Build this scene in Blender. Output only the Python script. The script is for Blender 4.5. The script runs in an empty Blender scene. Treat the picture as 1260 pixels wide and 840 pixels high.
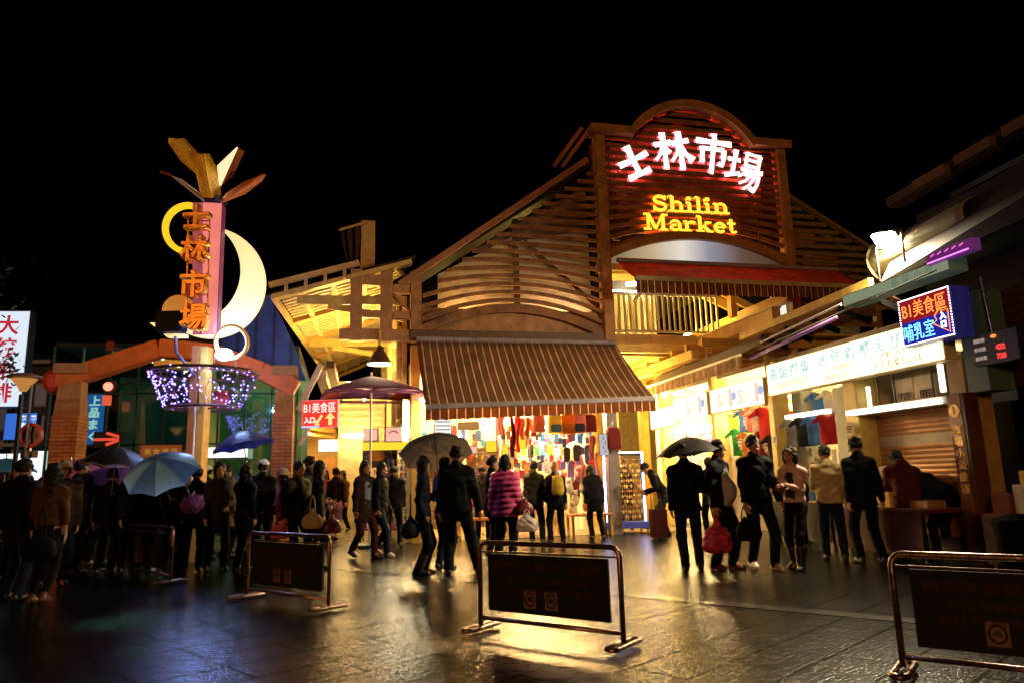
import bpy, bmesh, math, random
import numpy as np
import openvdb
from mathutils import Vector, Matrix, Euler

random.seed(7); rng = np.random.default_rng(7)
scene = bpy.context.scene
COL = scene.collection
PI = math.pi
R = math.radians

# ------------------------------------------------------------------ camera
F_PX, CAM_H, PITCH, ROLL = 880.0, 1.28, math.atan(169 / 880.0), R(1.5)
cam_d = bpy.data.cameras.new('camera'); cam = bpy.data.objects.new('camera', cam_d); COL.objects.link(cam)
cam_d.sensor_width = 36.0; cam_d.lens = 36.0 * F_PX / 1260.0; cam_d.clip_start = 0.05; cam_d.clip_end = 2000
cam.matrix_world = Matrix.Translation((0, 0, CAM_H)) @ Matrix.Rotation(PI / 2 + PITCH, 4, 'X') @ Matrix.Rotation(-ROLL, 4, 'Z')
scene.camera = cam
scene.view_settings.view_transform = 'Standard'; scene.view_settings.look = 'None'
scene.view_settings.exposure = 0; scene.view_settings.gamma = 1
scene.render.engine = 'CYCLES'
scene.cycles.use_denoising = True
scene.cycles.sample_clamp_indirect = 14.0
scene.cycles.sample_clamp_direct = 0
scene.cycles.max_bounces = 6; scene.cycles.diffuse_bounces = 3; scene.cycles.glossy_bounces = 3
scene.cycles.transmission_bounces = 4; scene.cycles.transparent_max_bounces = 8
scene.cycles.caustics_reflective = False; scene.cycles.caustics_refractive = False

# measuring helpers: the survey of the place from the photograph
def ray(u, v):
    x = (u - 630) / F_PX; y = -(v - 420) / F_PX
    c, s = math.cos(ROLL), math.sin(ROLL)
    x, y = x * c + y * s, -x * s + y * c
    return Vector((x, math.cos(PITCH) - y * math.sin(PITCH), math.sin(PITCH) + y * math.cos(PITCH)))
EYE = Vector((0, 0, CAM_H))
def at(u, v, Y): d = ray(u, v); return EYE + d * (Y / d.y)
def gp(u, v, z=0.0): d = ray(u, v); return EYE + d * ((z - CAM_H) / d.z)
TH = R(13)                                   # the market stands turned 13 degrees
ES = Vector((math.cos(TH), math.sin(TH), 0)); ED = Vector((-math.sin(TH), math.cos(TH), 0))
O = at(745, 560, 16.5); O.z = 0
def MP(s, d, z=0.0): return O + ES * s + ED * d + Vector((0, 0, z))
def onpl(u, v, n, p): r = ray(u, v); return EYE + r * ((p - EYE).dot(n) / r.dot(n))
def sz(u, v, d=0.0): q = onpl(u, v, ED, MP(0, d)) - O; return q.dot(ES), q.z
def dz(u, v, s): q = onpl(u, v, ES, MP(s, 0)) - O; return q.dot(ED), q.z
def to_m(p): q = Vector(p) - O; return q.dot(ES), q.dot(ED)

# ------------------------------------------------------------------ materials
_mc = {}
def _nodes(name):
    m = bpy.data.materials.new(name); m.use_nodes = True
    nt = m.node_tree; nt.nodes.clear()
    out = nt.nodes.new('ShaderNodeOutputMaterial')
    return m, nt, out
def N(nt, t, **kw):
    n = nt.nodes.new(t)
    for k, v in kw.items():
        if k in n.inputs.keys(): n.inputs[k].default_value = v
        else: setattr(n, k, v)
    return n
def c4(c): return (c[0], c[1], c[2], 1.0)
def M(name, col, rough=0.6, metal=0.0, var=0.25, scale=5.0, bump=0.0, bscale=60.0, es=0.0, ecol=None, trans=0.0, spec=.5):
    if name in _mc: return _mc[name]
    m, nt, out = _nodes(name); L = nt.links
    b = N(nt, 'ShaderNodeBsdfPrincipled', Roughness=rough, Metallic=metal); b.inputs['Specular IOR Level'].default_value = spec
    tc = N(nt, 'ShaderNodeTexCoord')
    nz = N(nt, 'ShaderNodeTexNoise', Scale=scale, Detail=6.0, Roughness=0.62)
    L.new(tc.outputs['Object'], nz.inputs['Vector'])
    cr = N(nt, 'ShaderNodeValToRGB')
    lo = tuple(max(0, x * (1 - var)) for x in col); hi = tuple(min(1, x * (1 + var)) for x in col)
    cr.color_ramp.elements[0].position = 0.3; cr.color_ramp.elements[1].position = 0.7
    cr.color_ramp.elements[0].color = c4(lo); cr.color_ramp.elements[1].color = c4(hi)
    L.new(nz.outputs['Fac'], cr.inputs['Fac']); L.new(cr.outputs['Color'], b.inputs['Base Color'])
    mr = N(nt, 'ShaderNodeMapRange'); mr.inputs['To Min'].default_value = max(0.02, rough * 0.8); mr.inputs['To Max'].default_value = min(1, rough * 1.2)
    L.new(nz.outputs['Fac'], mr.inputs['Value']); L.new(mr.outputs['Result'], b.inputs['Roughness'])
    if bump > 0:
        n2 = N(nt, 'ShaderNodeTexNoise', Scale=bscale, Detail=3.0); L.new(tc.outputs['Object'], n2.inputs['Vector'])
        bp = N(nt, 'ShaderNodeBump', Strength=bump, Distance=0.02); L.new(n2.outputs['Fac'], bp.inputs['Height']); L.new(bp.outputs['Normal'], b.inputs['Normal'])
    if es > 0:
        b.inputs['Emission Color'].default_value = c4(ecol or col); b.inputs['Emission Strength'].default_value = es
    if trans > 0:
        tr = N(nt, 'ShaderNodeBsdfTranslucent'); L.new(cr.outputs['Color'], tr.inputs['Color'])
        mx = N(nt, 'ShaderNodeMixShader', Fac=trans); L.new(b.outputs[0], mx.inputs[1]); L.new(tr.outputs[0], mx.inputs[2]); L.new(mx.outputs[0], out.inputs[0])
    else: L.new(b.outputs[0], out.inputs[0])
    _mc[name] = m; return m
def E(name, col, s=1.0):
    if name in _mc: return _mc[name]
    m, nt, out = _nodes(name)
    e = N(nt, 'ShaderNodeEmission', Strength=s); e.inputs['Color'].default_value = c4(col)
    nt.links.new(e.outputs[0], out.inputs[0]); _mc[name] = m; return m
def stripes(name, pitch, cols, rough=0.75, axis=0, off=0.0, trans=0.25):
    m, nt, out = _nodes(name); L = nt.links
    tc = N(nt, 'ShaderNodeTexCoord'); sx = N(nt, 'ShaderNodeSeparateXYZ'); L.new(tc.outputs['Object'], sx.inputs[0])
    a = N(nt, 'ShaderNodeMath', operation='MULTIPLY_ADD'); a.inputs[1].default_value = 1 / pitch; a.inputs[2].default_value = off
    L.new(sx.outputs[axis], a.inputs[0])
    f = N(nt, 'ShaderNodeMath', operation='FRACT'); L.new(a.outputs[0], f.inputs[0])
    cr = N(nt, 'ShaderNodeValToRGB'); cr.color_ramp.interpolation = 'CONSTANT'
    els = cr.color_ramp.elements
    for i, (p, c) in enumerate(cols):
        e = els[i] if i < 2 else els.new(p)
        e.position = p; e.color = c4(c)
    L.new(f.outputs[0], cr.inputs['Fac'])
    nz = N(nt, 'ShaderNodeTexNoise', Scale=3.0, Detail=6.0); L.new(tc.outputs['Object'], nz.inputs['Vector'])
    mr = N(nt, 'ShaderNodeMapRange'); mr.inputs['From Min'].default_value = .25; mr.inputs['From Max'].default_value = .75; mr.inputs['To Min'].default_value = 0.55; mr.inputs['To Max'].default_value = 1.1; L.new(nz.outputs['Fac'], mr.inputs['Value'])
    mx = N(nt, 'ShaderNodeMix', data_type='RGBA', blend_type='MULTIPLY'); mx.inputs[0].default_value = 1.0
    L.new(cr.outputs['Color'], mx.inputs[6]); L.new(mr.outputs['Result'], mx.inputs[7])
    b = N(nt, 'ShaderNodeBsdfPrincipled', Roughness=rough); L.new(mx.outputs[2], b.inputs['Base Color'])
    tr = N(nt, 'ShaderNodeBsdfTranslucent'); L.new(mx.outputs[2], tr.inputs['Color'])
    ms = N(nt, 'ShaderNodeMixShader', Fac=trans); L.new(b.outputs[0], ms.inputs[1]); L.new(tr.outputs[0], ms.inputs[2]); L.new(ms.outputs[0], out.inputs[0])
    return m
def lines_mat(name, col, pitch, axis=2, depth=0.4, rough=0.5, metal=0.0, var=0.25):
    # paint over ribs (shutters, cladding): the ribs are bump and darker joints
    m, nt, out = _nodes(name); L = nt.links
    tc = N(nt, 'ShaderNodeTexCoord'); sx = N(nt, 'ShaderNodeSeparateXYZ'); L.new(tc.outputs['Object'], sx.inputs[0])
    a = N(nt, 'ShaderNodeMath', operation='MULTIPLY'); a.inputs[1].default_value = 1 / pitch; L.new(sx.outputs[axis], a.inputs[0])
    f = N(nt, 'ShaderNodeMath', operation='PINGPONG'); f.inputs[1].default_value = 0.5; L.new(a.outputs[0], f.inputs[0])
    cr = N(nt, 'ShaderNodeValToRGB'); cr.color_ramp.elements[0].position = 0.0; cr.color_ramp.elements[1].position = 0.16
    cr.color_ramp.elements[0].color = (.25, .25, .25, 1); cr.color_ramp.elements[1].color = (1, 1, 1, 1); L.new(f.outputs[0], cr.inputs['Fac'])
    nz = N(nt, 'ShaderNodeTexNoise', Scale=2.5, Detail=8.0, Roughness=.65); L.new(tc.outputs['Object'], nz.inputs['Vector'])
    c2 = N(nt, 'ShaderNodeValToRGB'); c2.color_ramp.elements[0].position = .3; c2.color_ramp.elements[1].position = .7
    c2.color_ramp.elements[0].color = c4([x * (1 - var) for x in col]); c2.color_ramp.elements[1].color = c4([min(1, x * (1 + var)) for x in col]); L.new(nz.outputs['Fac'], c2.inputs['Fac'])
    mx = N(nt, 'ShaderNodeMix', data_type='RGBA', blend_type='MULTIPLY'); mx.inputs[0].default_value = 1.0
    L.new(c2.outputs['Color'], mx.inputs[6]); L.new(cr.outputs['Color'], mx.inputs[7])
    b = N(nt, 'ShaderNodeBsdfPrincipled', Roughness=rough, Metallic=metal); L.new(mx.outputs[2], b.inputs['Base Color'])
    bp = N(nt, 'ShaderNodeBump', Strength=depth, Distance=0.03); L.new(f.outputs[0], bp.inputs['Height']); L.new(bp.outputs['Normal'], b.inputs['Normal'])
    L.new(b.outputs[0], out.inputs[0]); return m
def brick_mat(name, c1, c2, mortar, scale=1.0, w=.24, h=.075):
    m, nt, out = _nodes(name); L = nt.links
    tc = N(nt, 'ShaderNodeTexCoord'); sx = N(nt, 'ShaderNodeSeparateXYZ'); L.new(tc.outputs['Object'], sx.inputs[0])
    ad = N(nt, 'ShaderNodeMath', operation='ADD'); L.new(sx.outputs[0], ad.inputs[0]); L.new(sx.outputs[1], ad.inputs[1])
    cb = N(nt, 'ShaderNodeCombineXYZ'); L.new(ad.outputs[0], cb.inputs[0]); L.new(sx.outputs[2], cb.inputs[1])
    bt = N(nt, 'ShaderNodeTexBrick', Scale=scale); bt.inputs['Color1'].default_value = c4(c1); bt.inputs['Color2'].default_value = c4(c2); bt.inputs['Mortar'].default_value = c4(mortar)
    bt.inputs['Brick Width'].default_value = w; bt.inputs['Row Height'].default_value = h; bt.inputs['Mortar Size'].default_value = .008
    L.new(cb.outputs[0], bt.inputs['Vector'])
    b = N(nt, 'ShaderNodeBsdfPrincipled', Roughness=.75); L.new(bt.outputs['Color'], b.inputs['Base Color'])
    bp = N(nt, 'ShaderNodeBump', Strength=.5, Distance=.01, invert=True); L.new(bt.outputs['Fac'], bp.inputs['Height']); L.new(bp.outputs['Normal'], b.inputs['Normal'])
    L.new(b.outputs[0], out.inputs[0]); return m

# ------------------------------------------------------------------ mesh builder
class MB:
    def __init__(s): s.v = []; s.f = []
    def add(s, vs, fs):
        n = len(s.v); s.v += [tuple(p) for p in vs]; s.f += [tuple(i + n for i in f) for f in fs]; return s
    def box(s, x0, x1, y0, y1, z0, z1):
        return s.add([(x, y, z) for z in (z0, z1) for y in (y0, y1) for x in (x0, x1)],
                     [(0, 2, 3, 1), (4, 5, 7, 6), (0, 1, 5, 4), (2, 6, 7, 3), (0, 4, 6, 2), (1, 3, 7, 5)])
    def bar(s, p, q, w, h, up=(0, 0, 1)):
        p, q = Vector(p), Vector(q); d = (q - p).normalized(); up = Vector(up)
        if abs(d.dot(up)) > .98: up = Vector((0, 1, 0))
        a = d.cross(up).normalized(); b = a.cross(d).normalized()
        vs = [c + a * x * w / 2 + b * y * h / 2 for c in (p, q) for x, y in ((-1, -1), (1, -1), (1, 1), (-1, 1))]
        return s.add(vs, [(3, 2, 1, 0), (4, 5, 6, 7)] + [(i, (i + 1) % 4, 4 + (i + 1) % 4, 4 + i) for i in range(4)])
    def tube(s, pts, r, n=8, closed=False):
        pts = [Vector(p) for p in pts]; m = len(pts); rs = r if isinstance(r, (list, tuple)) else [r] * m
        base = len(s.v); prev = None
        for i, p in enumerate(pts):
            if closed: d = pts[(i + 1) % m] - pts[i - 1]
            else: d = pts[min(i + 1, m - 1)] - pts[max(i - 1, 0)]
            d.normalize()
            if prev is None:
                a = d.cross(Vector((0, 0, 1)))
                if a.length < .1: a = d.cross(Vector((0, 1, 0)))
            else: a = prev - d * prev.dot(d)
            a.normalize(); prev = a; b = d.cross(a)
            for k in range(n):
                t = 2 * PI * k / n; s.v.append(tuple(p + (a * math.cos(t) + b * math.sin(t)) * rs[i]))
        for i in range(m if closed else m - 1):
            j = (i + 1) % m
            for k in range(n):
                k2 = (k + 1) % n; s.f.append((base + i * n + k, base + i * n + k2, base + j * n + k2, base + j * n + k))
        if not closed:
            s.f.append(tuple(base + k for k in reversed(range(n)))); s.f.append(tuple(base + (m - 1) * n + k for k in range(n)))
        return s
    def prism(s, poly, y0, y1):            # polygon in x,z thickened along y
        n = len(poly)
        return s.add([(x, y0, z) for x, z in poly] + [(x, y1, z) for x, z in poly],
                     [tuple(range(n)), tuple(range(2 * n - 1, n - 1, -1))] + [(i + n, (i + 1) % n + n, (i + 1) % n, i) for i in range(n)])
    def strip(s, pts, w, y0, y1, closed=False):     # ribbon in x,z of width w (or list) thickened along y
        m = len(pts); ws = w if isinstance(w, (list, tuple)) else [w] * m
        P = [Vector((p[0], p[1])) for p in pts]; base = len(s.v)
        for i in range(m):
            if closed: d = P[(i + 1) % m] - P[i - 1]
            else: d = P[min(i + 1, m - 1)] - P[max(i - 1, 0)]
            d.normalize(); nrm = Vector((-d.y, d.x)); a = P[i] + nrm * ws[i] / 2; b = P[i] - nrm * ws[i] / 2
            s.v += [(a.x, y0, a.y), (b.x, y0, b.y), (b.x, y1, b.y), (a.x, y1, a.y)]
        for i in range(m if closed else m - 1):
            j = (i + 1) % m
            for k in range(4): s.f.append((base + 4 * i + k, base + 4 * i + (k + 1) % 4, base + 4 * j + (k + 1) % 4, base + 4 * j + k))
        if not closed:
            s.f.append((base + 3, base + 2, base + 1, base)); e = base + 4 * (m - 1); s.f.append((e, e + 1, e + 2, e + 3))
        return s
    def lathe(s, prof, c=(0, 0, 0), n=16, ax='z'):
        base = len(s.v); m = len(prof)
        for r, z in prof:
            for k in range(n):
                t = 2 * PI * k / n; x, y = r * math.cos(t), r * math.sin(t)
                p = (x, y, z) if ax == 'z' else ((x, z, y) if ax == 'y' else (z, x, y))
                s.v.append((p[0] + c[0], p[1] + c[1], p[2] + c[2]))
        for i in range(m - 1):
            for k in range(n):
                k2 = (k + 1) % n; s.f.append((base + i * n + k, base + i * n + k2, base + (i + 1) * n + k2, base + (i + 1) * n + k))
        s.f.append(tuple(base + k for k in reversed(range(n)))); s.f.append(tuple(base + (m - 1) * n + k for k in range(n)))
        return s
    def ball(s, c, r, n=8, sc=(1, 1, 1)):
        m = max(4, n // 2 + 1)
        prof = [(max(1e-4, r * math.sin(PI * i / m)), -r * math.cos(PI * i / m)) for i in range(m + 1)]
        b = len(s.v); s.lathe(prof, (0, 0, 0), n)
        for i in range(b, len(s.v)): x, y, z = s.v[i]; s.v[i] = (c[0] + x * sc[0], c[1] + y * sc[1], c[2] + z * sc[2])
        return s
    def sheet(s, fn, nu, nv):
        base = len(s.v)
        for i in range(nu + 1):
            for j in range(nv + 1): s.v.append(tuple(fn(i / nu, j / nv)))
        for i in range(nu):
            for j in range(nv):
                a = base + i * (nv + 1) + j; s.f.append((a, a + nv + 1, a + nv + 2, a + 1))
        return s
    def xform(s, mat, start=0):
        for i in range(start, len(s.v)): s.v[i] = tuple(mat @ Vector(s.v[i]))
        return s
    def mesh(s, name, mat, smooth=False, recalc=True, thick=0):
        me = bpy.data.meshes.new(name); me.from_pydata(s.v, [], s.f)
        if recalc or thick:
            bm = bmesh.new(); bm.from_mesh(me)
            bmesh.ops.recalc_face_normals(bm, faces=bm.faces)
            if thick: bmesh.ops.solidify(bm, geom=bm.faces[:] + bm.edges[:] + bm.verts[:], thickness=thick)
            bm.to_mesh(me); bm.free()
        if mat: me.materials.append(mat)
        if smooth: me.shade_smooth()
        return me
    def build(s, name, mat, parent=None, smooth=False, bevel=0.0, recalc=True, thick=0):
        me = s.mesh(name, mat, smooth, recalc, thick)
        if bevel:
            bm = bmesh.new(); bm.from_mesh(me)
            bmesh.ops.bevel(bm, geom=[e for e in bm.edges if len(e.link_faces) == 2 and e.calc_face_angle(0) > .5], offset=bevel, segments=2, affect='EDGES', clamp_overlap=True)
            bm.to_mesh(me); bm.free()
        return link(name, me, parent)
def _islands(mb):
    par = list(range(len(mb.v)))
    def f(i):
        while par[i] != i: par[i] = par[par[i]]; i = par[i]
        return i
    for fc in mb.f:
        for k in fc[1:]: par[f(k)] = f(fc[0])
    gr = {}
    for fc in mb.f: gr.setdefault(f(fc[0]), []).append(fc)
    out = []
    for fs in gr.values():
        ids = sorted({i for fc in fs for i in fc}); mp = {i: n for n, i in enumerate(ids)}
        m = MB(); m.v = [mb.v[i] for i in ids]; m.f = [tuple(mp[i] for i in fc) for fc in fs]; out.append(m)
    return out
def each(name, mb, mat, parent, **k):          # every separate piece becomes a part of its own
    return [m.build(name, mat, parent, **k) for m in _islands(mb)]
def link(name, me, parent=None, loc=(0, 0, 0), rotz=0):
    o = bpy.data.objects.new(name, me); COL.objects.link(o)
    if parent is not None: o.parent = parent
    o.location = loc; o.rotation_euler = (0, 0, rotz)
    return o
def tag(o, label=None, cat=None, group=None, kind=None):
    if label: o['label'] = label
    if cat: o['category'] = cat
    if group: o['group'] = group
    if kind: o['kind'] = kind
    return o
def thing(name, label, cat, loc=(0, 0, 0), rotz=0.0, group=None):
    o = bpy.data.objects.new(name, None); COL.objects.link(o); o.empty_display_size = .1
    o.location = loc; o.rotation_euler = (0, 0, rotz)
    return tag(o, label, cat, group)
KIDS = {}
def copy_tree(o, parent=None, loc=None, rotz=None, label=None):
    c = o.copy(); COL.objects.link(c)
    if parent is not None: c.parent = parent
    if loc is not None: c.location = loc
    if rotz is not None: c.rotation_euler = (0, 0, rotz)
    if label: c['label'] = label
    for ch in list(o.children): copy_tree(ch, c)
    return c
def text_me(name, s, size, mat, depth=0.01, bold=0.0, bevel=0.0, vertical=False, spacing=1.0):
    """text standing in the x,z plane, facing -y, centred on the origin"""
    c = bpy.data.curves.new(name, 'FONT'); c.body = '\n'.join(s) if vertical else s
    c.size = size; c.extrude = depth / 2; c.offset = bold; c.bevel_depth = bevel; c.resolution_u = 3
    c.align_x = 'CENTER'; c.space_character = spacing
    if vertical: c.space_line = spacing
    o = bpy.data.objects.new(name, c); COL.objects.link(o)
    dg = bpy.context.evaluated_depsgraph_get(); dg.update()
    me = bpy.data.meshes.new_from_object(o.evaluated_get(dg))
    bpy.data.objects.remove(o); bpy.data.curves.remove(c)
    if len(me.vertices):
        co = np.empty(len(me.vertices) * 3, 'f'); me.vertices.foreach_get('co', co); co = co.reshape(-1, 3)
        ctr = (co.max(0) + co.min(0)) / 2; co -= ctr
        co = np.stack([co[:, 0], -co[:, 2], co[:, 1]], 1)
        me.vertices.foreach_set('co', co.ravel()); me.update()
    me.materials.clear(); me.materials.append(mat); me.name = name
    return me
def text(name, s, size, mat, parent, loc=(0, 0, 0), rot=(0, 0, 0), fit=None, **kw):
    me = text_me(name, s, size, mat, **kw)
    o = link(name, me, parent, loc); o.rotation_euler = rot
    if fit:
        d = o.dimensions
        xs = [v.co.x for v in me.vertices]; zs = [v.co.z for v in me.vertices]
        w, h = max(xs) - min(xs), max(zs) - min(zs)
        for v in me.vertices: v.co.x *= fit[0] / w; v.co.z *= fit[1] / h
    return o
# ------------------------------------------------------------------ palette
BROWN = M('brown_painted_timber', (.38, .17, .05), .55, scale=3.5, var=.42, bump=.25, bscale=30)
SLATM = M('weathered_slats', (.25, .10, .026), .6, scale=3.0, var=.55, bump=.3, bscale=30)
DKBROWN = M('dark_brown_timber', (.12, .055, .022), .55, scale=7, bump=.15, bscale=25)
OCHRE = M('ochre_painted_steel', (.55, .33, .075), .45, scale=4, var=.2)
PALEYEL = M('pale_yellow_steel', (.62, .47, .2), .45, scale=4, var=.2)
CREAM = M('cream_wall_paint', (.66, .58, .42), .7, scale=2.5, var=.15)
WHITEP = M('white_paint', (.78, .75, .68), .6, scale=3, var=.1)
BLACKM = M('black_metal', (.012, .012, .013), .4, var=.3)
DARK = M('dark_cladding', (.010, .010, .013), .7, var=.4)
STEEL = M('stainless_steel', (.42, .38, .35), .22, metal=1.0, var=.15, scale=12)
GREYP = M('grey_green_paint', (.20, .22, .19), .5, var=.15)
TEAL = M('teal_paint', (.07, .14, .13), .45, var=.2)
STONE = M('stone_capital', (.42, .33, .22), .8, scale=14, bump=.3)
BRICK = brick_mat('orange_brick', (.8, .25, .06), (.62, .18, .05), (.2, .1, .05))
TUBE = E('fluorescent_tube', (1.0, .72, .32), 260)
TUBEW = E('white_fluorescent_tube', (1.0, .93, .78), 20)
BULB = E('warm_bulb', (1.0, .78, .42), 160)

# ------------------------------------------------------------------ night sky, one low orange street glow
w = bpy.data.worlds.new('World'); scene.world = w; w.use_nodes = True
nt = w.node_tree; bg = nt.nodes['Background']
sky = nt.nodes.new('ShaderNodeTexSky'); sky.sky_type = 'NISHITA'; sky.sun_disc = False
SUN_EL, SUN_AZ = R(8), R(200)
sky.sun_elevation = R(-4); sky.sun_rotation = SUN_AZ
nt.links.new(sky.outputs[0], bg.inputs[0]); bg.inputs[1].default_value = 0.002
sd_ = bpy.data.lights.new('street_glow', 'SUN'); so = bpy.data.objects.new('street_glow', sd_); COL.objects.link(so)
sd_.energy = 0.55; sd_.color = (1.0, .46, .14); sd_.angle = R(8)
sv = Vector((math.sin(R(24)) * math.cos(SUN_EL), math.cos(R(24)) * math.cos(SUN_EL), -math.sin(SUN_EL)))
so.rotation_euler = sv.to_track_quat('-Z', 'Y').to_euler()

# ------------------------------------------------------------------ wet ground
def ground_mat():
    m, nt, out = _nodes('wet_paving'); L = nt.links
    tc = N(nt, 'ShaderNodeTexCoord')
    mp = N(nt, 'ShaderNodeMapping'); mp.inputs['Rotation'].default_value = (0, 0, -TH - R(32)); L.new(tc.outputs['Object'], mp.inputs['Vector'])
    bt = N(nt, 'ShaderNodeTexBrick', Scale=1.0); bt.inputs['Brick Width'].default_value = 1.2; bt.inputs['Row Height'].default_value = .45; bt.inputs['Mortar Size'].default_value = .012; bt.inputs['Mortar Smooth'].default_value = .3
    bt.inputs['Color1'].default_value = (.0055, .0052, .005, 1); bt.inputs['Color2'].default_value = (.0028, .0027, .003, 1); bt.inputs['Mortar'].default_value = (.001, .001, .001, 1)
    L.new(mp.outputs[0], bt.inputs['Vector'])
    n1 = N(nt, 'ShaderNodeTexNoise', Scale=.9, Detail=7.0, Roughness=.6); L.new(mp.outputs[0], n1.inputs['Vector'])
    mp2 = N(nt, 'ShaderNodeMapping'); mp2.inputs['Scale'].default_value = (.7, 5.0, 1); L.new(mp.outputs[0], mp2.inputs['Vector'])
    n3 = N(nt, 'ShaderNodeTexNoise', Scale=1.6, Detail=8.0, Roughness=.7); L.new(mp2.outputs[0], n3.inputs['Vector'])
    # wetness: slabs differ, streaks and puddles run across them
    bw = N(nt, 'ShaderNodeRGBToBW'); L.new(bt.outputs['Color'], bw.inputs[0])
    sl = N(nt, 'ShaderNodeMapRange'); sl.inputs['From Min'].default_value = .0028; sl.inputs['From Max'].default_value = .0052; L.new(bw.outputs[0], sl.inputs['Value'])
    m1 = N(nt, 'ShaderNodeMath', operation='MULTIPLY_ADD'); m1.inputs[1].default_value = .30; L.new(sl.outputs[0], m1.inputs[0])
    m2 = N(nt, 'ShaderNodeMath', operation='MULTIPLY_ADD'); m2.inputs[1].default_value = .8; L.new(n3.outputs['Fac'], m2.inputs[0]); L.new(n1.outputs['Fac'], m2.inputs[2])
    m3 = N(nt, 'ShaderNodeMath', operation='ADD'); L.new(m1.outputs[0], m3.inputs[0]); L.new(m2.outputs[0], m3.inputs[1])
    mr = N(nt, 'ShaderNodeMapRange'); mr.inputs['From Min'].default_value = .72; mr.inputs['From Max'].default_value = 1.32; mr.inputs['To Min'].default_value = .09; mr.inputs['To Max'].default_value = .20
    L.new(m3.outputs[0], mr.inputs['Value'])
    b = N(nt, 'ShaderNodeBsdfPrincipled'); b.inputs['IOR'].default_value = 2.1
    L.new(bt.outputs['Color'], b.inputs['Base Color']); L.new(mr.outputs['Result'], b.inputs['Roughness'])
    sp = N(nt, 'ShaderNodeMapRange'); sp.inputs['From Min'].default_value = .98; sp.inputs['From Max'].default_value = 1.16; sp.inputs['To Min'].default_value = 1.0; sp.inputs['To Max'].default_value = .10
    L.new(m3.outputs[0], sp.inputs['Value'])
    ng = N(nt, 'ShaderNodeTexNoise', Scale=30.0, Detail=3.0, Roughness=.75); L.new(tc.outputs['Object'], ng.inputs['Vector'])
    gr = N(nt, 'ShaderNodeMapRange'); gr.inputs['From Min'].default_value = .40; gr.inputs['From Max'].default_value = .60; gr.inputs['To Min'].default_value = .35; gr.inputs['To Max'].default_value = 1.0; L.new(ng.outputs['Fac'], gr.inputs['Value'])
    gm_ = N(nt, 'ShaderNodeMath', operation='MULTIPLY'); L.new(sp.outputs['Result'], gm_.inputs[0]); L.new(gr.outputs['Result'], gm_.inputs[1])
    jm = N(nt, 'ShaderNodeMath', operation='MULTIPLY_ADD'); jm.inputs[1].default_value = -.85; jm.inputs[2].default_value = 1.0; L.new(bt.outputs['Fac'], jm.inputs[0])
    gj = N(nt, 'ShaderNodeMath', operation='MULTIPLY'); L.new(gm_.outputs[0], gj.inputs[0]); L.new(jm.outputs[0], gj.inputs[1]); L.new(gj.outputs[0], b.inputs['Specular IOR Level'])
    n2 = N(nt, 'ShaderNodeTexNoise', Scale=48.0, Detail=2.0, Roughness=.6); L.new(tc.outputs['Object'], n2.inputs['Vector'])
    n4 = N(nt, 'ShaderNodeTexNoise', Scale=9.0, Detail=2.0, Roughness=.5); L.new(mp2.outputs[0], n4.inputs['Vector'])
    b1 = N(nt, 'ShaderNodeBump', Strength=.8, Distance=.0045); L.new(n2.outputs['Fac'], b1.inputs['Height'])
    b4 = N(nt, 'ShaderNodeBump', Strength=.7, Distance=.010); L.new(n4.outputs['Fac'], b4.inputs['Height']); L.new(b1.outputs['Normal'], b4.inputs['Normal'])
    b2 = N(nt, 'ShaderNodeBump', Strength=.3, Distance=.01); L.new(n3.outputs['Fac'], b2.inputs['Height']); L.new(b4.outputs['Normal'], b2.inputs['Normal'])
    b3 = N(nt, 'ShaderNodeBump', Strength=.6, Distance=.012, invert=True); L.new(bt.outputs['Fac'], b3.inputs['Height']); L.new(b2.outputs['Normal'], b3.inputs['Normal'])
    L.new(b3.outputs['Normal'], b.inputs['Normal'])
    L.new(b.outputs[0], out.inputs[0]); return m
GM = ground_mat()
g = MB().box(-400, 400, -60, 600, -.3, 0).build('ground', GM); tag(g, kind='structure')
band = M('paving_band_stone', (.05, .047, .045), .22, scale=9, var=.35, bump=.25, bscale=30)
pa, pb = gp(424, 700), gp(1110, 762); dd = (pb - pa).normalized()
g2 = MB(); nn = Vector((-dd.y, dd.x, 0)) * .11
a0, b0 = pa - dd * 0.3, pb + dd * 4
g2.add([a0 - nn + Vector((0, 0, .004)), b0 - nn + Vector((0, 0, .004)), b0 + nn + Vector((0, 0, .004)), a0 + nn + Vector((0, 0, .004))], [(0, 1, 2, 3)])
tag(g2.build('paving_band', band), kind='structure')
FLOOR = M('indoor_floor', (.17, .12, .07), .28, scale=5, var=.3)
g3 = MB().box(-9.5, 2.4, .3, 30, -.05, .006).build('market_floor', FLOOR); g3.location = O; g3.rotation_euler.z = TH; tag(g3, kind='structure')

# ------------------------------------------------------------------ market building
mk = thing('market_building', 'market hall with slatted brown gable fronts and an arched sign bay', 'market hall', O, TH)
ONE_BY_ONE = {'column', 'eave_rafter', 'sign_bay_stud', 'eave_truss', 'eave_purlin', 'alley_pillar', 'upper_roof_edge', 'upper_rafter', 'roof', 'window', 'brace', 'hanger_rod', 'pillar', 'wing_wall_rib', 'inner_board', 'sign_bay_cap', 'joist', 'slat_screen_'}
def P(name, mb, mat, **k):
    if name in ONE_BY_ONE: return each(name, mb, mat, mk, **k)
    return mb.build(name, mat, mk, **k)
SL, SR = -4.3, .2            # left bay
def gab(s): return 5.75 + (s - SL) * (9.05 - 5.75) / (SR - SL)
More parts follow.
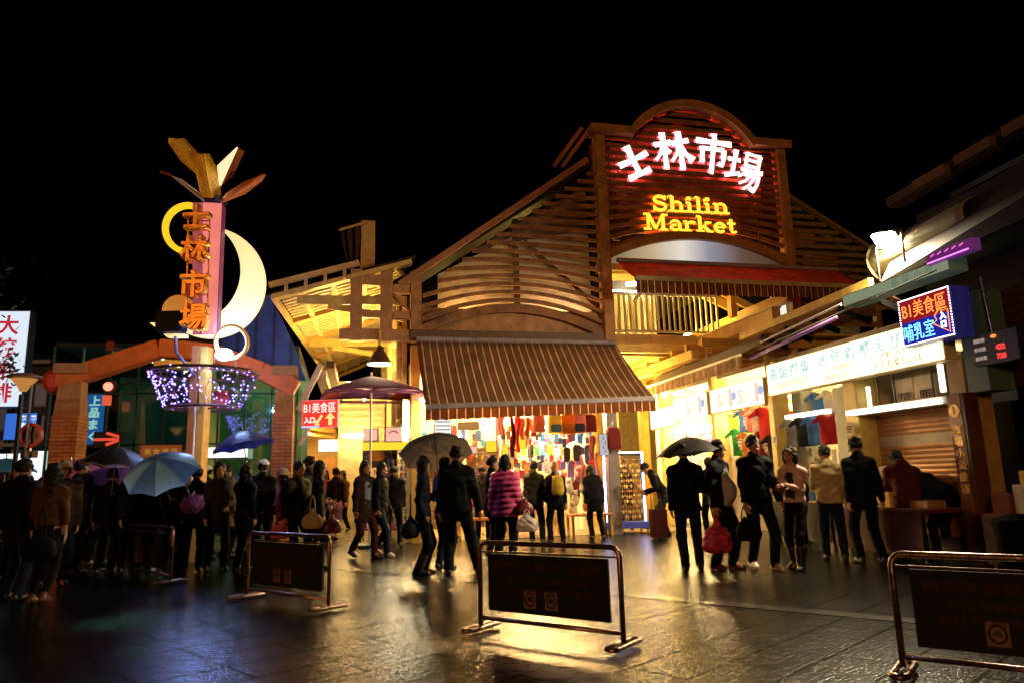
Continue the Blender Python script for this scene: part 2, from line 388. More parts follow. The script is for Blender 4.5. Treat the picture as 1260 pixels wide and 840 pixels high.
# posts of the left bay
mb = MB(); mb.box(SL - .12, SL + .12, -.12, .12, 4.3, 5.9); P('gable_post', mb, BROWN, bevel=.012)
mb = MB().box(SL - .1, SL + .1, .05, .25, 0, 4.25); P('shop_post', mb, OCHRE, bevel=.01)
mb = MB().box(.08, .34, .02, .3, 0, 4.6); P('shop_post', mb, M('grey_purple_paint', (.2, .17, .19), .5), bevel=.01)
mb = MB().box(SL - .15, SR - .13, -.16, .16, 4.32, 4.56); P('base_beam', mb, DKBROWN, bevel=.01)
# raking roof edge of the left gable with its gutter pipe
mb = MB().bar((SL - .35, -.05, gab(SL - .35) + .1), (SR - .32, -.05, gab(SR - .32) + .1), .16, .13)
P('gable_roof_edge', mb, M('red_brown_edge', (.33, .13, .055), .5))
mb = MB().bar((SR - 1.0, .5, 8.95), (SR - .22, .5, 10.05), .1, .1).bar((SR - .78, .5, 8.95), (SR - .04, .5, 10.0), .1, .1)
P('upper_roof_edge', mb, M('red_brown_edge', (.33, .13, .055), .5))
# slats of the left bay: straight on top, more and more arched further down
mb = MB(); n = 19
for i in range(n):
    t = i / (n - 1)
    zc = 8.75 - t * (8.75 - 4.98)
    rise = max(0, (t - .42) / .58) ** 1.3 * .62
    s0 = SL + .13
    need = SL + (zc - 5.75) * (SR - SL) / (9.05 - 5.75) + .34
    s0 = max(s0, need + (0 if i % 2 else .05))
    s1 = SR - .13
    if s1 - s0 < .2: continue
    pts = []
    for k in range(15):
        s = s0 + (s1 - s0) * k / 14
        x = (s - (SL + SR) / 2) / ((SR - SL) / 2)
        pts.append((s, zc + rise * (1 - x * x) - rise * .78))
    hgt = .088 if i < n - 1 else .2
    mb.strip(pts, hgt, -.1, -.04)
P('slat_screen', mb, SLATM)
# boards and pale sheets behind the slats
poly = [(SL - .3, 4.57), (SR + .3, 4.57), (SR + .3, 9.1), (SL - .3, 5.55)]
mb = MB().prism([(SL + .12, 4.58), (SR - .14, 4.58), (SR - .14, 5.1), (SL + .12, 5.1)], .05, .09); P('tie_board', mb, BROWN)
PALE = M('pale_backing_sheet', (.46, .37, .2), .7, scale=3, var=.3)
mb = MB().prism([(SL + .55, 5.12), (-1.95, 5.12), (-1.95, 7.0), (SL + .55, 6.0)], .42, .45); P('backing_sheet', mb, PALE)
mb = MB().prism([(-1.85, 5.12), (SR - .2, 5.12), (SR - .2, 7.3), (-1.85, 6.9)], .46, .49); P('backing_sheet', mb, M('grey_backing_sheet', (.52, .48, .42), .7, scale=3, var=.25))
mb = MB().prism([(-2.9, 6.62), (SR - .2, 7.35), (SR - .2, 8.45), (-1.0, 7.9)], .5, .53); P('backing_sheet', mb, M('dim_backing_sheet', (.24, .14, .06), .7, scale=3, var=.3))
mb = MB().bar((-1.9, .3, 4.6), (-1.9, .3, 7.4), .13, .1).bar((-1.7, .3, 6.85), (.05, .3, 5.3), .14, .1); P('brace', mb, DKBROWN)
mb = MB().prism(poly, .9, .95); P('gable_back', mb, DARK)
MB().box(.04, .1, .3, .95, 4.6, 9.3).build('bay_partition', DARK, mk)
GTB = E('gable_fill_tube', (1, .62, .25), 80)  # added tubes, unseen behind the tie board, to brighten the backing sheets
for s0_, s1_, z_ in ((-3.6, -2.2, 4.97), (-1.6, -.2, 4.97)): MB().tube([(s0_, .24, z_), (s1_, .24, z_)], .022, 6).build('tube_light', GTB, mk)
# ---- arched sign bay
BL, BR = .2, 5.2
for s, z0 in ((BL, 4.3), (BR, 0)):
    P('sign_bay_post', MB().box(s - .12, s + .12, -.2, .1, z0, 9.58), BROWN, bevel=.012)
arc = lambda a0, a1, cx, cz, r, n: [(cx + r * math.sin(a0 + (a1 - a0) * k / n), cz + r * math.cos(a0 + (a1 - a0) * k / n)) for k in range(n + 1)]
rr = (1.72 ** 2 + .98 ** 2) / (2 * .98); half = math.asin(1.72 / rr); cz = 10.58 - rr
top = [(BL - .22, 9.68), (.98, 9.68)] + arc(-half, half, 2.7, cz, rr, 18)[0:] + [(4.42, 9.68), (BR + .22, 9.68)]
mb = MB().strip([(BL - .25, 9.68), (1.02, 9.68)], .2, -.32, .12); mb.strip([(4.38, 9.68), (BR + .25, 9.68)], .2, -.32, .12); P('sign_bay_cap', mb, BROWN)
mb = MB().strip(arc(-half, half, 2.7, cz, rr, 22), .19, -.3, .1); P('sign_bay_arch', mb, BROWN)
mb = MB()
for i in range(18):
    z = 6.95 + i * .2
    rise = max(0, (8.0 - z) / 1.05) ** 1.2 * .5
    hw = BR - .13 - 2.7
    if z > 9.6:
        q = rr * rr - (z - cz + .1) ** 2
        if q <= .05: continue
        hw = math.sqrt(q) - .1
        hw = min(hw, 1.6)
    pts = []
    for k in range(15):
        x = -1 + k / 7
        pts.append((2.7 + hw * x, z + rise * (1 - x * x) - rise * .55))
    mb.strip(pts, .1, -.1, -.05)
P('sign_bay_slats', mb, SLATM)
mb = MB(); pts = [(2.7 + 2.36 * (-1 + k / 8), 6.52 + .56 * (1 - (-1 + k / 8) ** 2)) for k in range(17)]
mb.strip(pts, .19, -.17, -.04); P('sign_bay_lower_arch', mb, BROWN)
P('sign_bay_back', MB().prism([(BL - .05, 6.9), (BR + .3, 6.9), (BR + .3, 9.6), (4.3, 9.62), (3.7, 10.2), (2.7, 10.42), (1.7, 10.2), (1.1, 9.62), (BL - .05, 9.6)], .5, .54), M('dark_red_board', (.05, .018, .01), .7))
P('letter_board', MB().box(.95, 4.25, .04, .08, 7.12, 8.75), M('letter_board_paint', (.2, .08, .03), .6, bump=.1))
mb = MB()
for s in (.62, 4.62): mb.box(s - .09, s + .09, .12, .2, 6.95, 9.5)
P('sign_bay_stud', mb, DKBROWN)
# tympanum below the arch, its uneven lighting painted in as emission
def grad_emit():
    m, nt, out = _nodes('tympanum_painted_glow'); L = nt.links
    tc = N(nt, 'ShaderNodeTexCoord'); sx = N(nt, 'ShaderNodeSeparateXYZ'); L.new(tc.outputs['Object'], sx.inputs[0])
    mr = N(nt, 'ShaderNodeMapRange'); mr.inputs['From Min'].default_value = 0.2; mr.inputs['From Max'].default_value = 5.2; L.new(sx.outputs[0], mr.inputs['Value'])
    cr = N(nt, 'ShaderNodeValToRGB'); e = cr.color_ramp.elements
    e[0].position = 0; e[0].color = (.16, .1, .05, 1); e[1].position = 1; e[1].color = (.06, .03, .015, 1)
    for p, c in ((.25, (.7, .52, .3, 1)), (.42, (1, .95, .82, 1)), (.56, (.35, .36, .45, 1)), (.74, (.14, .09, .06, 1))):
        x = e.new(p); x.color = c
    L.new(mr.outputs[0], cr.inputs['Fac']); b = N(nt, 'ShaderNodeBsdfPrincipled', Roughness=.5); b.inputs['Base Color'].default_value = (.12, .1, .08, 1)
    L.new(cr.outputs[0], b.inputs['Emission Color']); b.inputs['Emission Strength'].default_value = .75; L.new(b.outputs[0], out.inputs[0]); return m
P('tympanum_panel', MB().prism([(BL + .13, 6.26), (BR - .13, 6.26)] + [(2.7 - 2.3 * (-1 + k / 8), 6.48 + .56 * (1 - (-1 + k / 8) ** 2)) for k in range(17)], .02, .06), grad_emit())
P('sign_bay_sill', MB().box(BL + .12, BR - .12, -.18, .14, 6.1, 6.25), OCHRE)
# right gable
def gabr(s): return 8.35 - (s - 5.2) * (8.35 - 6.95) / 2.45
mb = MB()
for i in range(11):
    z = 6.2 + i * .2
    s1 = 5.2 + (8.3 - z) / (8.35 - 6.95) * 2.45
    s1 = min(7.75, s1)
    mb.box(5.33, s1, -.06, 0, z - .05, z + .05)
P('slat_screen', mb, M('olive_brown_slats', (.2, .13, .035), .6))
P('gable_post', MB().box(7.6, 7.76, -.05, .1, 0, 6.9), M('olive_brown_slats', (.2, .13, .035), .6))
P('gable_roof_edge', MB().bar((5.3, -.02, gabr(5.3) + .1), (7.9, -.02, gabr(7.9) + .1), .12, .1), M('olive_brown_slats', (.2, .13, .035), .6))
mb = MB(); 
for i in range(4): mb.box(5.33, 7.6, -.06, 0, 4.9 + i * .28, 5.03 + i * .28)
P('slat_screen', mb, M('olive_brown_slats', (.2, .13, .035), .6))
P('gable_back', MB().prism([(5.3, 6.1), (7.6, 6.1), (7.6, 6.9), (5.3, 8.2)], .4, .44), M('dark_red_board', (.05, .018, .01), .7))
mb = MB().box(5.9, 6.9, .3, .34, 6.3, 6.9); mb.box(5.6, 6.3, .31, .35, 7.2, 7.6); P('inner_board', mb, M('red_inner_board', (.3, .1, .035), .7))
# roofs behind the fronts
mb = MB()
for (s0, z0, s1, z1) in ((SL - .5, 5.7, SR, 9.1), (5.2, 8.45, 8.1, 6.85)):
    mb.add([(s0, .1, z0), (s1, .1, z1), (s1, 26, z1), (s0, 26, z0), (s0, .1, z0 - .08), (s1, .1, z1 - .08), (s1, 26, z1 - .08), (s0, 26, z0 - .08)],
           [(0, 1, 2, 3), (4, 7, 6, 5), (0, 4, 5, 1), (2, 6, 7, 3), (1, 5, 6, 2), (0, 3, 7, 4)])
mb.box(SR + .13, 5.07, .6, 26, 9.1, 9.2)
P('roof', mb, DARK)
# ---- inside the passage below the sign bay: yellow steel
mb = MB()
for s, d in ((3.45, 1.3), (3.2, 5.2), (3.2, 9.5), (.35, 4.2), (1.0, 3.9), (1.7, 3.9)): mb.box(s - .13, s + .13, d - .13, d + .13, 0, 4.35)
P('column', mb, OCHRE, bevel=.01)
zb = 4.9
mb = MB().box(.0, 4.0, 1.5, 1.62, 4.42, zb).box(.0, 4.0, 1.44, 1.5, 4.6, 4.68).box(.0, 4.0, 1.62, 4.5, zb - .12, zb - .02); P('balcony', mb, PALEYEL)
rl = MB(); rl.box(.0, 4.0, 1.5, 1.56, zb + 1.06, zb + 1.14).box(.0, 4.0, 1.5, 1.56, zb + .06, zb + .12)
for k in range(26): rl.box(.02 + k * .156, .07 + k * .156, 1.5, 1.55, zb + .12, zb + 1.06)
P('balcony_railing', rl, M('grey_green_rail', (.5, .48, .34), .45))
P('balcony_lintel', MB().box(.0, 4.0, 1.9, 2.0, 6.2, 6.45), M('grey_green_rail', (1, 1, 1)))
P('balcony_back_wall', MB().box(-.1, 3.4, 4.5, 4.6, zb, 7.6), M('pale_inner_wall', (.62, .52, .33), .7, scale=2))
mb = MB()
for k in range(11): mb.box(.7 + k * .26, .84 + k * .26, 4.3, 4.42, zb, 6.7)
P('pillar', mb, WHITEP)
P('beam_lengthwise', MB().box(3.22, 3.42, -2.1, 1.42, 4.5, 4.78), OCHRE)
P('beam_lengthwise', MB().box(3.2, 3.44, -2.12, 1.42, 4.785, 4.83), PALEYEL)
P('beam_lengthwise', MB().box(2.12, 2.28, -.4, 14, 3.95, 4.12), OCHRE)
P('beam_lengthwise', MB().box(2.1, 2.3, -.42, 14, 4.124, 4.16), PALEYEL)
P('beam_lengthwise', MB().box(4.5, 4.7, -.8, 14, 5.3, 5.55), OCHRE)
mb = MB()
for k in range(15): mb.box(2.3, 6.2, -.6 + k * .8, -.5 + k * .8, 4.22, 4.4)
P('joist', mb, OCHRE)
P('ceiling', MB().box(3.45, 7.5, -.9, 14, 4.45, 4.5), M('yellow_ceiling', (.6, .4, .1), .6))
P('ceiling', MB().box(.1, 3.44, 1.7, 14, 4.36, 4.4), M('yellow_ceiling', (.6, .4, .1), .6))
P('upper_ceiling', MB().box(.1, 7.5, .55, 14, 7.55, 7.62), M('yellow_ceiling', (.6, .4, .1), .6))
P('upper_rafter', MB().bar((2.6, 2.6, 7.0), (5.2, 2.6, 5.9), .12, .24).bar((3.4, 2.3, 6.9), (5.8, 2.3, 5.75), .1, .2).bar((4.1, 1.0, 6.9), (4.1, 1.0, 5.3), .16, .2).bar((.2, .9, 6.3), (.8, .9, 6.9), .14, .2).bar((5.0, 2.6, 4.6), (5.0, 2.6, 5.9), .08, .08), OCHRE)
P('white_column', MB().box(4.92, 5.32, .3, .5, 4.9, 6.05), E('column_painted_glow', (1, .96, .85), .9))  # brightness of the white column painted in as emission
mb = MB()
for s, d in ((2.5, -.4), (2.75, -.2), (2.5, .8), (2.8, 1.1), (2.5, 2.2), (2.9, 2.4), (3.1, -.5)): mb.box(s - .02, s + .02, d - .02, d + .02, 3.3, 4.3)
P('hanger_rod', mb, PALEYEL)
P('back_wall', MB().box(.4, 8, 14, 14.1, 0, 7.6), M('warm_back_wall', (.55, .42, .22), .8))
P('side_wall', MB().box(7.5, 7.6, .5, 14, 2.6, 6.0), DARK)
# ---- left shop under the striped awning
P('shop_back_wall', MB().box(SL + .1, .05, 4.4, 4.5, 0, 3.9), M('shop_back_paint', (.7, .58, .4), .7, var=.12))
P('shop_side_wall', MB().box(SL - .1, SL - .02, .3, 4.4, 0, 3.9), CREAM)
P('shop_ceiling', MB().box(SL - .1, .34, .2, 4.5, 3.6, 3.7), WHITEP)
P('shop_divider', MB().box(.02, .1, 1.6, 4.4, 0, 3.6), CREAM)
P('shop_divider', MB().box(-2.42, -2.36, .6, 4.3, 0, 3.6), M('shop_back_paint', (.7, .58, .4), .7, var=.12))
# ---- left wing: frame of posts at the corner and the louvred eave beyond it
mb = MB()
for s in (-5.6, -4.95): mb.box(s - .13, s + .13, -.1, .1, 4.3, 5.9)
mb.box(-5.95, SL - .15, -.13, .12, 4.32, 4.56).box(-5.46, -5.08, -.08, .08, 5.55, 5.78).box(-5.46, -5.08, -.08, .08, 4.82, 4.98).box(-4.8, SL - .13, -.08, .08, 5.4, 5.58).box(-4.8, SL - .13, -.08, .08, 4.82, 4.98)
mb.bar((-4.8, 0, 5.38), (SL - .15, 0, 5.0), .06, .06)
P('corner_frame', mb, M('orange_brown_timber', (.4, .18, .055), .55, bump=.1))
mb = MB()
for s in (-5.6, -4.95):
    for k in range(4):
        for x in (-.07, .07): mb.lathe([(.014, 0), (.014, .02)], (s + x, -.1, 5.62 + k * .07 if k < 2 else 4.9 + k * .07), 6, 'y')
P('bolt', mb, BLACKM)
P('mast', MB().box(-5.52, -5.2, .2, .38, 5.78, 7.15), M('mast_ochre', (.5, .26, .07), .5), bevel=.01)
P('mast_arm', MB().bar((-5.4, .15, 7.08), (-6.0, .15, 6.86), .05, .05), M('mast_ochre', (1, 1, 1)))
mb = MB().prism([(-5.5, 5.76), (-4.85, 6.05), (-4.4, 5.7), (-4.4, 5.78), (-4.85, 6.13), (-5.5, 5.86)], .1, .2); P('corner_truss', mb, OCHRE)
W0, W1 = -7.36, -5.65
def wz(s): return 5.16 + (s + 7.36) * .31
def wp(s, d, dz_=0.0):       # the eave narrows a little toward the back
    k = (s - W1) / (W0 - W1); s2 = s + .9 * max(0, k) * d / 12.5
    return (s2, d, wz(s) + dz_)
mb = MB()
for d0, d1 in ((.0, 12.5),):
    mb.add([wp(W0, d0, .16), wp(-4.3, d0, .16), wp(-4.3, d1, .16), wp(W0, d1, .16), wp(W0, d0, .2), wp(-4.3, d0, .2), wp(-4.3, d1, .2), wp(W0, d1, .2)],
           [(0, 3, 2, 1), (4, 5, 6, 7), (0, 1, 5, 4), (1, 2, 6, 5), (2, 3, 7, 6), (3, 0, 4, 7)])
P('eave_roof', mb, M('eave_sheet_dark', (.015, .01, .006), .8))
mb = MB(); nl = 46
for i in range(nl):
    d = .15 + i * 12.2 / nl
    mb.bar(wp(W0 + .1, d, .12), wp(-4.5, d, .12), .135, .03)
P('eave_louvres', mb, M('eave_louvre', (.6, .46, .2), .5))
mb = MB()
for d in (.0, 2.5, 5.0, 7.5, 10.0, 12.5): mb.bar(wp(W0, d, .05), wp(-4.4, d, .05), .26, .1)
P('eave_rafter', mb, OCHRE)
mb = MB()
for s in (W0 + .03, -6.75, -6.1, -5.4): mb.bar(wp(s, -.02, .06), wp(s, 12.5, .06), .11, .1)
P('eave_purlin', mb, PALEYEL)
mb = MB()
for d in (.05, 5.0):
    mb.bar((-6.85, d, 5.2), (-4.5, d, 5.24), .08, .2).bar((-6.2, d, 5.08), (-4.5, d, 4.82), .07, .13)
P('eave_truss', mb, OCHRE)
mb = MB().bar(wp(W0 - .05, -.15, .3), wp(-5.55, -.15, .3), .1, .12)
for k in range(4): mb.bar(wp(W0 + .3 + .4 * k, -.15, .02), wp(W0 + .3 + .4 * k, -.15, .26), .07, .07)
P('eave_edge_beam', mb, M('red_yellow_edge', (.5, .28, .09), .5))
P('eave_gutter', MB().tube([(W0 - .02, 5.5, 5.1), (W0 + .1, 5.5, 4.95), (W0 + .12, 5.5, 3.2)], .06, 8), PALEYEL)
# inner wall of the wing above the shop and the lower canopy edge
mb = MB().box(-4.55, -4.45, .6, 12, 2.75, 5.5); P('wing_wall', mb, OCHRE)
mb = MB()
for k in range(5): mb.box(-4.66, -4.56, .9 + k * 2, 1.15 + k * 2, 2.7, 5.6)
for z in (3.5, 4.1, 4.7): mb.box(-4.63, -4.56, .7, 12, z, z + .1)
P('wing_wall_rib', mb, PALEYEL)
mb = MB()
for k in range(3): mb.box(-4.6, -4.555, 1.4 + k * 2, 1.9 + k * 2, 4.3, 4.6)
P('window', mb, E('dim_window', (1, .8, .35), .55))
P('alley_beam', MB().bar((-6.35, 1.2, 3.75), (-5.9, 13, 2.9), .22, .2), M('pale_beam', (.66, .55, .4), .6))
P('alley_beam', MB().bar((-6.15, 1.2, 3.98), (-5.7, 13, 3.13), .18, .16), DKBROWN)
P('alley_shop_wall', MB().box(-6.0, -4.7, 5.6, 5.7, 0, 4.2), M('alley_wall', (.45, .36, .18), .7, var=.3))
mb = MB()
for k in range(9): mb.box(-6.0, -4.7, 5.52, 5.58, 2.5 + k * .19, 2.56 + k * .19)
P('alley_shutter_bars', mb, M('alley_bars', (.5, .4, .18), .5))
P('alley_far_wall', MB().box(-9.2, -5.5, 19.5, 19.6, 0, 5), M('alley_far_paint', (.62, .45, .22), .8, var=.2))
mb = MB()
for s in (-8.45, -7.35, -6.5): mb.box(s - .26, s + .26, 18.4, 18.9, 0, 2.5)
P('alley_pillar', mb, M('alley_orange', (.5, .24, .07), .7))
P('alley_far_roof', MB().box(-9.2, -5.2, 9.5, 19.5, 4.0, 4.08), M('alley_ceiling', (.5, .4, .2), .7))
mb = MB()
for k in range(9): mb.bar((-8.6, 10 + k, 3.7), (-6.3, 10 + k, 3.3), .07, .07).bar((-8.6, 10.5 + k, 3.3), (-6.3, 10.5 + k, 3.7), .06, .06)
P('alley_trusses', mb, OCHRE)
mb = MB().box(-9.25, -9.15, 3, 19.5, 0, 4); P('alley_side_wall', mb, M('alley_far_paint', (.62, .45, .22), .8, var=.2))
# flag folded against the mast
fl = MB(); 
tri = lambda x: abs((x % 1.0) - .5) * 2
fl.sheet(lambda u, v: (-5.5 - (.46 - .22 * v) * u - .10 * v, .1 + .16 * tri(2.5 * u + .3 * v), 6.98 - .16 * u - (.62 + .32 * tri(1.5 * u)) * v), 20, 14)
o = fl.build('flag', M('dark_red_cloth', (.07, .016, .01), .8, trans=.2), None, smooth=False, thick=.006); o.location = O; o.rotation_euler.z = TH
tag(o, 'furled dark red flag hanging from the orange mast over the corner frame', 'flag')

# ------------------------------------------------------------------ awnings
ST = [(0, (.28, .095, .028)), (.48, (.012, .01, .01)), (.56, (.8, .6, .34)), (.75, (.012, .01, .01)), (.83, (.28, .095, .028))]
STM = stripes('striped_canvas', .165, ST, trans=.12); STV = stripes('striped_valance', .165, ST, trans=.55)
def awning(name, label, s0, s1, d0, z0, d1, z1l, z1r, val=.24, sag=.08, mat=STM, matv=STV, barmat=None, ext=0.0, group=None):
    t = thing(name, label, 'awning', MP(s0, 0, 0), TH, group); wd = s1 - s0
    def fn(u, v):
        x = wd * u + ext * v * (u - .0); zz = z1l + (z1r - z1l) * u
        z = z0 + (zz - z0) * v - sag * math.sin(PI * v) * (1 + .25 * math.sin(u * 23)); return (x, d0 + (d1 - d0) * v, z)
    MB().sheet(fn, 40, 10).build('canopy', mat, t, smooth=True, thick=.004)
    def fv(u, v):
        x = (wd + ext) * u; zz = z1l + (z1r - z1l) * u
        sc = 0.02 * abs(math.sin(PI * x / .2))
        return (x, d1 - .03 + .012 * math.sin(x * 19) * v, zz - .06 - (val - sc) * v)
    MB().sheet(fv, 120, 3).build('valance', matv, t, thick=.003)
    MB().bar((0, d1, z1l - .01), (wd + ext, d1, z1r - .01), .11, .1).build('front_bar', barmat or M('mauve_grey_bar', (.3, .24, .25), .4), t, bevel=.01)
    for x in (.35, wd - .35):
        MB().bar((x, d0 - .05, z0 - 1.0), (x, d1, z1l + (z1r - z1l) * x / wd - .07), .05, .05).build('arm', M('awning_arm', (.4, .36, .3), .4), t)
    MB().tube([(0, d0, z0 + .03), (wd, d0, z0 + .03)], .06, 10).build('roller', M('mauve_grey_bar', (.3, .24, .25), .4), t)
    return t
awning('striped_awning', 'large brown striped awning over the bright trinket shop, sloping steeply', -4.3, .3, -.22, 4.3, -2.0, 2.68, 2.84, val=.22, ext=.1)
RED = stripes('red_striped_canvas', .12, [(0, (.95, .13, .03)), (.7, (.8, .08, .02))], trans=.3)
awning('red_awning', 'narrow red awning with a striped valance under the arched sign bay', .45, 6.5, -.22, 6.3, -1.25, 5.6, 5.6, val=.3, sag=.03, mat=RED, barmat=M('ochre_bar', (.5, .4, .2), .4))
# ------------------------------------------------------------------ neon sign on the arched bay
NEON = E('pink_white_neon', (1.0, .62, .66), 2.6)
NEONR = E('red_neon_halo', (1.0, .06, .10), 4.5)
NEONB = E('red_board_fill', (1.0, .10, .06), 34); YELB = E('orange_board_fill', (1.0, .16, .02), 24)  # hidden emitters added behind the strokes to light the board
YEL = E('yellow_neon', (1.0, .62, .04), 1.7)
YELR = E('orange_neon_halo', (1.0, .14, .01), .9)
def brush(strokes, size, wid, y0=0.0, depth=.06, grow=0.0):
    mb = MB()
    for i, (pts, w0, w1) in enumerate(strokes):
        P_ = []; W_ = []
        n = len(pts)
        for k in range(n - 1):
            for t in range(4):
                f = t / 4; P_.append((pts[k][0] + (pts[k + 1][0] - pts[k][0]) * f, pts[k][1] + (pts[k + 1][1] - pts[k][1]) * f))
        P_.append(pts[-1]); m = len(P_)
        W_ = [(w0 + (w1 - w0) * k / (m - 1)) * (1 + .16 * math.cos(2 * PI * k / (m - 1))) * wid + grow for k in range(m)]
        P_ = [((x - .5) * size, (z - .5) * size) for x, z in P_]
        if grow:
            for a, b in ((0, 1), (-1, -2)):
                d = Vector((P_[a][0] - P_[b][0], P_[a][1] - P_[b][1])).normalized() * grow * .5
                P_[a] = (P_[a][0] + d.x, P_[a][1] + d.y)
        mb.strip(P_, [x * size for x in W_] if not grow else [x * size for x in W_], y0 - .0012 * i, y0 + depth - .0012 * i)
    return mb
G_SHI = [([(.0, .50), (.5, .55), (1.0, .62)], .95, .9), ([(.46, 1.0), (.49, .5), (.5, .08)], 1.1, .9), ([(.13, .06), (.5, .08), (.88, .13)], .9, .95)]
G_LIN = [([(.0, .66), (.25, .70), (.47, .74)], .8, .8), ([(.25, 1.0), (.26, .5), (.25, .0)], .95, .75), ([(.24, .66), (.14, .42), (.0, .26)], .8, .45), ([(.29, .58), (.40, .44)], .65, .85),
         ([(.5, .70), (.72, .74), (.97, .78)], .8, .8), ([(.70, 1.02), (.71, .5), (.70, -.02)], 1.0, .8), ([(.69, .68), (.6, .42), (.44, .22)], .8, .45), ([(.73, .66), (.84, .40), (1.03, .22)], .5, 1.15)]
G_SHI2 = [([(.5, 1.04), (.53, .84)], .95, .85), ([(.02, .76), (.5, .80), (1.0, .84)], .9, .9), ([(.20, .62), (.21, .4), (.22, .2)], .85, .75), ([(.20, .58), (.5, .61), (.80, .64)], .6, .7), ([(.80, .64), (.80, .36), (.77, .2), (.66, .24)], .8, .6), ([(.50, .82), (.50, .4), (.48, -.08)], .95, .65)]
G_CHANG = [([(.0, .64), (.34, .70)], .75, .75), ([(.18, .96), (.18, .6), (.18, .24)], .85, .75), ([(-.02, .16), (.2, .24), (.38, .34)], .85, .6),
           ([(.50, 1.0), (.50, .80), (.51, .62)], .62, .6), ([(.50, .97), (.7, .98), (.90, 1.0)], .6, .6), ([(.89, 1.0), (.88, .8), (.87, .62)], .65, .62), ([(.54, .80), (.84, .82)], .5, .5), ([(.50, .63), (.88, .65)], .55, .55),
           ([(.40, .48), (.7, .51), (1.02, .55)], .65, .7), ([(.56, .48), (.48, .34), (.36, .24)], .7, .4), ([(.52, .36), (.75, .38), (.94, .40), (.92, .18), (.84, -.04), (.72, .03)], .6, .7), ([(.68, .36), (.58, .18), (.42, .06)], .6, .4), ([(.82, .37), (.72, .12), (.56, -.06)], .6, .4)]
ns = thing('neon_sign', 'pink white glowing four character brush sign fanned under the arch', 'neon sign', MP(2.7, -.12, 0), TH)
for gl, (u, v), size, rot, wd in ((G_SHI, (781, 198), .86, 22, .17), (G_LIN, (829, 185), .98, 5, .15), (G_SHI2, (878, 188), 1.0, -8, .15), (G_CHANG, (917, 208), .98, -16, .135)):
    s, z = sz(u, v, -.14)
    mt = Matrix.Translation((s - 2.7, 0, z)) @ Matrix.Rotation(R(rot), 4, 'Y').inverted()
    ch = brush(gl, size, wd, 0, .05).xform(mt).build('character', NEON, ns)
    brush(gl, size, wd, .075, .02, grow=.05).xform(mt).build('glow_edge', NEONR, ch); brush(gl, size, wd * .6, .10, .015).xform(mt).build('board_fill_light', NEONB, ch)
# yellow slab serif lettering
def arcp(cx, cz, rx, rz, a0, a1, n=9): return [(cx + rx * math.cos(R(a0 + (a1 - a0) * k / n)), cz + rz * math.sin(R(a0 + (a1 - a0) * k / n))) for k in range(n + 1)]
T_, S_ = .17, .09      # stem and serif weights
def serif(x, z, w=.36): return ([(x - w / 2, z), (x + w / 2, z)], S_)
LET = {
 'S': (.72, [(arcp(.36, .72, .24, .2, 20, 255, 10) + arcp(.36, .28, .26, .22, 75, -160, 10), .15), ([(.6, .98), (.6, .7)], .07), ([(.1, .02), (.1, .32)], .07)]),
 'h': (.78, [([(.2, .96), (.2, .04)], T_), ([(.06, .96), (.2, .96)], S_), serif(.2, .045), (arcp(.4, .42, .2, .2, 180, 0), .12), ([(.6, .46), (.6, .04)], T_), serif(.6, .045)]),
 'i': (.42, [([(.2, .6), (.2, .04)], T_), ([(.05, .6), (.2, .6)], S_), serif(.2, .045), ([(.11, .86), (.29, .86)], .17)]),
 'l': (.42, [([(.2, .96), (.2, .04)], T_), ([(.05, .96), (.2, .96)], S_), serif(.2, .045)]),
 'n': (.78, [([(.2, .6), (.2, .04)], T_), ([(.05, .6), (.2, .6)], S_), serif(.2, .045), (arcp(.4, .42, .2, .2, 180, 0), .12), ([(.6, .46), (.6, .04)], T_), serif(.6, .045)]),
 'M': (1.1, [([(.2, .95), (.2, .04)], .12), serif(.17, .045, .34), serif(.14, .95, .26), ([(.2, .98), (.54, .08)], .17), ([(.54, .05), (.86, .98)], .1), ([(.88, .95), (.88, .04)], T_), serif(.9, .045, .36), serif(.96, .95, .26)]),
 'a': (.68, [(arcp(.34, .44, .2, .18, 160, 0), .12), ([(.54, .46), (.54, .1)], T_), ([(.54, .06), (.68, .05)], S_), (arcp(.33, .2, .2, .15, 75, 350, 12), .12)]),
 'r': (.62, [([(.2, .6), (.2, .04)], T_), ([(.05, .6), (.2, .6)], S_), serif(.22, .045, .38), (arcp(.42, .38, .2, .2, 160, 60), .13), ([(.5, .58), (.58, .5)], .15)]),
 'k': (.78, [([(.2, .96), (.2, .04)], T_), ([(.05, .96), (.2, .96)], S_), serif(.2, .045), ([(.26, .26), (.58, .58)], .1), serif(.58, .6, .3), ([(.36, .36), (.62, .05)], .15), serif(.64, .045, .3)]),
 'e': (.68, [(arcp(.36, .32, .23, .27, 0, 320, 16), .14), ([(.16, .34), (.58, .34)], .08)]),
 't': (.5, [([(.22, .86), (.22, .2)], T_), ([(.04, .6), (.42, .6)], .09), (arcp(.34, .18, .12, .13, 180, 330), .11)]),
}
ls = thing('yellow_lettering', 'yellow glowing English slab serif lettering in two lines below the neon characters', 'lettering', MP(2.7, -.14, 0), TH)
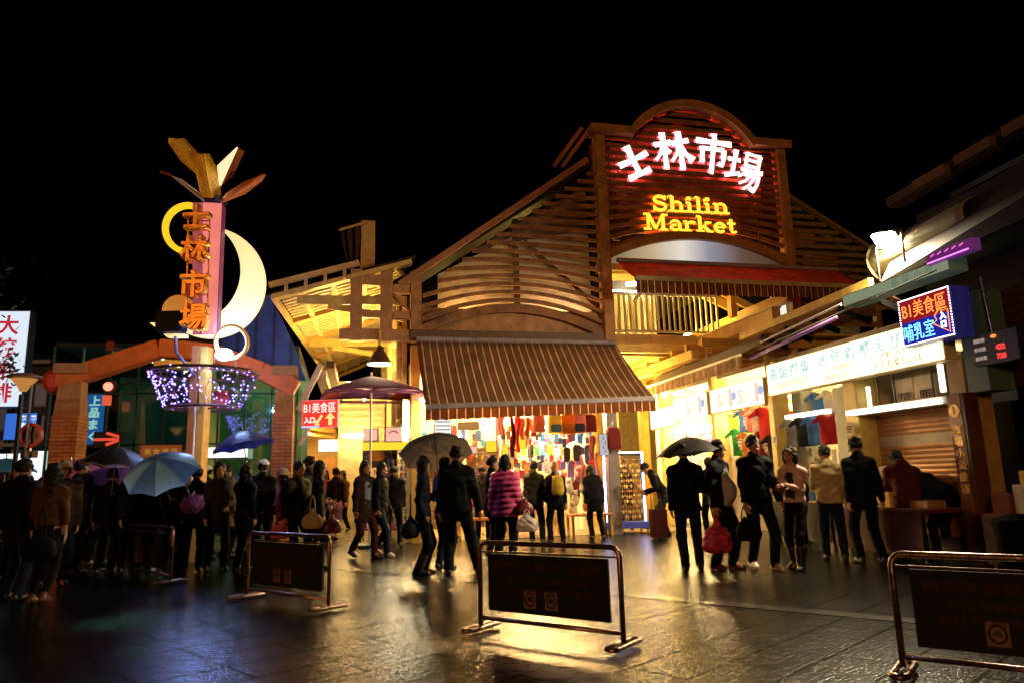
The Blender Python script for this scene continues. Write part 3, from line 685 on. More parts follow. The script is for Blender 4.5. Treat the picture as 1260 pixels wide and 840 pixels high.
def word(wd, u0, u1, v, h):
    s0, z = sz(u0, v, -.14); s1, z1 = sz(u1, v + (u1 - u0) * .045, -.14)
    tot = sum(LET[c][0] for c in wd); k = (s1 - s0) / tot; x = s0 - 2.7
    for i, c in enumerate(wd):
        mb = MB(); hb = MB(); tbk = MB()
        zz = z + (z1 - z) * (x - s0 + 2.7) / (s1 - s0)
        for j, (pts, w_) in enumerate(LET[c][1]):
            pts = [(x + px * k, zz + pz * h) for px, pz in pts]
            mb.strip(pts, w_ * (k + h) / 2 * .95, -.0011 * j, .035 - .0011 * j)
            hb.strip(pts, w_ * (k + h) / 2 * 1.1 + .02, .06 - .0011 * j, .072 - .0011 * j); tbk.strip(pts, w_ * (k + h) / 2 * .7, .085 - .0011 * j, .095 - .0011 * j)
        o = mb.build('letter', YEL, ls); hb.build('glow_edge', YELR, o); tbk.build('board_fill_light', YELB, o)
        x += LET[c][0] * k
word('Shilin', 803, 898, 259, .42)
word('Market', 793, 908, 282, .42)

# ------------------------------------------------------------------ moon tower sign at the left
TY = 13.0
tb = at(247, 640, TY); tb.z = 0
tw = thing('moon_tower_sign', 'tall salmon column sign with golden characters, crescent moon and petal crown', 'tower sign', tb, 0)
def T(u, v, dy=0.0): p = at(u, v, TY + dy) - tb; return (p.x, p.y, p.z)
GOLD = M('gold_petal', (1.0, .45, .05), .38, metal=.1, scale=16, var=.6, bump=.4, bscale=24, es=.10, ecol=(1, .3, .02))  # slight emission stands in for light on the petals
GOLDM = M('gold_metal', (.75, .3, .05), .33, metal=.6, scale=9, var=.3, bump=.25, bscale=20)
def plate(name, outline, mat, thick=.05, parent=tw, dys=None):
    mb = MB(); n = len(outline); dys = dys or [0] * n
    a = [T(u, v, dys[i]) for i, (u, v) in enumerate(outline)]
    mb.add(a + [(x, y + thick, z) for x, y, z in a], [tuple(range(n)), tuple(range(2 * n - 1, n - 1, -1))] + [(i, i + n, (i + 1) % n + n, (i + 1) % n) for i in range(n)])
    return mb.build(name, mat, parent)
def fold(name, left, ridge, right, mat, mat2=None, rd=-.22):
    # a folded petal: two flat faces meeting on a raised ridge
    mb = MB(); r0, r1 = T(*ridge[0], rd), T(*ridge[1], rd)
    L_ = [T(u, v, .1) for u, v in left]
    mb.add([r0] + L_ + [r1], [tuple(range(len(L_) + 2))])
    Rr = [T(u, v, .1) for u, v in right]
    m2 = MB(); m2.add([r0] + Rr + [r1], [tuple(range(len(Rr) + 2))])
    o = mb.build(name, mat, tw, thick=-.03); m2.build(name + '_face', mat2 or mat, o, thick=-.03); return o
fold('petal', [(217, 171), (209, 170), (209, 176), (224, 198)], [(218, 172), (243, 214)], [(226, 172), (243, 190)], GOLD)
fold('petal', [(244, 190), (243, 214), (248, 236), (249, 243)], [(249, 190), (258, 244)], [(256, 190), (268, 212), (270, 230), (270, 244)], GOLD)
fold('petal', [(269, 205), (271, 228)], [(293, 182), (272, 229)], [(301, 187), (286, 218)], E('petal_painted_light', (1, .72, .4), 1.25), M('petal_shade_brown', (.5, .14, .04), .45))  # bright face painted as emission, turned face painted in shade
fold('petal', [(196, 212), (206, 214)], [(212, 218), (251, 249)], [(224, 223), (246, 240)], M('petal_shade_brown', (.5, .14, .04), .45), M('petal_painted_blue_light', (.5, .55, .7), .4))  # right face painted with the blue white light on it
fold('petal', [(326, 214), (321, 222), (300, 238)], [(322, 215), (271, 249)], [(300, 224), (278, 238)], M('petal_rust', (.8, .22, .05), .45, bump=.3, es=.05, ecol=(1, .2, .03)), M('petal_shade_brown', (.5, .14, .04), .45))
p0 = T(263, 236, .35); MB().ball(p0, .09, 10).build('crown_lamp', E('crown_lamp_light', (1, .5, .2), 60), tw, smooth=True)
# petal crown socket
p0 = T(262, 248); MB().lathe([(.2, -.06), (.26, 0), (.2, .1)], (p0[0], p0[1] + .1, p0[2]), 10).build('crown_socket', BLACKM, tw)
SAL = M('salmon_panel', (.75, .3, .24), .5, var=.1, es=.7, ecol=(1, .24, .19))  # emission put into the column faces so they read as lit
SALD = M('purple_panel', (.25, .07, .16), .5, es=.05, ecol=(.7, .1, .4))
a, b, c_ = (238, 250), (250, 250), (273, 250); d_, e_, f_ = (238, 412), (250, 412), (266, 412)
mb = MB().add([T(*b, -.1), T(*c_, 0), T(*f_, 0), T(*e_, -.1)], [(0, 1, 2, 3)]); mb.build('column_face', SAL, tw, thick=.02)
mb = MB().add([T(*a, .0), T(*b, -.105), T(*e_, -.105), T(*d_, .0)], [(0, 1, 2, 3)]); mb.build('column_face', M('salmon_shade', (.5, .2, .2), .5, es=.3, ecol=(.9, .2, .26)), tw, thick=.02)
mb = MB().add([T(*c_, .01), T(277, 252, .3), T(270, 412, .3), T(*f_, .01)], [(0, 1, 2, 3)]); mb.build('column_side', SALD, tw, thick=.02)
# crescent
def circ(u0, v0, r, a0, a1, n): return [(u0 + r * math.cos(R(a0 + (a1 - a0) * k / n)), v0 - r * math.sin(R(a0 + (a1 - a0) * k / n))) for k in range(n + 1)]
outl = circ(258, 348, 68, 76, -150, 44)
inn = circ(231, 333, 65, -114, 54, 34)
MOON = M('cream_moon', (.8, .68, .42), .5, var=.06, scale=2, es=1.0, ecol=(1, .74, .30))
plate('crescent_moon', outl + inn, MOON, .08, dys=[.36] * 200)
ring = lambda u0, v0, ro, ri, a0, a1, n: circ(u0, v0, ro, a0, a1, n) + circ(u0, v0, ri, a1, a0, n)
plate('half_ring', ring(231, 281, 32, 25, 68, 272, 26), E('yellow_ring', (1, .62, .02), 1.05), .06, dys=[.15] * 100)
mb = MB(); q = [T(u, v, -.25) for u, v in circ(285, 421, 19.5, 0, 352, 40)]
mb.tube(q, .042, 8, closed=True); mb.build('ring', M('ochre_ring', (.8, .42, .12), .4, es=.18, ecol=(1, .5, .12)), tw, smooth=True)
plate('half_disc', circ(220, 384, 21, 0, 180, 18), M('ochre_disc', (.8, .36, .07), .5, es=.3, ecol=(1, .4, .06)), .06, dys=[.3] * 40)  # emission lifts the disc in place of light falling on it
plate('shelf_plate', [(184, 397), (193, 397), (209, 410), (229, 411), (229, 415), (206, 415)], M('cream_moon', (1, 1, 1)), .1, dys=[-.2] * 10)
q = T(211, 396, -.3); MB().box(q[0] - .24, q[0] + .24, q[1] - .14, q[1] + .16, q[2] - .2, q[2] + .18).build('lamp_housing', M('navy_housing', (.004, .006, .02), .5, spec=.1), tw, bevel=.03)
MB().tube([T(216, 414, -.2), T(217, 433, -.2), T(240, 462, -.1)], .03, 8).build('lamp_arm', M('blue_steel', (.4, .42, .5), .3, metal=.7), tw)
for ch, (u, v), s_ in (('士', (243, 268), .50), ('林', (241, 307), .50), ('市', (240, 350), .52), ('場', (240, 391), .50)):
    q = T(u, v, -.42)
    text('golden_character', ch, s_, GOLDM, tw, q, depth=.16, bold=.010, bevel=.012)
mb = MB()
for u in (231, 257): mb.tube([T(u + 1, 262, -.33), T(u - 2, 396, -.33)], .018, 6)
for v in (272, 318, 362, 400): mb.tube([T(231, v, -.33), T(257, v, -.33), ], .014, 6)
mb.build('character_rods', GOLDM, tw)
# pole and the ring of fairy lights around it
q = T(248, 425); r_ = T(245, 640)
MB().box(q[0] - .16, q[0] + .0, -.05, .25, 0, q[2]).build('pole', M('orange_pole', (.5, .18, .05), .45), tw, bevel=.01)
MB().box(q[0] + .0, q[0] + .13, -.04, .24, 0, q[2] - .02).build('pole', M('yellow_pole', (.7, .38, .08), .45, es=.06), tw, bevel=.01)
MB().tube([T(240, 500, -.25), T(234, 618, -.25)], .025, 8).build('side_rod', M('white_rod', (.7, .6, .5), .35), tw)
hz1, hz0 = T(247, 458)[2], T(247, 501)[2]
cx = T(248, 470)[0]
mb = MB()
for z, rr_ in ((hz1, .95), (hz0, .63)): mb.tube([(cx + rr_ * math.cos(2 * PI * k / 40), .1 + rr_ * math.sin(2 * PI * k / 40), z) for k in range(40)], .028, 6, closed=True)
for k in range(8):
    t = 2 * PI * k / 8 + .3; mb.tube([(cx + .95 * math.cos(t), .1 + .95 * math.sin(t), hz1), (cx + .63 * math.cos(t), .1 + .63 * math.sin(t), hz0)], .014, 5)
for k in range(4):
    t = PI * k / 2 + .3; mb.tube([(cx, .1, hz0), (cx + .63 * math.cos(t), .1 + .63 * math.sin(t), hz0)], .02, 5); mb.tube([(cx, .1, hz1 + .1), (cx + .95 * math.cos(t), .1 + .95 * math.sin(t), hz1)], .02, 5)
mb.build('light_basket', M('basket_steel', (.2, .12, .1), .3, metal=.6), tw)
mb = MB(); wires = MB()
for k in range(300):
    t = rng.uniform(0, 2 * PI); h = rng.uniform(0, 1) ** .9
    if math.cos(t) > .2 and math.sin(t) > -.2 and rng.random() < .7: continue
    rr_ = .63 + .32 * h + rng.normal(0, .03)
    mb.ball((cx + rr_ * math.cos(t), .1 + rr_ * math.sin(t), hz0 + (hz1 - hz0) * h + rng.normal(0, .02)), .0135, 5)
for k in range(26):
    t0 = 2 * PI * k / 26; pts = []
    for j in range(9):
        h = j / 8; rr_ = .64 + .31 * h + rng.normal(0, .02); t = t0 + .15 * math.sin(4 * h + k); pts.append((cx + rr_ * math.cos(t), .1 + rr_ * math.sin(t), hz0 + (hz1 - hz0) * h))
    wires.tube(pts, .005, 4)
fl = wires.build('fairy_light_string', M('light_wire', (.05, .03, .12), .5), tw)
tag(mb.build('fairy_bulbs', E('violet_bulbs', (.26, .16, 1.0), 9.0), fl), kind='stuff')
for u in (268, 277): 
    mb = MB(); a = T(u - 4, 480, -.1); mb.sheet(lambda x, y: (a[0] + .12 * x - .03 * y, a[1] + .05 * math.sin(4 * y), a[2] - .32 * y), 3, 6)
    mb.build('red_pennant', M('red_pennant_cloth', (.5, .05, .03), .7, trans=.3, es=.1), tw, smooth=True, thick=.004)
# floodlight of the tower
q = T(276, 436, -.35)
fd = thing('floodlight', 'glaring blue white floodlight mounted under the ring of the moon tower', 'floodlight', tb + Vector(q), R(8))
MB().box(-.09, .09, .03, .16, -.07, .07).build('housing', STEEL, fd, bevel=.015)
MB().ball((0, -.01, 0), .12, 14, (1.25, .55, .9)).build('lens', E('blue_white_flood', (.26, .42, 1.0), 480), fd, smooth=True)
MB().tube([(-.19, .08, 0), (-.19, .08, -.2), (.19, .08, -.2), (.19, .08, 0)], .014, 6).build('bracket', STEEL, fd)

# ------------------------------------------------------------------ brick gateway to the food court hall
GD = .6
sR, _ = sz(350, 500, GD); sLf, _ = sz(88, 500, GD)
gt = thing('gateway', 'orange beamed gateway on two brick columns with stone capitals', 'gateway', MP(0, GD, 0), TH)
zc = [sz(350, 505, GD)[1], sz(350, 468, GD)[1]]
for s, wd in ((sLf, .24), (sR, .2)):
    MB().box(s - wd, s + wd, -.3, .3, 0, zc[0] - .1).build('brick_column', BRICK, gt)
    MB().add([(s + x * a_, y * a_ * .95, z) for z, a_ in ((zc[0] - .1, wd * 1.02), (zc[1] - .15, wd * .86), (zc[1] + .1, wd * .9), (zc[1] + .1, wd * 1.25), (zc[1] + .3, wd * 1.25)) for x, y in ((-1, -1), (1, -1), (1, 1), (-1, 1))],
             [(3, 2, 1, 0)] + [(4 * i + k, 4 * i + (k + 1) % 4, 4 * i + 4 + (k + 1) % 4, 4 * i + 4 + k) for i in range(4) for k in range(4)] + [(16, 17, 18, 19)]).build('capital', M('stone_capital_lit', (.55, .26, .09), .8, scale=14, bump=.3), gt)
pts = [sz(u, v, GD - .1) for u, v in ((70, 468), (196, 428), (262, 434), (322, 456), (364, 478))]
ORB = M('orange_beam', (.85, .19, .035), .5, scale=3)
mb = MB()
for i in range(len(pts) - 1): mb.bar((pts[i][0], 0, pts[i][1]), (pts[i + 1][0], 0, pts[i + 1][1]), .42, .36 + .004 * i)
mb.build('beam', ORB, gt, bevel=.02)
MB().ball((pts[0][0] - .05, 0, pts[0][1]), .26, 10).build('beam_end', M('red_beam_end', (.8, .1, .04), .5), gt)
mb = MB().bar((sR + .3, -.1, zc[0]), (sR + .75, -.1, zc[1] + .35), .14, .12).bar((sR + .35, -.1, zc[0] - .75), (sR + .62, -.1, zc[0] - .2), .08, .08).bar((sR + .62, -.1, zc[0] - .2), (sR + .95, -.1, zc[0] - .05), .08, .08)
mb.build('brace', M('pale_brace', (.66, .5, .3), .5), gt)
# hall behind the gateway
hl = thing('glazed_hall', 'dim green glazed hall behind the brick gateway', 'hall', MP(0, GD + 2.2, 0), TH)
GRW = M('green_wall', (.06, .15, .13), .75, scale=40, var=.45, bump=.3, bscale=120)
x0, x1 = sLf - 1.2, sR + .12
MB().box(x0, x1, 5.0, 5.1, 0, 4.6).build('back_wall', GRW, hl)
MB().box(x0, x1, .0, 5.1, 4.6, 4.7).build('ceiling', DARK, hl)
MB().box((x0 + x1) / 2 + .6, x1, 2.2, 2.3, 0, 3.9).build('inner_wall', M('green_speckled_wall', (.09, .2, .11), .8, scale=60, var=.6), hl)
MB().box((x0 + x1) / 2 - .1, (x0 + x1) / 2 + .4, 2.0, 2.5, 0, 4.6).build('pillar', M('pale_green_pillar', (.2, .3, .24), .7), hl)
mb = MB(); nP = 9
for k in range(nP + 1):
    x = x0 + (x1 - x0) * k / nP; mb.box(x - .02, x + .02, -.03, .03, 0, 4.6)
for z in (1.1, 2.3, 3.5): mb.box(x0, x1, -.026, .026, z - .02, z + .02)
mb.build('glazing_bars', M('glazing_bar', (.03, .06, .055), .4, metal=.4), hl)
def glass_mat():
    m, nt, out = _nodes('hall_glass'); t = N(nt, 'ShaderNodeBsdfTransparent'); t.inputs[0].default_value = (.62, .85, .74, 1)
    gl = N(nt, 'ShaderNodeBsdfGlossy', Roughness=.04); gl.inputs[0].default_value = (.8, .95, .9, 1)
    mx = N(nt, 'ShaderNodeMixShader', Fac=.16); nt.links.new(t.outputs[0], mx.inputs[1]); nt.links.new(gl.outputs[0], mx.inputs[2]); nt.links.new(mx.outputs[0], out.inputs[0]); return m
MB().box(x0, x1, -.006, .006, 0, 4.6).build('glass', glass_mat(), hl)
GT = E('greenish_tube', (.6, 1.0, .92), 75)
for (u, v, u2, v2) in ((165, 447, 180, 442), (184, 445, 196, 442)):
    a = sz(u, v, GD + 3.4); b = sz(u2, v2, GD + 3.4)
    MB().tube([(a[0], 1.2, a[1]), (b[0] + .25, 1.25, b[1] + .05)], .03, 8).build('tube_lamp', GT, hl)
MB().tube([(x1 - 1.6, 1.4, 4.4), (x1 - .6, 1.4, 4.4)], .03, 8).build('tube_lamp', GT, hl)
q = sz(213, 447, GD + 2.0); MB().lathe([(.42, -.06), (.45, .02), (.2, .1)], (q[0], -.15, q[1]), 20).build('ceiling_disc', M('ochre_disc', (1, 1, 1)), hl)
q2 = sz(221, 449, GD + 1.9); MB().ball((q2[0], -.4, q2[1]), .07, 8).build('disc_lamp', E('disc_bulb', (1, .62, .25), 9), hl)
# dark blue clad block above and behind
bz = sz(140, 379, GD + 4.5); bz2 = sz(345, 352, GD + 2.4)
bb = thing('blue_clad_block', 'dark blue metal clad building block rising behind the gateway', 'building', MP(0, GD + 2.0, 0), TH)
BLU = lines_mat('blue_cladding', (.03, .11, .6), .42, axis=0, depth=.3, rough=.35, metal=.3)
pl = [sz(u, v, GD + 2.0) for u, v in ((262, 436), (262, 392), (332, 362), (360, 420), (376, 468), (330, 462))]
MB().prism(pl, 0, .15).build('blue_wall', BLU, bb)
MB().box(sLf + .6, sR - 1.3, 2.6, 9, 4.72, bz[1]).build('upper_storey', DARK, bb)
MB().box(sLf + .55, sR - 1.0, 2.5, 2.58, bz[1] - .02, bz[1] + .06).build('roof_edge', M('rust_edge', (.3, .1, .06), .5), bb)
for (u, v) in ((135, 425),):
    q = sz(u, v, GD + 1.9); MB().box(q[0] - .07, q[0] + .07, -.1, -.02, q[1] - .1, q[1] + .1).build('small_red_sign', E('dim_red', (1, .12, .04), .08), bb)
# ------------------------------------------------------------------ shop row on the right: local x runs toward the street, y into the shop
RS = 2.46
RZ = TH - PI / 2
row = thing('shop_row', 'low row of open market shops with columns, dark upper storey and roller shutters', 'shop building', MP(RS, 0, 0), RZ)
def RB(name, mb, mat, **k):
    if name in ('fascia_clip', 'eave_bracket', 'purlin_end', 'shelf_rod', 'storage_box', 'vent_grille_'): return each(name, mb, mat, row, **k)
    return mb.build(name, mat, row, **k)
def xz(u, v, y=0.0): d, z = dz(u, v, RS + y); return -d, z
def RP(x, y, z): return MP(RS + y, -x, z)
YCOL = M('yellow_column', (.55, .42, .12), .5, var=.2)
cols = [(-2.2, .2, YCOL), (.62, .16, YCOL), (2.98, .17, YCOL)]
for x, w_, m_ in cols: RB('column', MB().box(x - w_ / 2, x + w_ / 2, -.06, .3, 0, 3.6), m_, bevel=.01)
RB('column', MB().box(3.12, 3.42, .32, .62, 0, 2.9), GREYP, bevel=.01)
RB('column', MB().box(4.62, 5.02, .12, .5, 0, 2.7), GREYP, bevel=.01)
RB('column', MB().box(5.08, 5.4, -.02, .4, 0, 3.0), YCOL, bevel=.01)
RB('column', MB().box(7.28, 7.56, -.02, .4, 0, 2.75), M('tan_column', (.4, .26, .12), .6, bump=.2), bevel=.01)
RB('column', MB().box(7.62, 7.98, -.05, .35, 2.26, 3.6), TEAL, bevel=.01)
# walls and ceilings
RB('back_wall', MB().box(-3, 5.2, 3.2, 3.3, 0, 3.5), M('white_shop_wall', (.72, .64, .5), .7, var=.1))
RB('side_wall', MB().box(5.14, 5.24, .4, 3.2, 0, 3.3), CREAM)
RB('divider_wall', MB().box(3.0, 3.08, .5, 3.2, 0, 3.3), CREAM)
for x in (-2.98, .5): RB('divider_wall', MB().box(x, x + .08, .12, 3.2, 0, 3.42), M('white_shop_wall', (1, 1, 1)))
RB('ceiling', MB().box(-3, 7.6, .1, 3.3, 3.42, 3.5), M('shop_ceiling_paint', (.6, .52, .4), .7))
RB('upper_wall', MB().box(6.6, 16, .5, .7, 3.5, 5.2), M('dark_upper_wall', (.008, .004, .004), .8))
# roller shutter shop
SHM = lines_mat('orange_shutter', (.36, .15, .045), .075, axis=2, depth=.5, rough=.45, metal=.2)
RB('shutter', MB().box(5.42, 7.27, .3, .36, .3, 2.16), SHM)
RB('shutter_band', MB().box(5.43, 7.26, .285, .3, 1.64, 1.8), M('shutter_band_metal', (.32, .25, .16), .4))
RB('counter_step', MB().box(5.4, 7.6, .2, .9, 0, .3), DARK)
RB('lintel_shelf', MB().box(5.3, 7.36, -.08, .32, 2.16, 2.27), WHITEP, bevel=.01)
RB('recess_back', MB().box(5.4, 7.4, 1.0, 1.1, 2.2, 2.9), M('recess_paint', (.4, .36, .24), .7))
mb = MB()
for x in (5.9, 6.25, 7.0): mb.box(x - .012, x + .012, -.02, .0, 2.27, 2.72)
RB('shelf_rod', mb, BLACKM)
mb = MB().box(5.85, 6.3, .3, .8, 2.3, 2.68).box(6.32, 6.72, .28, .8, 2.3, 2.68); RB('storage_box', mb, M('white_box', (.62, .55, .4), .6), bevel=.01)
vg0, vg1 = MB(), MB()
for x0_, mb in ((6.0, vg0), (6.45, vg1)):
    for k in range(5): mb.box(x0_ + k * .055, x0_ + .012 + k * .055, .262, .275, 2.33, 2.44)
    mb.box(x0_ - .01, x0_ + .24, .262, .275, 2.43, 2.445)
[RB('vent_grille', m_, BLACKM) for m_ in (vg0, vg1)]
# second shutter by the brass column
RB('shutter', MB().box(7.95, 13, .5, .56, .3, 2.3), SHM)
RB('shutter_band', MB().box(7.96, 12.9, .485, .5, 1.64, 1.8), M('shutter_band_metal', (1, 1, 1)))
RB('dark_lintel', MB().box(7.9, 13, .35, .6, 2.3, 3.6), lines_mat('dark_red_cladding', (.05, .012, .012), .12, axis=2, depth=.4))
RB('teal_pilaster', MB().box(8.72, 8.82, .1, .34, 2.0, 3.7), TEAL)
q = xz(1250, 350); RB('teal_panel', MB().box(8.55, 9.6, .2, .3, 2.9, 3.95), M('teal_glow_panel', (.03, .2, .17), .4, es=.05, ecol=(.1, .8, .6)))
RB('steel_strip', MB().tube([(8.05, -.02, 3.75), (8.12, -.02, 2.75)], .018, 6), STEEL)
# light tubes of the row
for x0_, x1_, y, z in ((-2.6, .2, .5, 2.42), (.9, 2.7, .5, 2.45), (-2.4, 2.6, 2.2, 3.2)):
    RB('tube_light', MB().tube([(x0_, y, z), (x1_, y, z)], .035, 8), TUBE)
def slat_light(x0_, x1_, y, z): 
    RB('shelf_light', MB().box(x0_, x1_, y, y + .1, z, z + .075), E('shelf_tube_white', (1, .88, .66), 3.2))
slat_light(3.3, 4.55, .02, 2.28); slat_light(5.28, 7.2, -.16, 2.17)
RB('tube_light', MB().tube([(3.3, 2.2, 3.2), (5.0, 2.2, 3.2)], .035, 8), TUBE)
RB('upright_light', MB().box(7.16, 7.22, -.05, .0, 2.33, 2.72), E('shelf_tube_white', (1, 1, 1)))
RB('upright_light', MB().box(5.5, 5.54, .1, .15, 2.3, 2.62), E('shelf_tube_white', (1, 1, 1)))
# upper roofs, fascias and duct
RB('eave_beam', MB().bar((2.2, -.1, 4.1), (6.15, -.1, 4.2), .1, .14), M('yellow_eave', (.6, .38, .1), .5))
RB('eave_underside', MB().add([(2.4, -.05, 4.05), (6.1, -.05, 4.15), (6.1, .5, 3.9), (2.4, .5, 3.8)], [(0, 1, 2, 3)]), M('rust_soffit', (.3, .13, .05), .6), thick=.03)
mb = MB()
for k in range(5): mb.bar((2.8 + .8 * k, -.02, 4.0), (2.9 + .8 * k, .5, 3.75), .07, .09)
RB('eave_bracket', mb, BLACKM)
def curve_duct(t_, a_):
    x = 6.0 + 1.9 * t_; ang = PI * (a_ * 1.0); return (x, .34 - .34 * math.sin(ang), 4.3 + .12 * t_ - .26 * math.cos(ang) + .3)
RB('round_fascia', MB().sheet(curve_duct, 12, 10), M('beige_fascia', (.16, .135, .08), .6), smooth=True, thick=.02)
RB('fascia_end', MB().lathe([(.3, 0), (.34, .03)], (6.0, .3, 4.6), 18, 'x'), M('beige_fascia', (1, 1, 1)))
mb = MB()
for x in (6.3, 6.85): mb.tube([(x, -.06, 4.18), (x, -.06, 4.85)], .02, 6)
RB('fascia_clip', mb, STEEL)
RB('dark_fascia', MB().add([(6.4, -.1, 4.1), (16, -.1, 4.6), (16, -.1, 5.6), (6.4, .5, 5.0)], [(0, 1, 2, 3)]), M('maroon_fascia', (.012, .004, .003), .7), thick=.06)
RB('upper_roof', MB().bar((5.4, 1.2, 5.9), (16, 1.2, 6.5), .3, .16).bar((6.0, 1.4, 5.4), (16, 1.4, 5.9), .2, .2), M('rust_roof_edge', (.02, .008, .005), .7))
mb = MB()
for k in range(9): mb.bar((6.2 + k * .85, .95, 5.88 + k * .048), (6.85 + k * .85, .95, 5.9 + k * .048), .12, .16)
RB('purlin_end', mb, M('ochre_purlin', (.10, .05, .016), .7))
RB('roof_slab', MB().add([(7.2, .6, 5.25), (16, .6, 5.6), (16, 6, 7.0), (7.2, 6, 6.6)], [(0, 1, 2, 3)]), DARK, thick=.08)
# lit soffit sign (pale green) and violet tube sign
def signbox(name, label, x0_, x1_, z0, z1, y, depth, mat, cat='light box sign', group=None, frame=None):
    t = thing(name, label, cat, RP((x0_ + x1_) / 2, y, (z0 + z1) / 2), RZ, group)
    w_, h_ = x1_ - x0_, z1 - z0
    MB().box(-w_ / 2, w_ / 2, .004, depth, -h_ / 2, h_ / 2).build('case', frame or M('cream_sign_case', (.6, .5, .25), .5), t)
    MB().box(-w_ / 2 + .02, w_ / 2 - .02, -.012, .002, -h_ / 2 + .02, h_ / 2 - .02).build('face', mat, t)
    return t
GLW = E('cream_sign_light', (1.0, .80, .44), 2.8)
GLW2 = E('hot_sign_light', (1.0, .80, .42), 4.5)
PBL = E('pale_blue_print', (.52, .82, .82), .95); PRD = E('pale_red_print', (1, .72, .52), .98); PGN = E('pale_green_print', (.85, .95, .62), 1.0); PDK = E('dark_print', (.5, .42, .27), .9); PBL2 = E('blue_print', (.5, .6, .92), .9)
b0, b1 = 3.12, 7.44
sg = signbox('light_box_sign', 'long cream light box sign with pale blue characters above the t-shirt stall', b0, b1, 2.74, 3.36, -.16, .2, GLW)
W_ = b1 - b0
def on(sgn, s, x, z, size, mat, **k): return text('lettering', s, size, mat, sgn, (x, -.02, z), depth=.008, **k)
for i, ch in enumerate('高級撈魚'): on(sg, ch, -W_ / 2 + .24 + i * .33, .09, .27, PBL, bold=.006)
on(sg, '活海鮮現撈現煮', -W_ / 2 + .72, -.15, .17, PRD)
for i, ch in enumerate('迷你釣蝦'): on(sg, ch, -W_ / 2 + 1.72 + i * .36, .13, .24, PBL, bold=.004)
for i, ch in enumerate('えび釣'): on(sg, ch, -W_ / 2 + 3.12 + i * .34, .12, .24, PBL, bold=.004)
on(sg, 'とても楽しいよ', -W_ / 2 + 3.45, -.19, .15, PDK); on(sg, 'どうぞ楽しんで下さい', -W_ / 2 + 3.45, -.04, .11, PDK)
on(sg, '大人小孩都好玩', -W_ / 2 + 2.1, -.06, .12, PRD); on(sg, '每次一百元', -W_ / 2 + 2.1, -.2, .12, PDK)
for (xa, xb, lab) in ((.72, 2.88, 'washed out white light box sign with pastel letters below the pleated awning'), (-1.15, .54, 'short white light box sign at the passage corner with pastel letters')):
    s2 = signbox('light_box_sign', lab, xa, xb, 2.62, 3.16, -.12, .16, GLW2); w2 = xb - xa
    for k, fx in enumerate((-.3, .1) if w2 > 2 else (-.05,)):
        on(s2, 'S', fx * w2, -.02, .4, PRD, bold=.012); on(s2, 'p', fx * w2 + .18, -.06, .34, PGN, bold=.01); on(s2, 'c', fx * w2 + .36, -.02, .34, PGN, bold=.01)
    for fx in ((-.06, .42) if w2 > 2 else (.34,)):
        MB().box(fx * w2 - .12, fx * w2 + .02, -.02, -.013, -.2, .2).build('print_patch', PRD, s2)
        MB().lathe([(.1, 0), (.1, .006)], (fx * w2 + .1, -.02, .02), 12, 'y').build('print_patch', PBL2, s2)
signbox('light_box_sign', 'far end white light box sign with a faint pink print', -2.75, -1.2, 2.5, 3.05, -.1, .14, E('pink_sign_light', (1, .85, .74), 1.5))
# pleated awning of the row
t = thing('shop_row_awning', 'dusty grey awning with a brown pleated valance over the shop row', 'awning', RP(0, 0, 0), RZ)
MB().sheet(lambda u, v: (-2.3 + 5.35 * u, .1 - .75 * v, 4.0 - .48 * v - .05 * math.sin(PI * v) + .03 * math.sin(9 * u) * v + .06 * u), 30, 6).build('canopy', M('dusty_canvas', (.15, .115, .085), .8, scale=4, var=.3, trans=.15), t, smooth=True, thick=.004)
PLT = stripes('pleat_stripe', .11, [(0, (.3, .15, .06)), (.72, (.05, .02, .012)), (.84, (.42, .3, .18))], trans=.35)
MB().sheet(lambda u, v: (-2.3 + 5.35 * u, -.66 + .015 * math.sin(120 * u), 3.5 + .06 * u - .24 * v), 160, 2).build('valance', PLT, t, thick=.003)
MB().bar((-2.3, -.66, 3.51), (3.05, -.66, 3.57), .05, .05).build('front_bar', M('awning_arm', (1, 1, 1)), t)
t = thing('furled_awning', 'long grey folded awning with violet underside slung above the cream sign', 'awning', RP(0, 0, 0), RZ)
MB().sheet(lambda u, v: (3.1 + 4.6 * u, -.42 + .5 * v, 3.62 + .3 * u + .22 * v), 16, 2).build('canopy', M('grey_canvas', (.17, .15, .14), .8), t, thick=.02)
MB().tube([(3.05, -.45, 3.5), (5.7, -.45, 3.72)], .035, 8).build('rolled_cloth', M('violet_canvas', (.26, .13, .34), .7, es=.02, ecol=(.5, .2, .8)), t, smooth=True)
MB().tube([(3.4, -.42, 3.75), (5.8, -.42, 3.92)], .02, 6).build('front_bar', M('pale_bar', (.6, .55, .5), .4), t)
# floodlight on the roof
fx = at(1090, 296, 10.6)
fd = thing('floodlight', 'square white floodlight glaring on top of the beige round fascia', 'floodlight', fx, R(-28))
MB().box(-.21, .21, .0, .13, -.15, .15).build('housing', BLACKM, fd, bevel=.02)
MB().add([(-.19, -.004, -.13), (.19, -.004, -.13), (.19, -.004, .13), (-.19, -.004, .13)], [(0, 1, 2, 3)]).build('lens', E('white_flood', (1, .84, .52), 1900), fd)
fd.rotation_euler = (R(48), R(10), R(-66))
MB().tube([(0, .1, -.1), (0, .12, -.35), (.1, .2, -.4)], .02, 6).build('bracket', STEEL, fd)
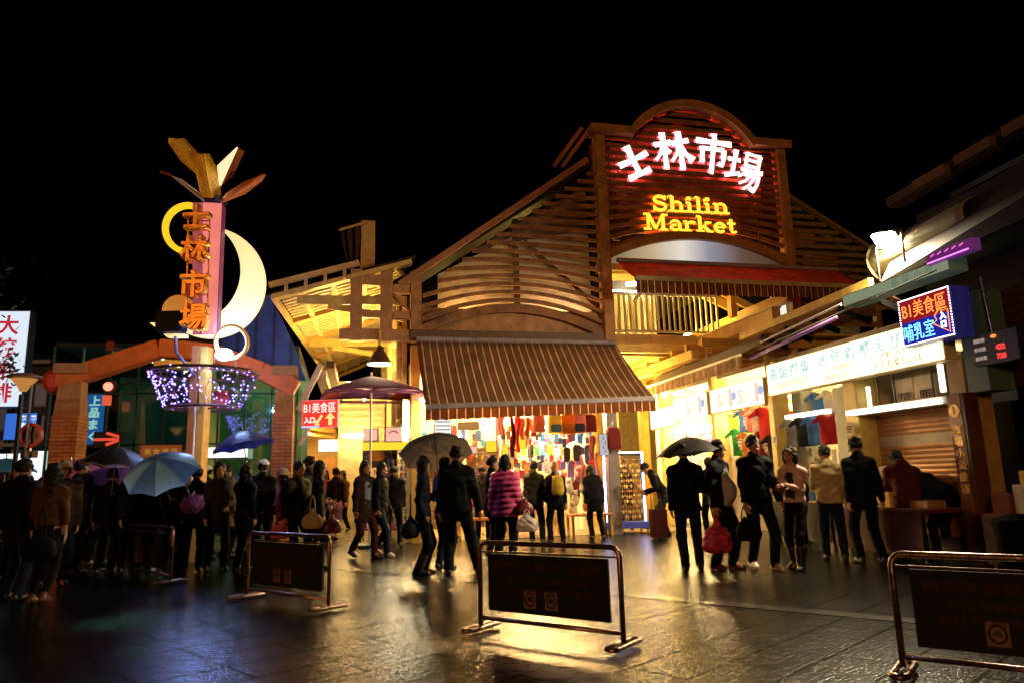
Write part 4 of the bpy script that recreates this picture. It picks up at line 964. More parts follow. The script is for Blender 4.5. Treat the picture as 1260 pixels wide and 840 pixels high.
# translucent signs up on the row
a_, b_ = xz(1050, 368, -.3), xz(1160, 318, -.3)
s3 = signbox('light_box_sign', 'dim pale green sign box tilted under the round fascia', 5.75, 7.9, 3.88, 4.07, -.34, .3, E('pale_green_glow', (.7, .82, .5), .3), frame=M('green_case', (.16, .18, .11), .5, es=.03, ecol=(.5, .9, .6)))
for i, ch in enumerate('品味小吃'): on(s3, ch, .1 + i * .22, 0, .15, E('faint_teal_print', (.4, .55, .42), .3))
s4 = signbox('light_box_sign', 'violet neon edged sign box glowing beside the dark fascia', 7.6, 8.35, 4.02, 4.18, -.4, .14, E('violet_glow', (.4, .05, .4), .3), frame=M('violet_case', (.3, .1, .4), .5, es=.08, ecol=(.6, .15, .9)))
MB().tube([(-.34, -.03, -.06), (.34, -.03, -.06)], .010, 6).build('neon_tube', E('violet_neon', (.9, .25, .9), 1.6), s4)
for k in range(5): MB().tube([(-.28 + k * .12, -.02, .02), (-.22 + k * .12, -.02, .04)], .012, 5).build('neon_stroke', E('pink_neon', (1, .2, .6), .8), s4)
# food court sign
c0, c1 = 6.93, 7.86
s5 = thing('food_court_sign', 'red and blue food court sign box edged with white bulbs on a teal pillar', 'light box sign', RP((c0 + c1) / 2, -.35, 3.34), RZ)
wf, hf = c1 - c0, .68
MB().box(-wf / 2, wf / 2, .004, .32, -hf / 2, hf / 2).build('case', M('navy_case', (.02, .02, .12), .4, es=.06, ecol=(.1, .1, .9)), s5, bevel=.008)
MB().box(-wf / 2 + .02, wf / 2 - .02, -.008, .002, 0, hf / 2 - .02).build('face', E('red_sign_face', (.32, .012, .012), .9), s5)
MB().box(-wf / 2 + .02, wf / 2 - .02, -.008, .002, -hf / 2 + .02, -.004).build('face', E('blue_sign_face', (.02, .02, .4), .9), s5)
mb = MB()
for k in range(26):
    for zz in (-hf / 2 + .015, hf / 2 - .015): mb.ball((-wf / 2 + .02 + (wf - .04) * k / 25, -.012, zz), .011, 5)
for k in range(18):
    for xx in (-wf / 2 + .015, wf / 2 - .015): mb.ball((xx, -.012, -hf / 2 + .02 + (hf - .04) * k / 17), .011, 5)
mb.build('edge_bulbs', E('pinkwhite_bulbs', (1, .78, .95), 4), s5)
on(s5, 'B1美食區', -.0, .16, .2, E('orange_print', (1, .28, .06), 1.6), fit=(.78, .24))
on(s5, '哺乳室', -.13, -.16, .2, E('cyan_print', (.25, .8, 1), 1.6), fit=(.55, .24))
mb = MB().strip([(.17, -.02), (.28, .08), (.28, .03), (.4, .03), (.4, -.28), (.14, -.12), (.2, -.08)], .016, -.022, -.013, closed=True); mb.build('arrow_outline', E('orange_print', (1, 1, 1)), s5)
for ch, zz in (('入', -.04), ('口', -.16)): on(s5, ch, .31, zz, .1, E('white_print', (1, 1, 1), 1.5), bold=.008)
# brass name column
bc = thing('brass_name_column', 'dark brown name column with raised brass characters and an oval emblem', 'name column', RP(7.62, -.22, 0), RZ)
MB().box(-.2, .08, .0, .24, 0, 2.26).build('shaft', M('dark_polished_brown', (.09, .03, .012), .25, var=.3), bc, bevel=.01)
BR_ = M('brass', (.7, .42, .14), .3, metal=.7, bump=.1)
MB().box(-.18, .03, -.012, -.002, .05, 2.24).build('brass_plate', M('brown_brass_plate', (.12, .04, .012), .25, metal=.4, var=.3), bc)
MB().lathe([(.085, 0), (.09, .008), (.085, .014)], (-.075, -.028, 2.03), 24, 'y').build('emblem', BR_, bc, smooth=False)
MB().box(-.08, -.07, -.036, -.03, 1.98, 2.09).build('emblem_mark', M('dark_brown_timber', (1, 1, 1)), bc)
for i, ch in enumerate('市場小公設棚'): text('brass_character', ch, .13, BR_, bc, (-.07, -.02, 1.78 - i * .155), depth=.012, bold=.004)
for i, ch in enumerate('士林'): text('brass_character', ch, .05, BR_, bc, (-.15, -.02, 1.8 - i * .06), depth=.01)
# electronic counter board
s6 = thing('counter_board', 'black electronic board with red digits hung between the dark shutters', 'display board', RP(8.15, -.1, 2.78), RZ)
MB().box(-.32, .36, .0, .1, -.2, .2).build('case', BLACKM, s6, bevel=.008)
for i, (a, b) in enumerate((('剩餘數', ''), ('停車數', '422'), ('總車數', '720'))):
    on(s6, a, -.18, .12 - i * .115, .06, E('dull_white_print', (.8, .6, .5), .45))
    if b: on(s6, b, .12, .11 - i * .115, .09, E('red_digits', (1, .05, .04), 1.4), bold=.003)
MB().ball((.05, -.03, .14), .03, 8, (1.6, .5, .8)).build('warning_lamp', E('orange_lamp', (1, .25, .05), 1.5), s6)

# ------------------------------------------------------------------ t-shirts
def shirt_me(name, mat, w_=.5, h_=.66, seed=0):
    mb = MB(); r_ = random.Random(seed); ph = r_.uniform(0, 6)
    def f(x, z): return (x * w_ * 1.35, .02 * math.sin(x * 19 * 1.35 * w_ + ph) * (.5 - z) + .012 * math.sin(z * 11 + ph), z * h_)
    def body(u, v):
        x = -.28 + .56 * u; top = .47 - .10 * (max(0, 1 - abs(x) / .12) ** .6) - .12 * max(0, abs(x) - .12) * 1.2; return f(x, -.5 + (top + .5) * v)
    mb.sheet(body, 14, 14)
    for sg in (-1, 1): mb.sheet(lambda u, v: f(sg * (.27 + .22 * u - .11 * u * v * 0), (.24 - .10 * u) + (.215 - .13 * u + .0) * v), 5, 4)
    return mb.mesh(name, mat, True, False, thick=.012)
def cloth(n, c): return M('cloth_' + n, c, .85, var=.12, scale=14, trans=.25)
CL = dict(red=cloth('red', (.55, .03, .035)), blue=cloth('blue', (.05, .2, .5)), navy=cloth('navy', (.02, .04, .16)), black=M('cloth_black', (.012, .011, .012), .85), white=cloth('white', (.6, .58, .55)), grey=cloth('grey', (.25, .26, .28)), green=cloth('green', (.03, .36, .06)),
          coral=cloth('coral', (.6, .2, .15)), orange=cloth('orange', (.6, .2, .03)), pink=cloth('pink', (.62, .25, .3)), yellow=cloth('yellow', (.65, .5, .06)), cream=cloth('cream', (.66, .58, .4)), violet=cloth('violet', (.3, .22, .55)), maroon=cloth('maroon', (.16, .015, .02)))
def shirt(col, x, z, y, label, w_=.5, h_=.66, print_=None, group='t-shirts hung up for sale in the shop row'):
    t = link('t_shirt', shirt_me('t_shirt', CL[col], w_, h_, int(x * 100 + z * 37)), None, RP(x, y, z), RZ + R(40 + random.uniform(-9, 9))); tag(t, label, 't-shirt', group)
    MB().tube([(-.16 * w_ / .5, 0, .46 * h_), (0, 0, .54 * h_), (.16 * w_ / .5, 0, .46 * h_)], .006, 5).tube([(0, 0, .54 * h_), (0, 0, .6 * h_), (.02, 0, .64 * h_)], .005, 5).build('hanger', BLACKM, t)
    if print_:
        pm_ = E('dummy', (1, 1, 1), 0) if False else CL[print_]
        mb = MB()
        for k in range(4): mb.box(-.09 + .02 * (k % 2), .09 - .03 * (k % 3), -.036, -.03, .1 - k * .07, .15 - k * .07)
        mb.ball((0, -.03, -.16), .05, 8, (1, .15, 1)); mb.build('print', pm_, t)
up = [('red', 3.42, 'red'), ('blue', 3.72, 'blue'), ('white', 4.08, 'white'), ('cream', 4.45, 'cream')]
for c, x, nme in up: shirt(c, x, 2.52, .55, f'plain {nme} t-shirt in the upper row under the cream sign', .48, .5)
for c, x, nme in (('grey', 3.45, 'grey'), ('black', 3.76, 'black'), ('blue', 4.1, 'bright blue'), ('red', 4.46, 'crimson')): shirt(c, x, 2.02, .12, f'{nme} t-shirt hung below the white shelf light', .46, .56)
big = [('red', 2.55, 2.28, .2, 'large red polo shirt near the yellow column', .62, .62, None), ('white', 2.05, 2.4, .3, 'white t-shirt beside the large red polo', .45, .5, 'grey'), ('coral', 1.7, 2.42, .35, 'coral t-shirt in the top row of the bright shop', .42, .48, None), ('blue', 1.32, 2.42, .4, 'blue t-shirt with white print in the top row', .42, .46, 'white'),
       ('black', 2.8, 1.72, .16, 'black t-shirt below the large red polo', .5, .58, None), ('maroon', 2.15, 1.88, .3, 'dark t-shirt with a white print behind the talking men', .4, .48, 'white'), ('cream', 1.75, 1.88, .35, 'cream t-shirt in the middle row', .42, .48, 'orange'), ('orange', 1.35, 1.92, .4, 'brown t-shirt with a glowing yellow print', .42, .48, 'yellow'), ('green', .98, 1.98, .42, 'bright green t-shirt with white lettering', .46, .56, 'white'),
       ('coral', .5, 2.1, .45, 'coral t-shirt above the black umbrella', .5, .5, 'yellow'), ('pink', .05, 2.15, .5, 'small pink t-shirt at the far end of the shop', .42, .4, None), ('pink', 1.8, 1.4, .4, 'pale pink t-shirt in the bottom row', .42, .46, None), ('blue', 2.2, 1.38, .35, 'blue t-shirt with white figure print in the bottom row', .42, .46, 'white'), ('green', 2.0, 1.0, .4, 'dark green t-shirt low behind the crowd', .4, .44, 'coral'),
       ('violet', -.5, 2.1, .5, 'violet shirt deep in the bright shop', .42, .46, None), ('yellow', .7, 2.42, .45, 'yellow t-shirt under the short light box', .4, .4, None), ('yellow', 1.1, 1.45, .5, 'yellow green t-shirt beside the umbrella man', .42, .46, 'blue')]
for c, x, z, y, lab, w_, h_, pr in big: shirt(c, x, z, y, lab, w_ * 1.2, h_ * 1.12, pr)
for i in range(18):
    cl_ = ['white', 'pink', 'cream', 'coral', 'violet', 'yellow', 'white', 'orange', 'blue'][i % 9]; rw = i // 6
    shirt(cl_, .75 + (i % 6) * .36, 2.3 - rw * .47, .75, f'{cl_} t-shirt on the back rail, {["nearest the far divider", "second from the far divider", "third from the far divider", "third from the yellow column", "second from the yellow column", "nearest the yellow column"][i % 6]}, {["top", "middle", "bottom"][rw]} row', .5, .5, [None, 'red', None][i % 3])
shirt('yellow', 2.35, 2.62, .5, 'yellow t-shirt half hidden above the red polo', .45, .4)
# folded goods on tables, posters and small ware of the row
def table(label, x0_, x1_, y0_, y1_, z, mat, cloth_m=None, group=None):
    t = thing('stall_table', label, 'table', RP((x0_ + x1_) / 2, (y0_ + y1_) / 2, 0), RZ, group); hx, hy = (x1_ - x0_) / 2, (y1_ - y0_) / 2
    MB().box(-hx, hx, -hy, hy, z - .05, z).build('tabletop', mat, t, bevel=.008)
    for sx_ in (-1, 1):
        for sy_ in (-1, 1): MB().box(sx_ * (hx - .06) - .025, sx_ * (hx - .06) + .025, sy_ * (hy - .06) - .025, sy_ * (hy - .06) + .025, 0, z - .05).build('leg', BLACKM, t)
    if cloth_m: MB().sheet(lambda u, v: (-hx + 2 * hx * u, -hy - .012 - .02 * math.sin(20 * u) * v, z - .03 - (z - .15) * v), 30, 3).build('table_skirt', cloth_m, t, thick=.004)
    return t
table('goods table with cream skirt in the t-shirt stall', 3.2, 4.9, -.35, .35, .78, M('table_board', (.35, .25, .14), .6), CL['black'])
table('low red table before the closed shutter', 5.5, 7.3, -.75, .1, .74, M('red_board', (.10, .012, .008), .7), M('cloth_dark_red', (.04, .005, .004), .8))
table('goods table of the bright shop with cream skirt', .2, 2.8, .2, .9, .8, M('table_board', (1, 1, 1)), CL['cream'])
table('red fruit table by the second shutter', 8.05, 10.2, -.55, .25, .72, M('red_board', (1, 1, 1)), M('cloth_dark_red', (.04, .005, .004), .8))
def box_thing(name, label, cat, p, rz, dims, mat, extra=None, group=None):
    t = link(name, None, None); bpy.data.objects.remove(t)
    x, y, z = dims; o = MB().box(-x / 2, x / 2, -y / 2, y / 2, 0, z).build(name, mat, None, bevel=.006); o.location = p; o.rotation_euler.z = rz; tag(o, label, cat, group)
    if extra: extra(o)
    return o
cols_ = ['cream', 'white', 'pink', 'yellow', 'coral', 'blue', 'grey', 'white', 'cream', 'red']
for i in range(22):
    x = 3.28 + (i % 8) * .2; y = -.2 + (i // 8) * .2
    o = MB().box(-.08, .08, -.07, .07, 0, .05 + .05 * (i * 7 % 3)).build('folded_shirt', CL[cols_[i * 3 % 10]], None, bevel=.015); o.location = RP(x, y, .782); o.rotation_euler.z = RZ + i; tag(o, 'folded shirts stacked on the t-shirt stall table', 'folded clothes', 'folded clothes on the t-shirt stall table')
for i in range(40):
    x = 3.25 + (i % 10) * .17; z = 1.08 + (i // 10) * .17
    o = MB().prism([(-.065, -.075), (.065, -.075), (.065, .075), (-.065, .075)], -.004, .004).box(-.04, .04, -.007, -.005, -.04, .03).build('hanging_card', CL[cols_[(i * 7 + i // 10) % 10]], None); o.location = RP(x, .42, z + .05 * ((i * 5) % 3 - 1)); o.rotation_euler.z = RZ + R(random.uniform(-15, 15)); tag(o, 'small printed packet on the hooks below the t-shirts', 'packet', 'packets hung on hooks in the t-shirt stall')
for i in range(60):
    x = -2.2 + (i % 15) * .32; z = .95 + (i // 15) * .3
    o = MB().prism([(-.11, -.12), (.11, -.12), (.12, .1), (.05, .13), (-.05, .13), (-.12, .1)], -.01, .01).box(-.05, .05, -.015, -.011, -.05, .04).build('hanging_packet', CL[cols_[(i * 3 + i // 15) % 10]], None); o.location = RP(x, 1.0 + .12 * (i % 3), z); o.rotation_euler.z = RZ + R(random.uniform(-12, 12)); tag(o, 'pastel garment packet on the wall of the bright shop', 'packet', 'garment packets on the wall of the bright shop')
for i, (x, z, w_, h_) in enumerate(((5.24, 1.95, .2, .2), (5.24, 1.66, .22, .25), (5.22, 1.4, .2, .18), (7.4, 2.0, .16, .3), (7.42, 1.55, .18, .2), (7.4, 1.3, .14, .16), (7.44, 1.1, .14, .14), (3.06, 1.9, .12, .2))):
    mts = [CL['cream'], CL['cream'], CL['white'], CL['cream'], CL['orange'], CL['violet'], CL['white'], CL['white']]
    o = MB().box(-w_ / 2, w_ / 2, -.008, 0, -h_ / 2, h_ / 2).build('poster', mts[i], None); o.location = RP(x, -.08, z); o.rotation_euler.z = RZ
    tag(o, ['cream notice at the top of the yellow column', 'sketch poster midway on the yellow column', 'lowest white notice on the yellow column', 'tall pale poster high on the tan column', 'orange poster on the tan column', 'violet sticker on the tan column', 'lowest white sticker on the tan column', 'small notice on the column beside the black t-shirt'][i], 'poster')
    mb = MB(); 
    for k in range(3): mb.box(-w_ * .35, w_ * (.35 - .12 * k), -.011, -.0085, h_ * (.2 - .2 * k) - .012, h_ * (.2 - .2 * k) + .012)
    mb.build('printed_lines', M('ink', (.08, .05, .04), .8), o)
# goods in front of the shutter
sc = thing('goods_sack', 'bulging cream cloth sack behind the suited man', 'sack', RP(6.0, -.1, .76), RZ)
MB().lathe([(.05, 0), (.3, .02), (.34, .2), (.3, .42), (.18, .54), (.02, .58)], (0, 0, 0), 18).build('sack_body', CL['cream'], sc, smooth=True)
def crate(label, x, y, z, dims, mat, rz=0.0): return box_thing('carton', label, 'box', RP(x, y, z), RZ + rz, dims, mat)
YB = M('yellow_carton', (.6, .42, .1), .7); WB = M('white_carton', (.6, .55, .42), .7)
c_ = crate('yellow carton on the red table beside the suited man', 6.35, -.42, .742, (.3, .25, .22), YB)
crate('white carton leaning on the cream sack', 6.2, -.05, .742, (.26, .22, .3), WB, .2)
crate('flat brown carton at the end of the red table', 6.9, -.3, .742, (.4, .3, .1), M('brown_carton', (.3, .18, .08), .7))
pb = crate('white fruit box with a green fruit mark on the fruit table', 8.55, -.2, .722, (.42, .3, .34), WB)
mk_ = MB(); mk_.ball((.02, -.155, .13), .085, 10, (1, .08, 1.1)); 
for k in range(5): mk_.bar((.02, -.155, .2), (.02 + .09 * math.sin(-.9 + .45 * k), -.155, .22 + .09 * math.cos(-.9 + .45 * k)), .03, .012)
mk_.build('fruit_mark', M('green_mark', (.04, .3, .03), .7), pb)
crate('yellow fruit carton stacked behind the fruit box', 8.4, .05, .722, (.35, .3, .5), YB, .15)
crate('red carton beside the fruit box', 8.2, -.25, .722, (.26, .3, .24), M('red_carton', (.16, .03, .015), .7))
sk = thing('goods_sack', 'yellow white plastic sack on top of the fruit cartons', 'sack', RP(8.6, .05, 1.05), RZ)
MB().ball((0, 0, .12), .22, 12, (1.1, .9, .7)).build('sack_body', CL['yellow'], sc, smooth=True).parent = sk
# dark heap of packed goods at the end of the red table and a dark bin
bn = thing('rubbish_bin', 'dark rubbish bin standing before the fruit table', 'bin', RP(8.9, -.95, 0), RZ)
MB().lathe([(.2, 0), (.24, .6), (.26, .64)], (0, 0, 0), 16).build('bin_body', M('matt_black_bin', (.004, .004, .004), .95, spec=.05), bn, smooth=True); MB().lathe([(.27, .64), (.25, .7), (.08, .76)], (0, 0, 0), 16).build('bin_lid', M('matt_black_bin', (.004, .004, .004), .95, spec=.05), bn)
# ------------------------------------------------------------------ lamps inside the market, plus one uplight added below the eave
LT = thing('shop_tube_lights', 'row of fluorescent tubes under the ceiling of the bright trinket shop', 'ceiling lights', MP(0, 0, 0), TH)
HOT = E('hot_tube', (1.0, .62, .22), 850)
def tubel(parent, p, q, mat=None, r=.03): return MB().tube([p, q], r, 8).build('tube', mat or HOT, parent)
for s0, s1, d, z in ((-4.0, -2.6, .7, 3.3), (-4.0, -2.6, 2.6, 3.3), (-2.2, -.2, .7, 3.3), (-2.2, -.2, 2.2, 3.3), (-2.2, -.2, 3.6, 3.3)): tubel(LT, (s0, d, z), (s1, d, z))
for s, d, z in ((-1.3, .5, 2.45), (-1.0, 1.6, 2.2), (-.5, 1.2, 2.4), (-3.1, 1.5, 2.3)):
    b = thing('hanging_bulb', 'bare warm bulb glowing among the goods of the trinket shop', 'bulb', MP(s, d, z), TH, 'bare bulbs in the trinket shop')
    MB().ball((0, 0, 0), .075, 10).build('glass_bulb', BULB, b, smooth=True); MB().tube([(0, 0, .07), (0, 0, 3.58 - z)], .008, 5).build('cord', BLACKM, b); MB().lathe([(.025, .06), (.03, .14)], (0, 0, 0), 8).build('socket', WHITEP, b)
YT = E('yellow_tube', (1.0, .66, .16), 330)
PT = thing('passage_tube_lights', 'yellow tubes along the steel ceiling of the passage', 'ceiling lights', MP(0, 0, 0), TH)
for p, q in (((1.2, 1.2, 3.6), (1.2, 3.2, 3.6)), ((1.2, 5.5, 3.6), (1.2, 8.5, 3.6)), ((2.5, 2.0, 3.4), (2.5, 4.0, 3.4)), ((1.0, 4.5, 6.9), (3.2, 4.5, 6.9)), ((1.6, 10.5, 3.8), (1.6, 13, 3.8)), ((3.2, 1.6, 5.0), (3.2, 3.2, 5.0)), ((4.4, 3.0, 4.3), (4.4, 5, 4.3))): tubel(PT, p, q, YT)
q = sz(775, 350, 1.4); tubel(PT, (q[0] - .1, 1.4, q[1]), (q[0] + .28, 1.4, q[1] + .02), E('white_lamp', (1, .95, .85), 16), .05)
AT = thing('alley_tube_lights', 'warm tubes under the roof of the side alley', 'ceiling lights', MP(0, 0, 0), TH)
for p, q in (((-7.6, 6.5, 3.6), (-7.6, 8.5, 3.6)), ((-7.4, 11, 3.5), (-7.4, 14, 3.5)), ((-7.4, 16, 3.5), (-7.4, 18, 3.5)), ((-5.3, 3.5, 3.6), (-5.3, 5.0, 3.6)), ((-5.2, 5.0, 2.6), (-5.9, 5.0, 2.6))): tubel(AT, p, q, E('amber_tube', (1.0, .66, .26), 260))
# vertical lamp at the corner post and the bell lamp under the corner frame
cl = thing('corner_tube_lamp', 'upright white hot tube lamp beside the left post of the trinket shop', 'tube lamp', MP(-4.52, -.2, 2.55), TH)
MB().tube([(0, 0, -.35), (0, 0, .4)], .05, 10).build('tube', E('corner_tube', (1, .86, .5), 160), cl, smooth=True); MB().box(-.06, .06, .06, .09, -.42, .46).build('fitting', WHITEP, cl)
bp = at(467, 441, 15.2)
bl = thing('bell_lamp', 'bell shaped lamp hanging under the orange corner frame', 'lamp', bp, 0)
MB().lathe([(.27, -.12), (.24, -.06), (.13, .14), (.06, .2), (.05, .28)], (0, 0, 0), 18).build('lamp_shade', M('brown_enamel', (.1, .04, .02), .35), bl, smooth=True)
MB().lathe([(.04, -.01), (.24, -.085), (.255, -.125), (.04, -.13)], (0, 0, 0), 18).build('lit_underside', E('bell_light', (1, .8, .42), 30), bl)
MB().tube([(0, 0, .26), (0, 0, .62)], .03, 6).build('stem', OCHRE, bl)
# unseen uplight added below the eave to brighten the soffit
sl = thing('eave_fill_lamp', 'small added lamp box below the eave that lights the soffit', 'lamp', MP(-5.6, 2.6, 3.72), TH)
MB().box(-.2, .2, -.06, .06, -.05, .05).build('housing', BLACKM, sl); MB().box(-.18, .18, -.05, .05, .052, .06).build('lens', E('eave_fill_light', (1, .6, .14), 2200), sl)
# ------------------------------------------------------------------ left street: sign, lamp, prohibition sign, dark fronts
q0, q1 = at(-14, 383, 17), at(24, 500, 17)
t = thing('vertical_light_sign', 'tall white light box with red characters at the left edge', 'light box sign', ((q0.x + q1.x) / 2, 17, (q0.z + q1.z) / 2), R(6))
w_, h_ = q1.x - q0.x, q0.z - q1.z
MB().box(-w_ / 2, w_ / 2, .01, .3, -h_ / 2, h_ / 2).build('case', M('sign_blue_case', (.05, .06, .12), .5), t); MB().box(-w_ / 2 + .02, w_ / 2 - .02, 0, .008, -h_ / 2 + .02, h_ / 2 - .02).build('face', E('cool_white_sign', (.78, .88, 1.0), .95), t)
for i, ch in enumerate('大統牛排'): text('lettering', ch, .5, E('red_print', (.65, .03, .05), .8), t, (.02, -.008, h_ / 2 - .36 - i * .55), depth=.006, bold=.012)
tr = thing('street_tree', 'dark street tree whose leafy twig crosses the white vertical sign', 'tree', at(-40, 600, 12.5) * 1.0, 0)
tr.location.z = 0
a = at(-40, 470, 12.5); loc = tr.location
TRK = M('bark', (.02, .014, .01), .9, bump=.5)
pts_ = [at(-2, 455, 12.4), at(6, 452, 12.4), at(14, 462, 12.4), at(8, 440, 12.4), at(17, 446, 12.5)]
MB().tube([(0, 0, 0), (.03, 0, 1.6), (0, 0, 3.2), (.1, 0, 5.0)], [.11, .09, .07, .03], 8).build('trunk', TRK, tr)
mb = MB()
for p in pts_: mb.tube([(0.02, 0, 3.0), ((p - loc).x * .5, -.05, 3.25), tuple(p - loc)], [.03, .018, .006], 5)
mb.build('limb', TRK, tr)
mb = MB()
def leaf(c, s_):
    a = Vector(rng.normal(size=3)).normalized(); b = a.cross(Vector(rng.normal(size=3))).normalized()
    mb.add([c - a * s_, c + b * s_ * .35, c + a * s_, c - b * s_ * .35], [(0, 1, 2, 3)])
for k in range(90): leaf(pts_[k % 5] - loc + Vector(rng.normal(size=3)) * .09, rng.uniform(.04, .08))
for k in range(700): leaf(Vector((-1.0, 0, 5.0)) + Vector(rng.normal(size=3)) * Vector((.7, .7, .6)).length * .45, rng.uniform(.05, .1))
mb.build('crown', M('night_leaves', (.02, .03, .012), .7), tr, recalc=False)
p = at(30, 466, 11.5)
sl = thing('street_lamp', 'street lamp with a glowing amber bowl on a slim dark pole', 'street lamp', (p.x, p.y, 0), 0)
MB().tube([(0, 0, 0), (-.02, 0, p.z - .25)], .035, 8).build('pole', BLACKM, sl)
MB().lathe([(.05, -.2), (.09, -.12), (.19, .0)], (0, 0, p.z), 16).build('glass_bowl', E('amber_bowl', (1, .42, .1), .5), sl, smooth=True)
MB().lathe([(.26, .02), (.25, .05), (.12, .09)], (0, 0, p.z), 16).build('cap', M('lamp_cap', (.2, .1, .04), .5), sl)
MB().tube([(.12, .02, 0), (.12, .02, p.z - .1)], .02, 6).build('side_pole', BLACKM, sl)
p = at(38, 535, 11.6)
ps = thing('no_entry_sign', 'round red rimmed vehicle prohibition sign on a thin pole', 'traffic sign', (p.x, p.y, 0), 0)
MB().tube([(-.02, .05, 0), (-.02, .05, p.z + .2)], .02, 6).build('pole', STEEL, ps)
MB().lathe([(.2, 0), (.2, .012)], (0, 0, p.z), 24, 'y').build('disc', M('dull_white_disc', (.35, .25, .2), .5), ps)
mb = MB().tube([(.175 * math.cos(2 * PI * k / 28), -.01, p.z + .175 * math.sin(2 * PI * k / 28)) for k in range(28)], .028, 6, closed=True); mb.build('red_rim', M('red_rim_paint', (.6, .03, .03), .4, es=.06, ecol=(1, .05, .04)), ps)
MB().box(-.1, .1, -.012, -.004, p.z - .05, p.z + .02).prism([(-.07, p.z + .02), (-.04, p.z + .07), (.05, p.z + .07), (.08, p.z + .02)], -.012, -.004).build('car_symbol', BLACKM, ps)
MB().box(-.14, .14, 0, .01, p.z - .36, p.z - .25).build('plate_below', M('dull_white_disc', (1, 1, 1)), ps)
# shop fronts of the far left street
NB = M('night_wall', (.03, .035, .05), .8, var=.4); WIN = M('night_window', (.06, .07, .10), .2, es=.035, ecol=(.35, .45, .9))
def front(label, u0, u1, vt, Y, nwin, rz=0.0):
    a, b = at(u0, vt, Y), at(u1, vt, Y); wd = b.x - a.x; h = a.z
    t = thing('street_building', label, 'building', (a.x, Y, 0), rz)
    MB().box(0, wd, .0, 4, 0, h).build('wall', NB, t)
    for i in range(nwin):
        for j in range(3):
            x = wd * (i + .5) / nwin; z = h * (.42 + .19 * j)
            f = MB().box(x - wd * .36 / nwin, x + wd * .36 / nwin, -.05, -.01, z - h * .07, z + h * .07).build('window', M('pale_frame', (.16, .17, .22), .5), t)
            MB().box(x - wd * .3 / nwin, x + wd * .3 / nwin, -.06, -.052, z - h * .058, z + h * .058).build('pane', WIN, f)
    MB().box(-.1, wd + .1, -.3, 0, h - .12, h).build('parapet', M('pale_frame', (1, 1, 1)), t)
    MB().box(.1, wd - .1, -.9, -.05, 2.6, 2.7).build('canopy', M('pale_frame', (1, 1, 1)), t); return t
front('bluish night building with window rows behind the street lamp', 24, 66, 445, 22, 2)
front('tall dark building beyond the white vertical sign', -60, 22, 430, 24, 3)
p0, p1 = at(108, 487, 16.6), at(124, 546, 16.6)
for lab, a, b, chs in (('blue vertical light box with white characters beside the left brick column', (106, 484), (125, 546), '上品まく'), ('small blue shop sign glowing under the dark windows', (8, 508), (42, 540), '')):
    Y = 17.5; pa_, pb_ = at(a[0], a[1], Y), at(b[0], b[1], Y); t = thing('blue_light_sign', lab, 'light box sign', ((pa_.x + pb_.x) / 2, Y, (pa_.z + pb_.z) / 2), R(5))
    w_, h_ = pb_.x - pa_.x, pa_.z - pb_.z
    MB().box(-w_ / 2, w_ / 2, .01, .2, -h_ / 2, h_ / 2).build('case', DARK, t); MB().box(-w_ / 2 + .01, w_ / 2 - .01, 0, .008, -h_ / 2 + .01, h_ / 2 - .01).build('face', E('blue_sign_light', (.05, .2, .85), .75), t)
    for i, ch in enumerate(chs): text('lettering', ch, .26, E('white_print_blue', (.75, .88, 1), 1.2), t, (0, -.01, h_ / 2 - .18 - i * .29), depth=.006, bold=.012)
    if not chs:
        for x in (.06, .3): 
            for k in range(3): text('lettering', 'あまし'[k], .16, E('white_print_blue', (1, 1, 1)), t, (x, -.01, .2 - .18 * k), depth=.006, bold=.006)
p = at(133, 475, 16.0); t = thing('red_signal_lamp', 'round glowing red signal lamp by the gateway column', 'signal lamp', p, 0)
MB().ball((0, 0, 0), .1, 12).build('lens', E('red_signal', (1, .2, .12), 2.6), t, smooth=True); MB().lathe([(.16, .05), (.16, .16)], (0, 0, 0), 14, 'y').build('hood', DARK, t); MB().box(-.1, .06, -.02, .08, -.42, -.2).build('lower_lamp', E('red_lower', (1, .15, .06), .7), t); MB().tube([(0, .16, 0), (.3, .3, .1), (.6, .6, .2)], .02, 6).build('arm', BLACKM, t)
p = at(131, 540, 16.4); t = thing('red_neon_arrow', 'small red neon sign lying below the blue light box', 'neon sign', p, 0)
MB().tube([(-.28, 0, 0), (.2, 0, 0)], .035, 6).tube([(.0, 0, -.12), (.26, 0, -.03), (.26, 0, .06), (.0, 0, .14)], .035, 6).build('neon_tube', E('red_tube', (1, .1, .05), .8), t); MB().box(-.32, .34, .03, .05, -.18, .18).build('back_plate', DARK, t)
p = at(198, 556, 16.0); t = thing('orange_hall_sign', 'dim orange banner sign inside the hall behind the umbrellas', 'sign', p, TH); MB().box(-.42, .42, 0, .03, -.12, .16).build('panel', E('orange_panel', (.6, .13, .03), .35), t); 
for k in range(4): text('lettering', '美食廣場'[k], .15, E('dim_yellow_print', (1, .6, .1), .4), t, (-.27 + .18 * k, -.01, .02), depth=.006)
p = at(279, 556, 16.8); t = thing('lit_counter_panel', 'white lit menu panel glowing under the dark blue umbrella', 'light box sign', p, TH); MB().box(-.45, .45, 0, .08, -.12, .12).build('panel', E('white_panel', (.95, 1, .92), 1.25), t); MB().box(-.47, .47, .02, .1, -.15, -.12).build('frame', DARK, t)
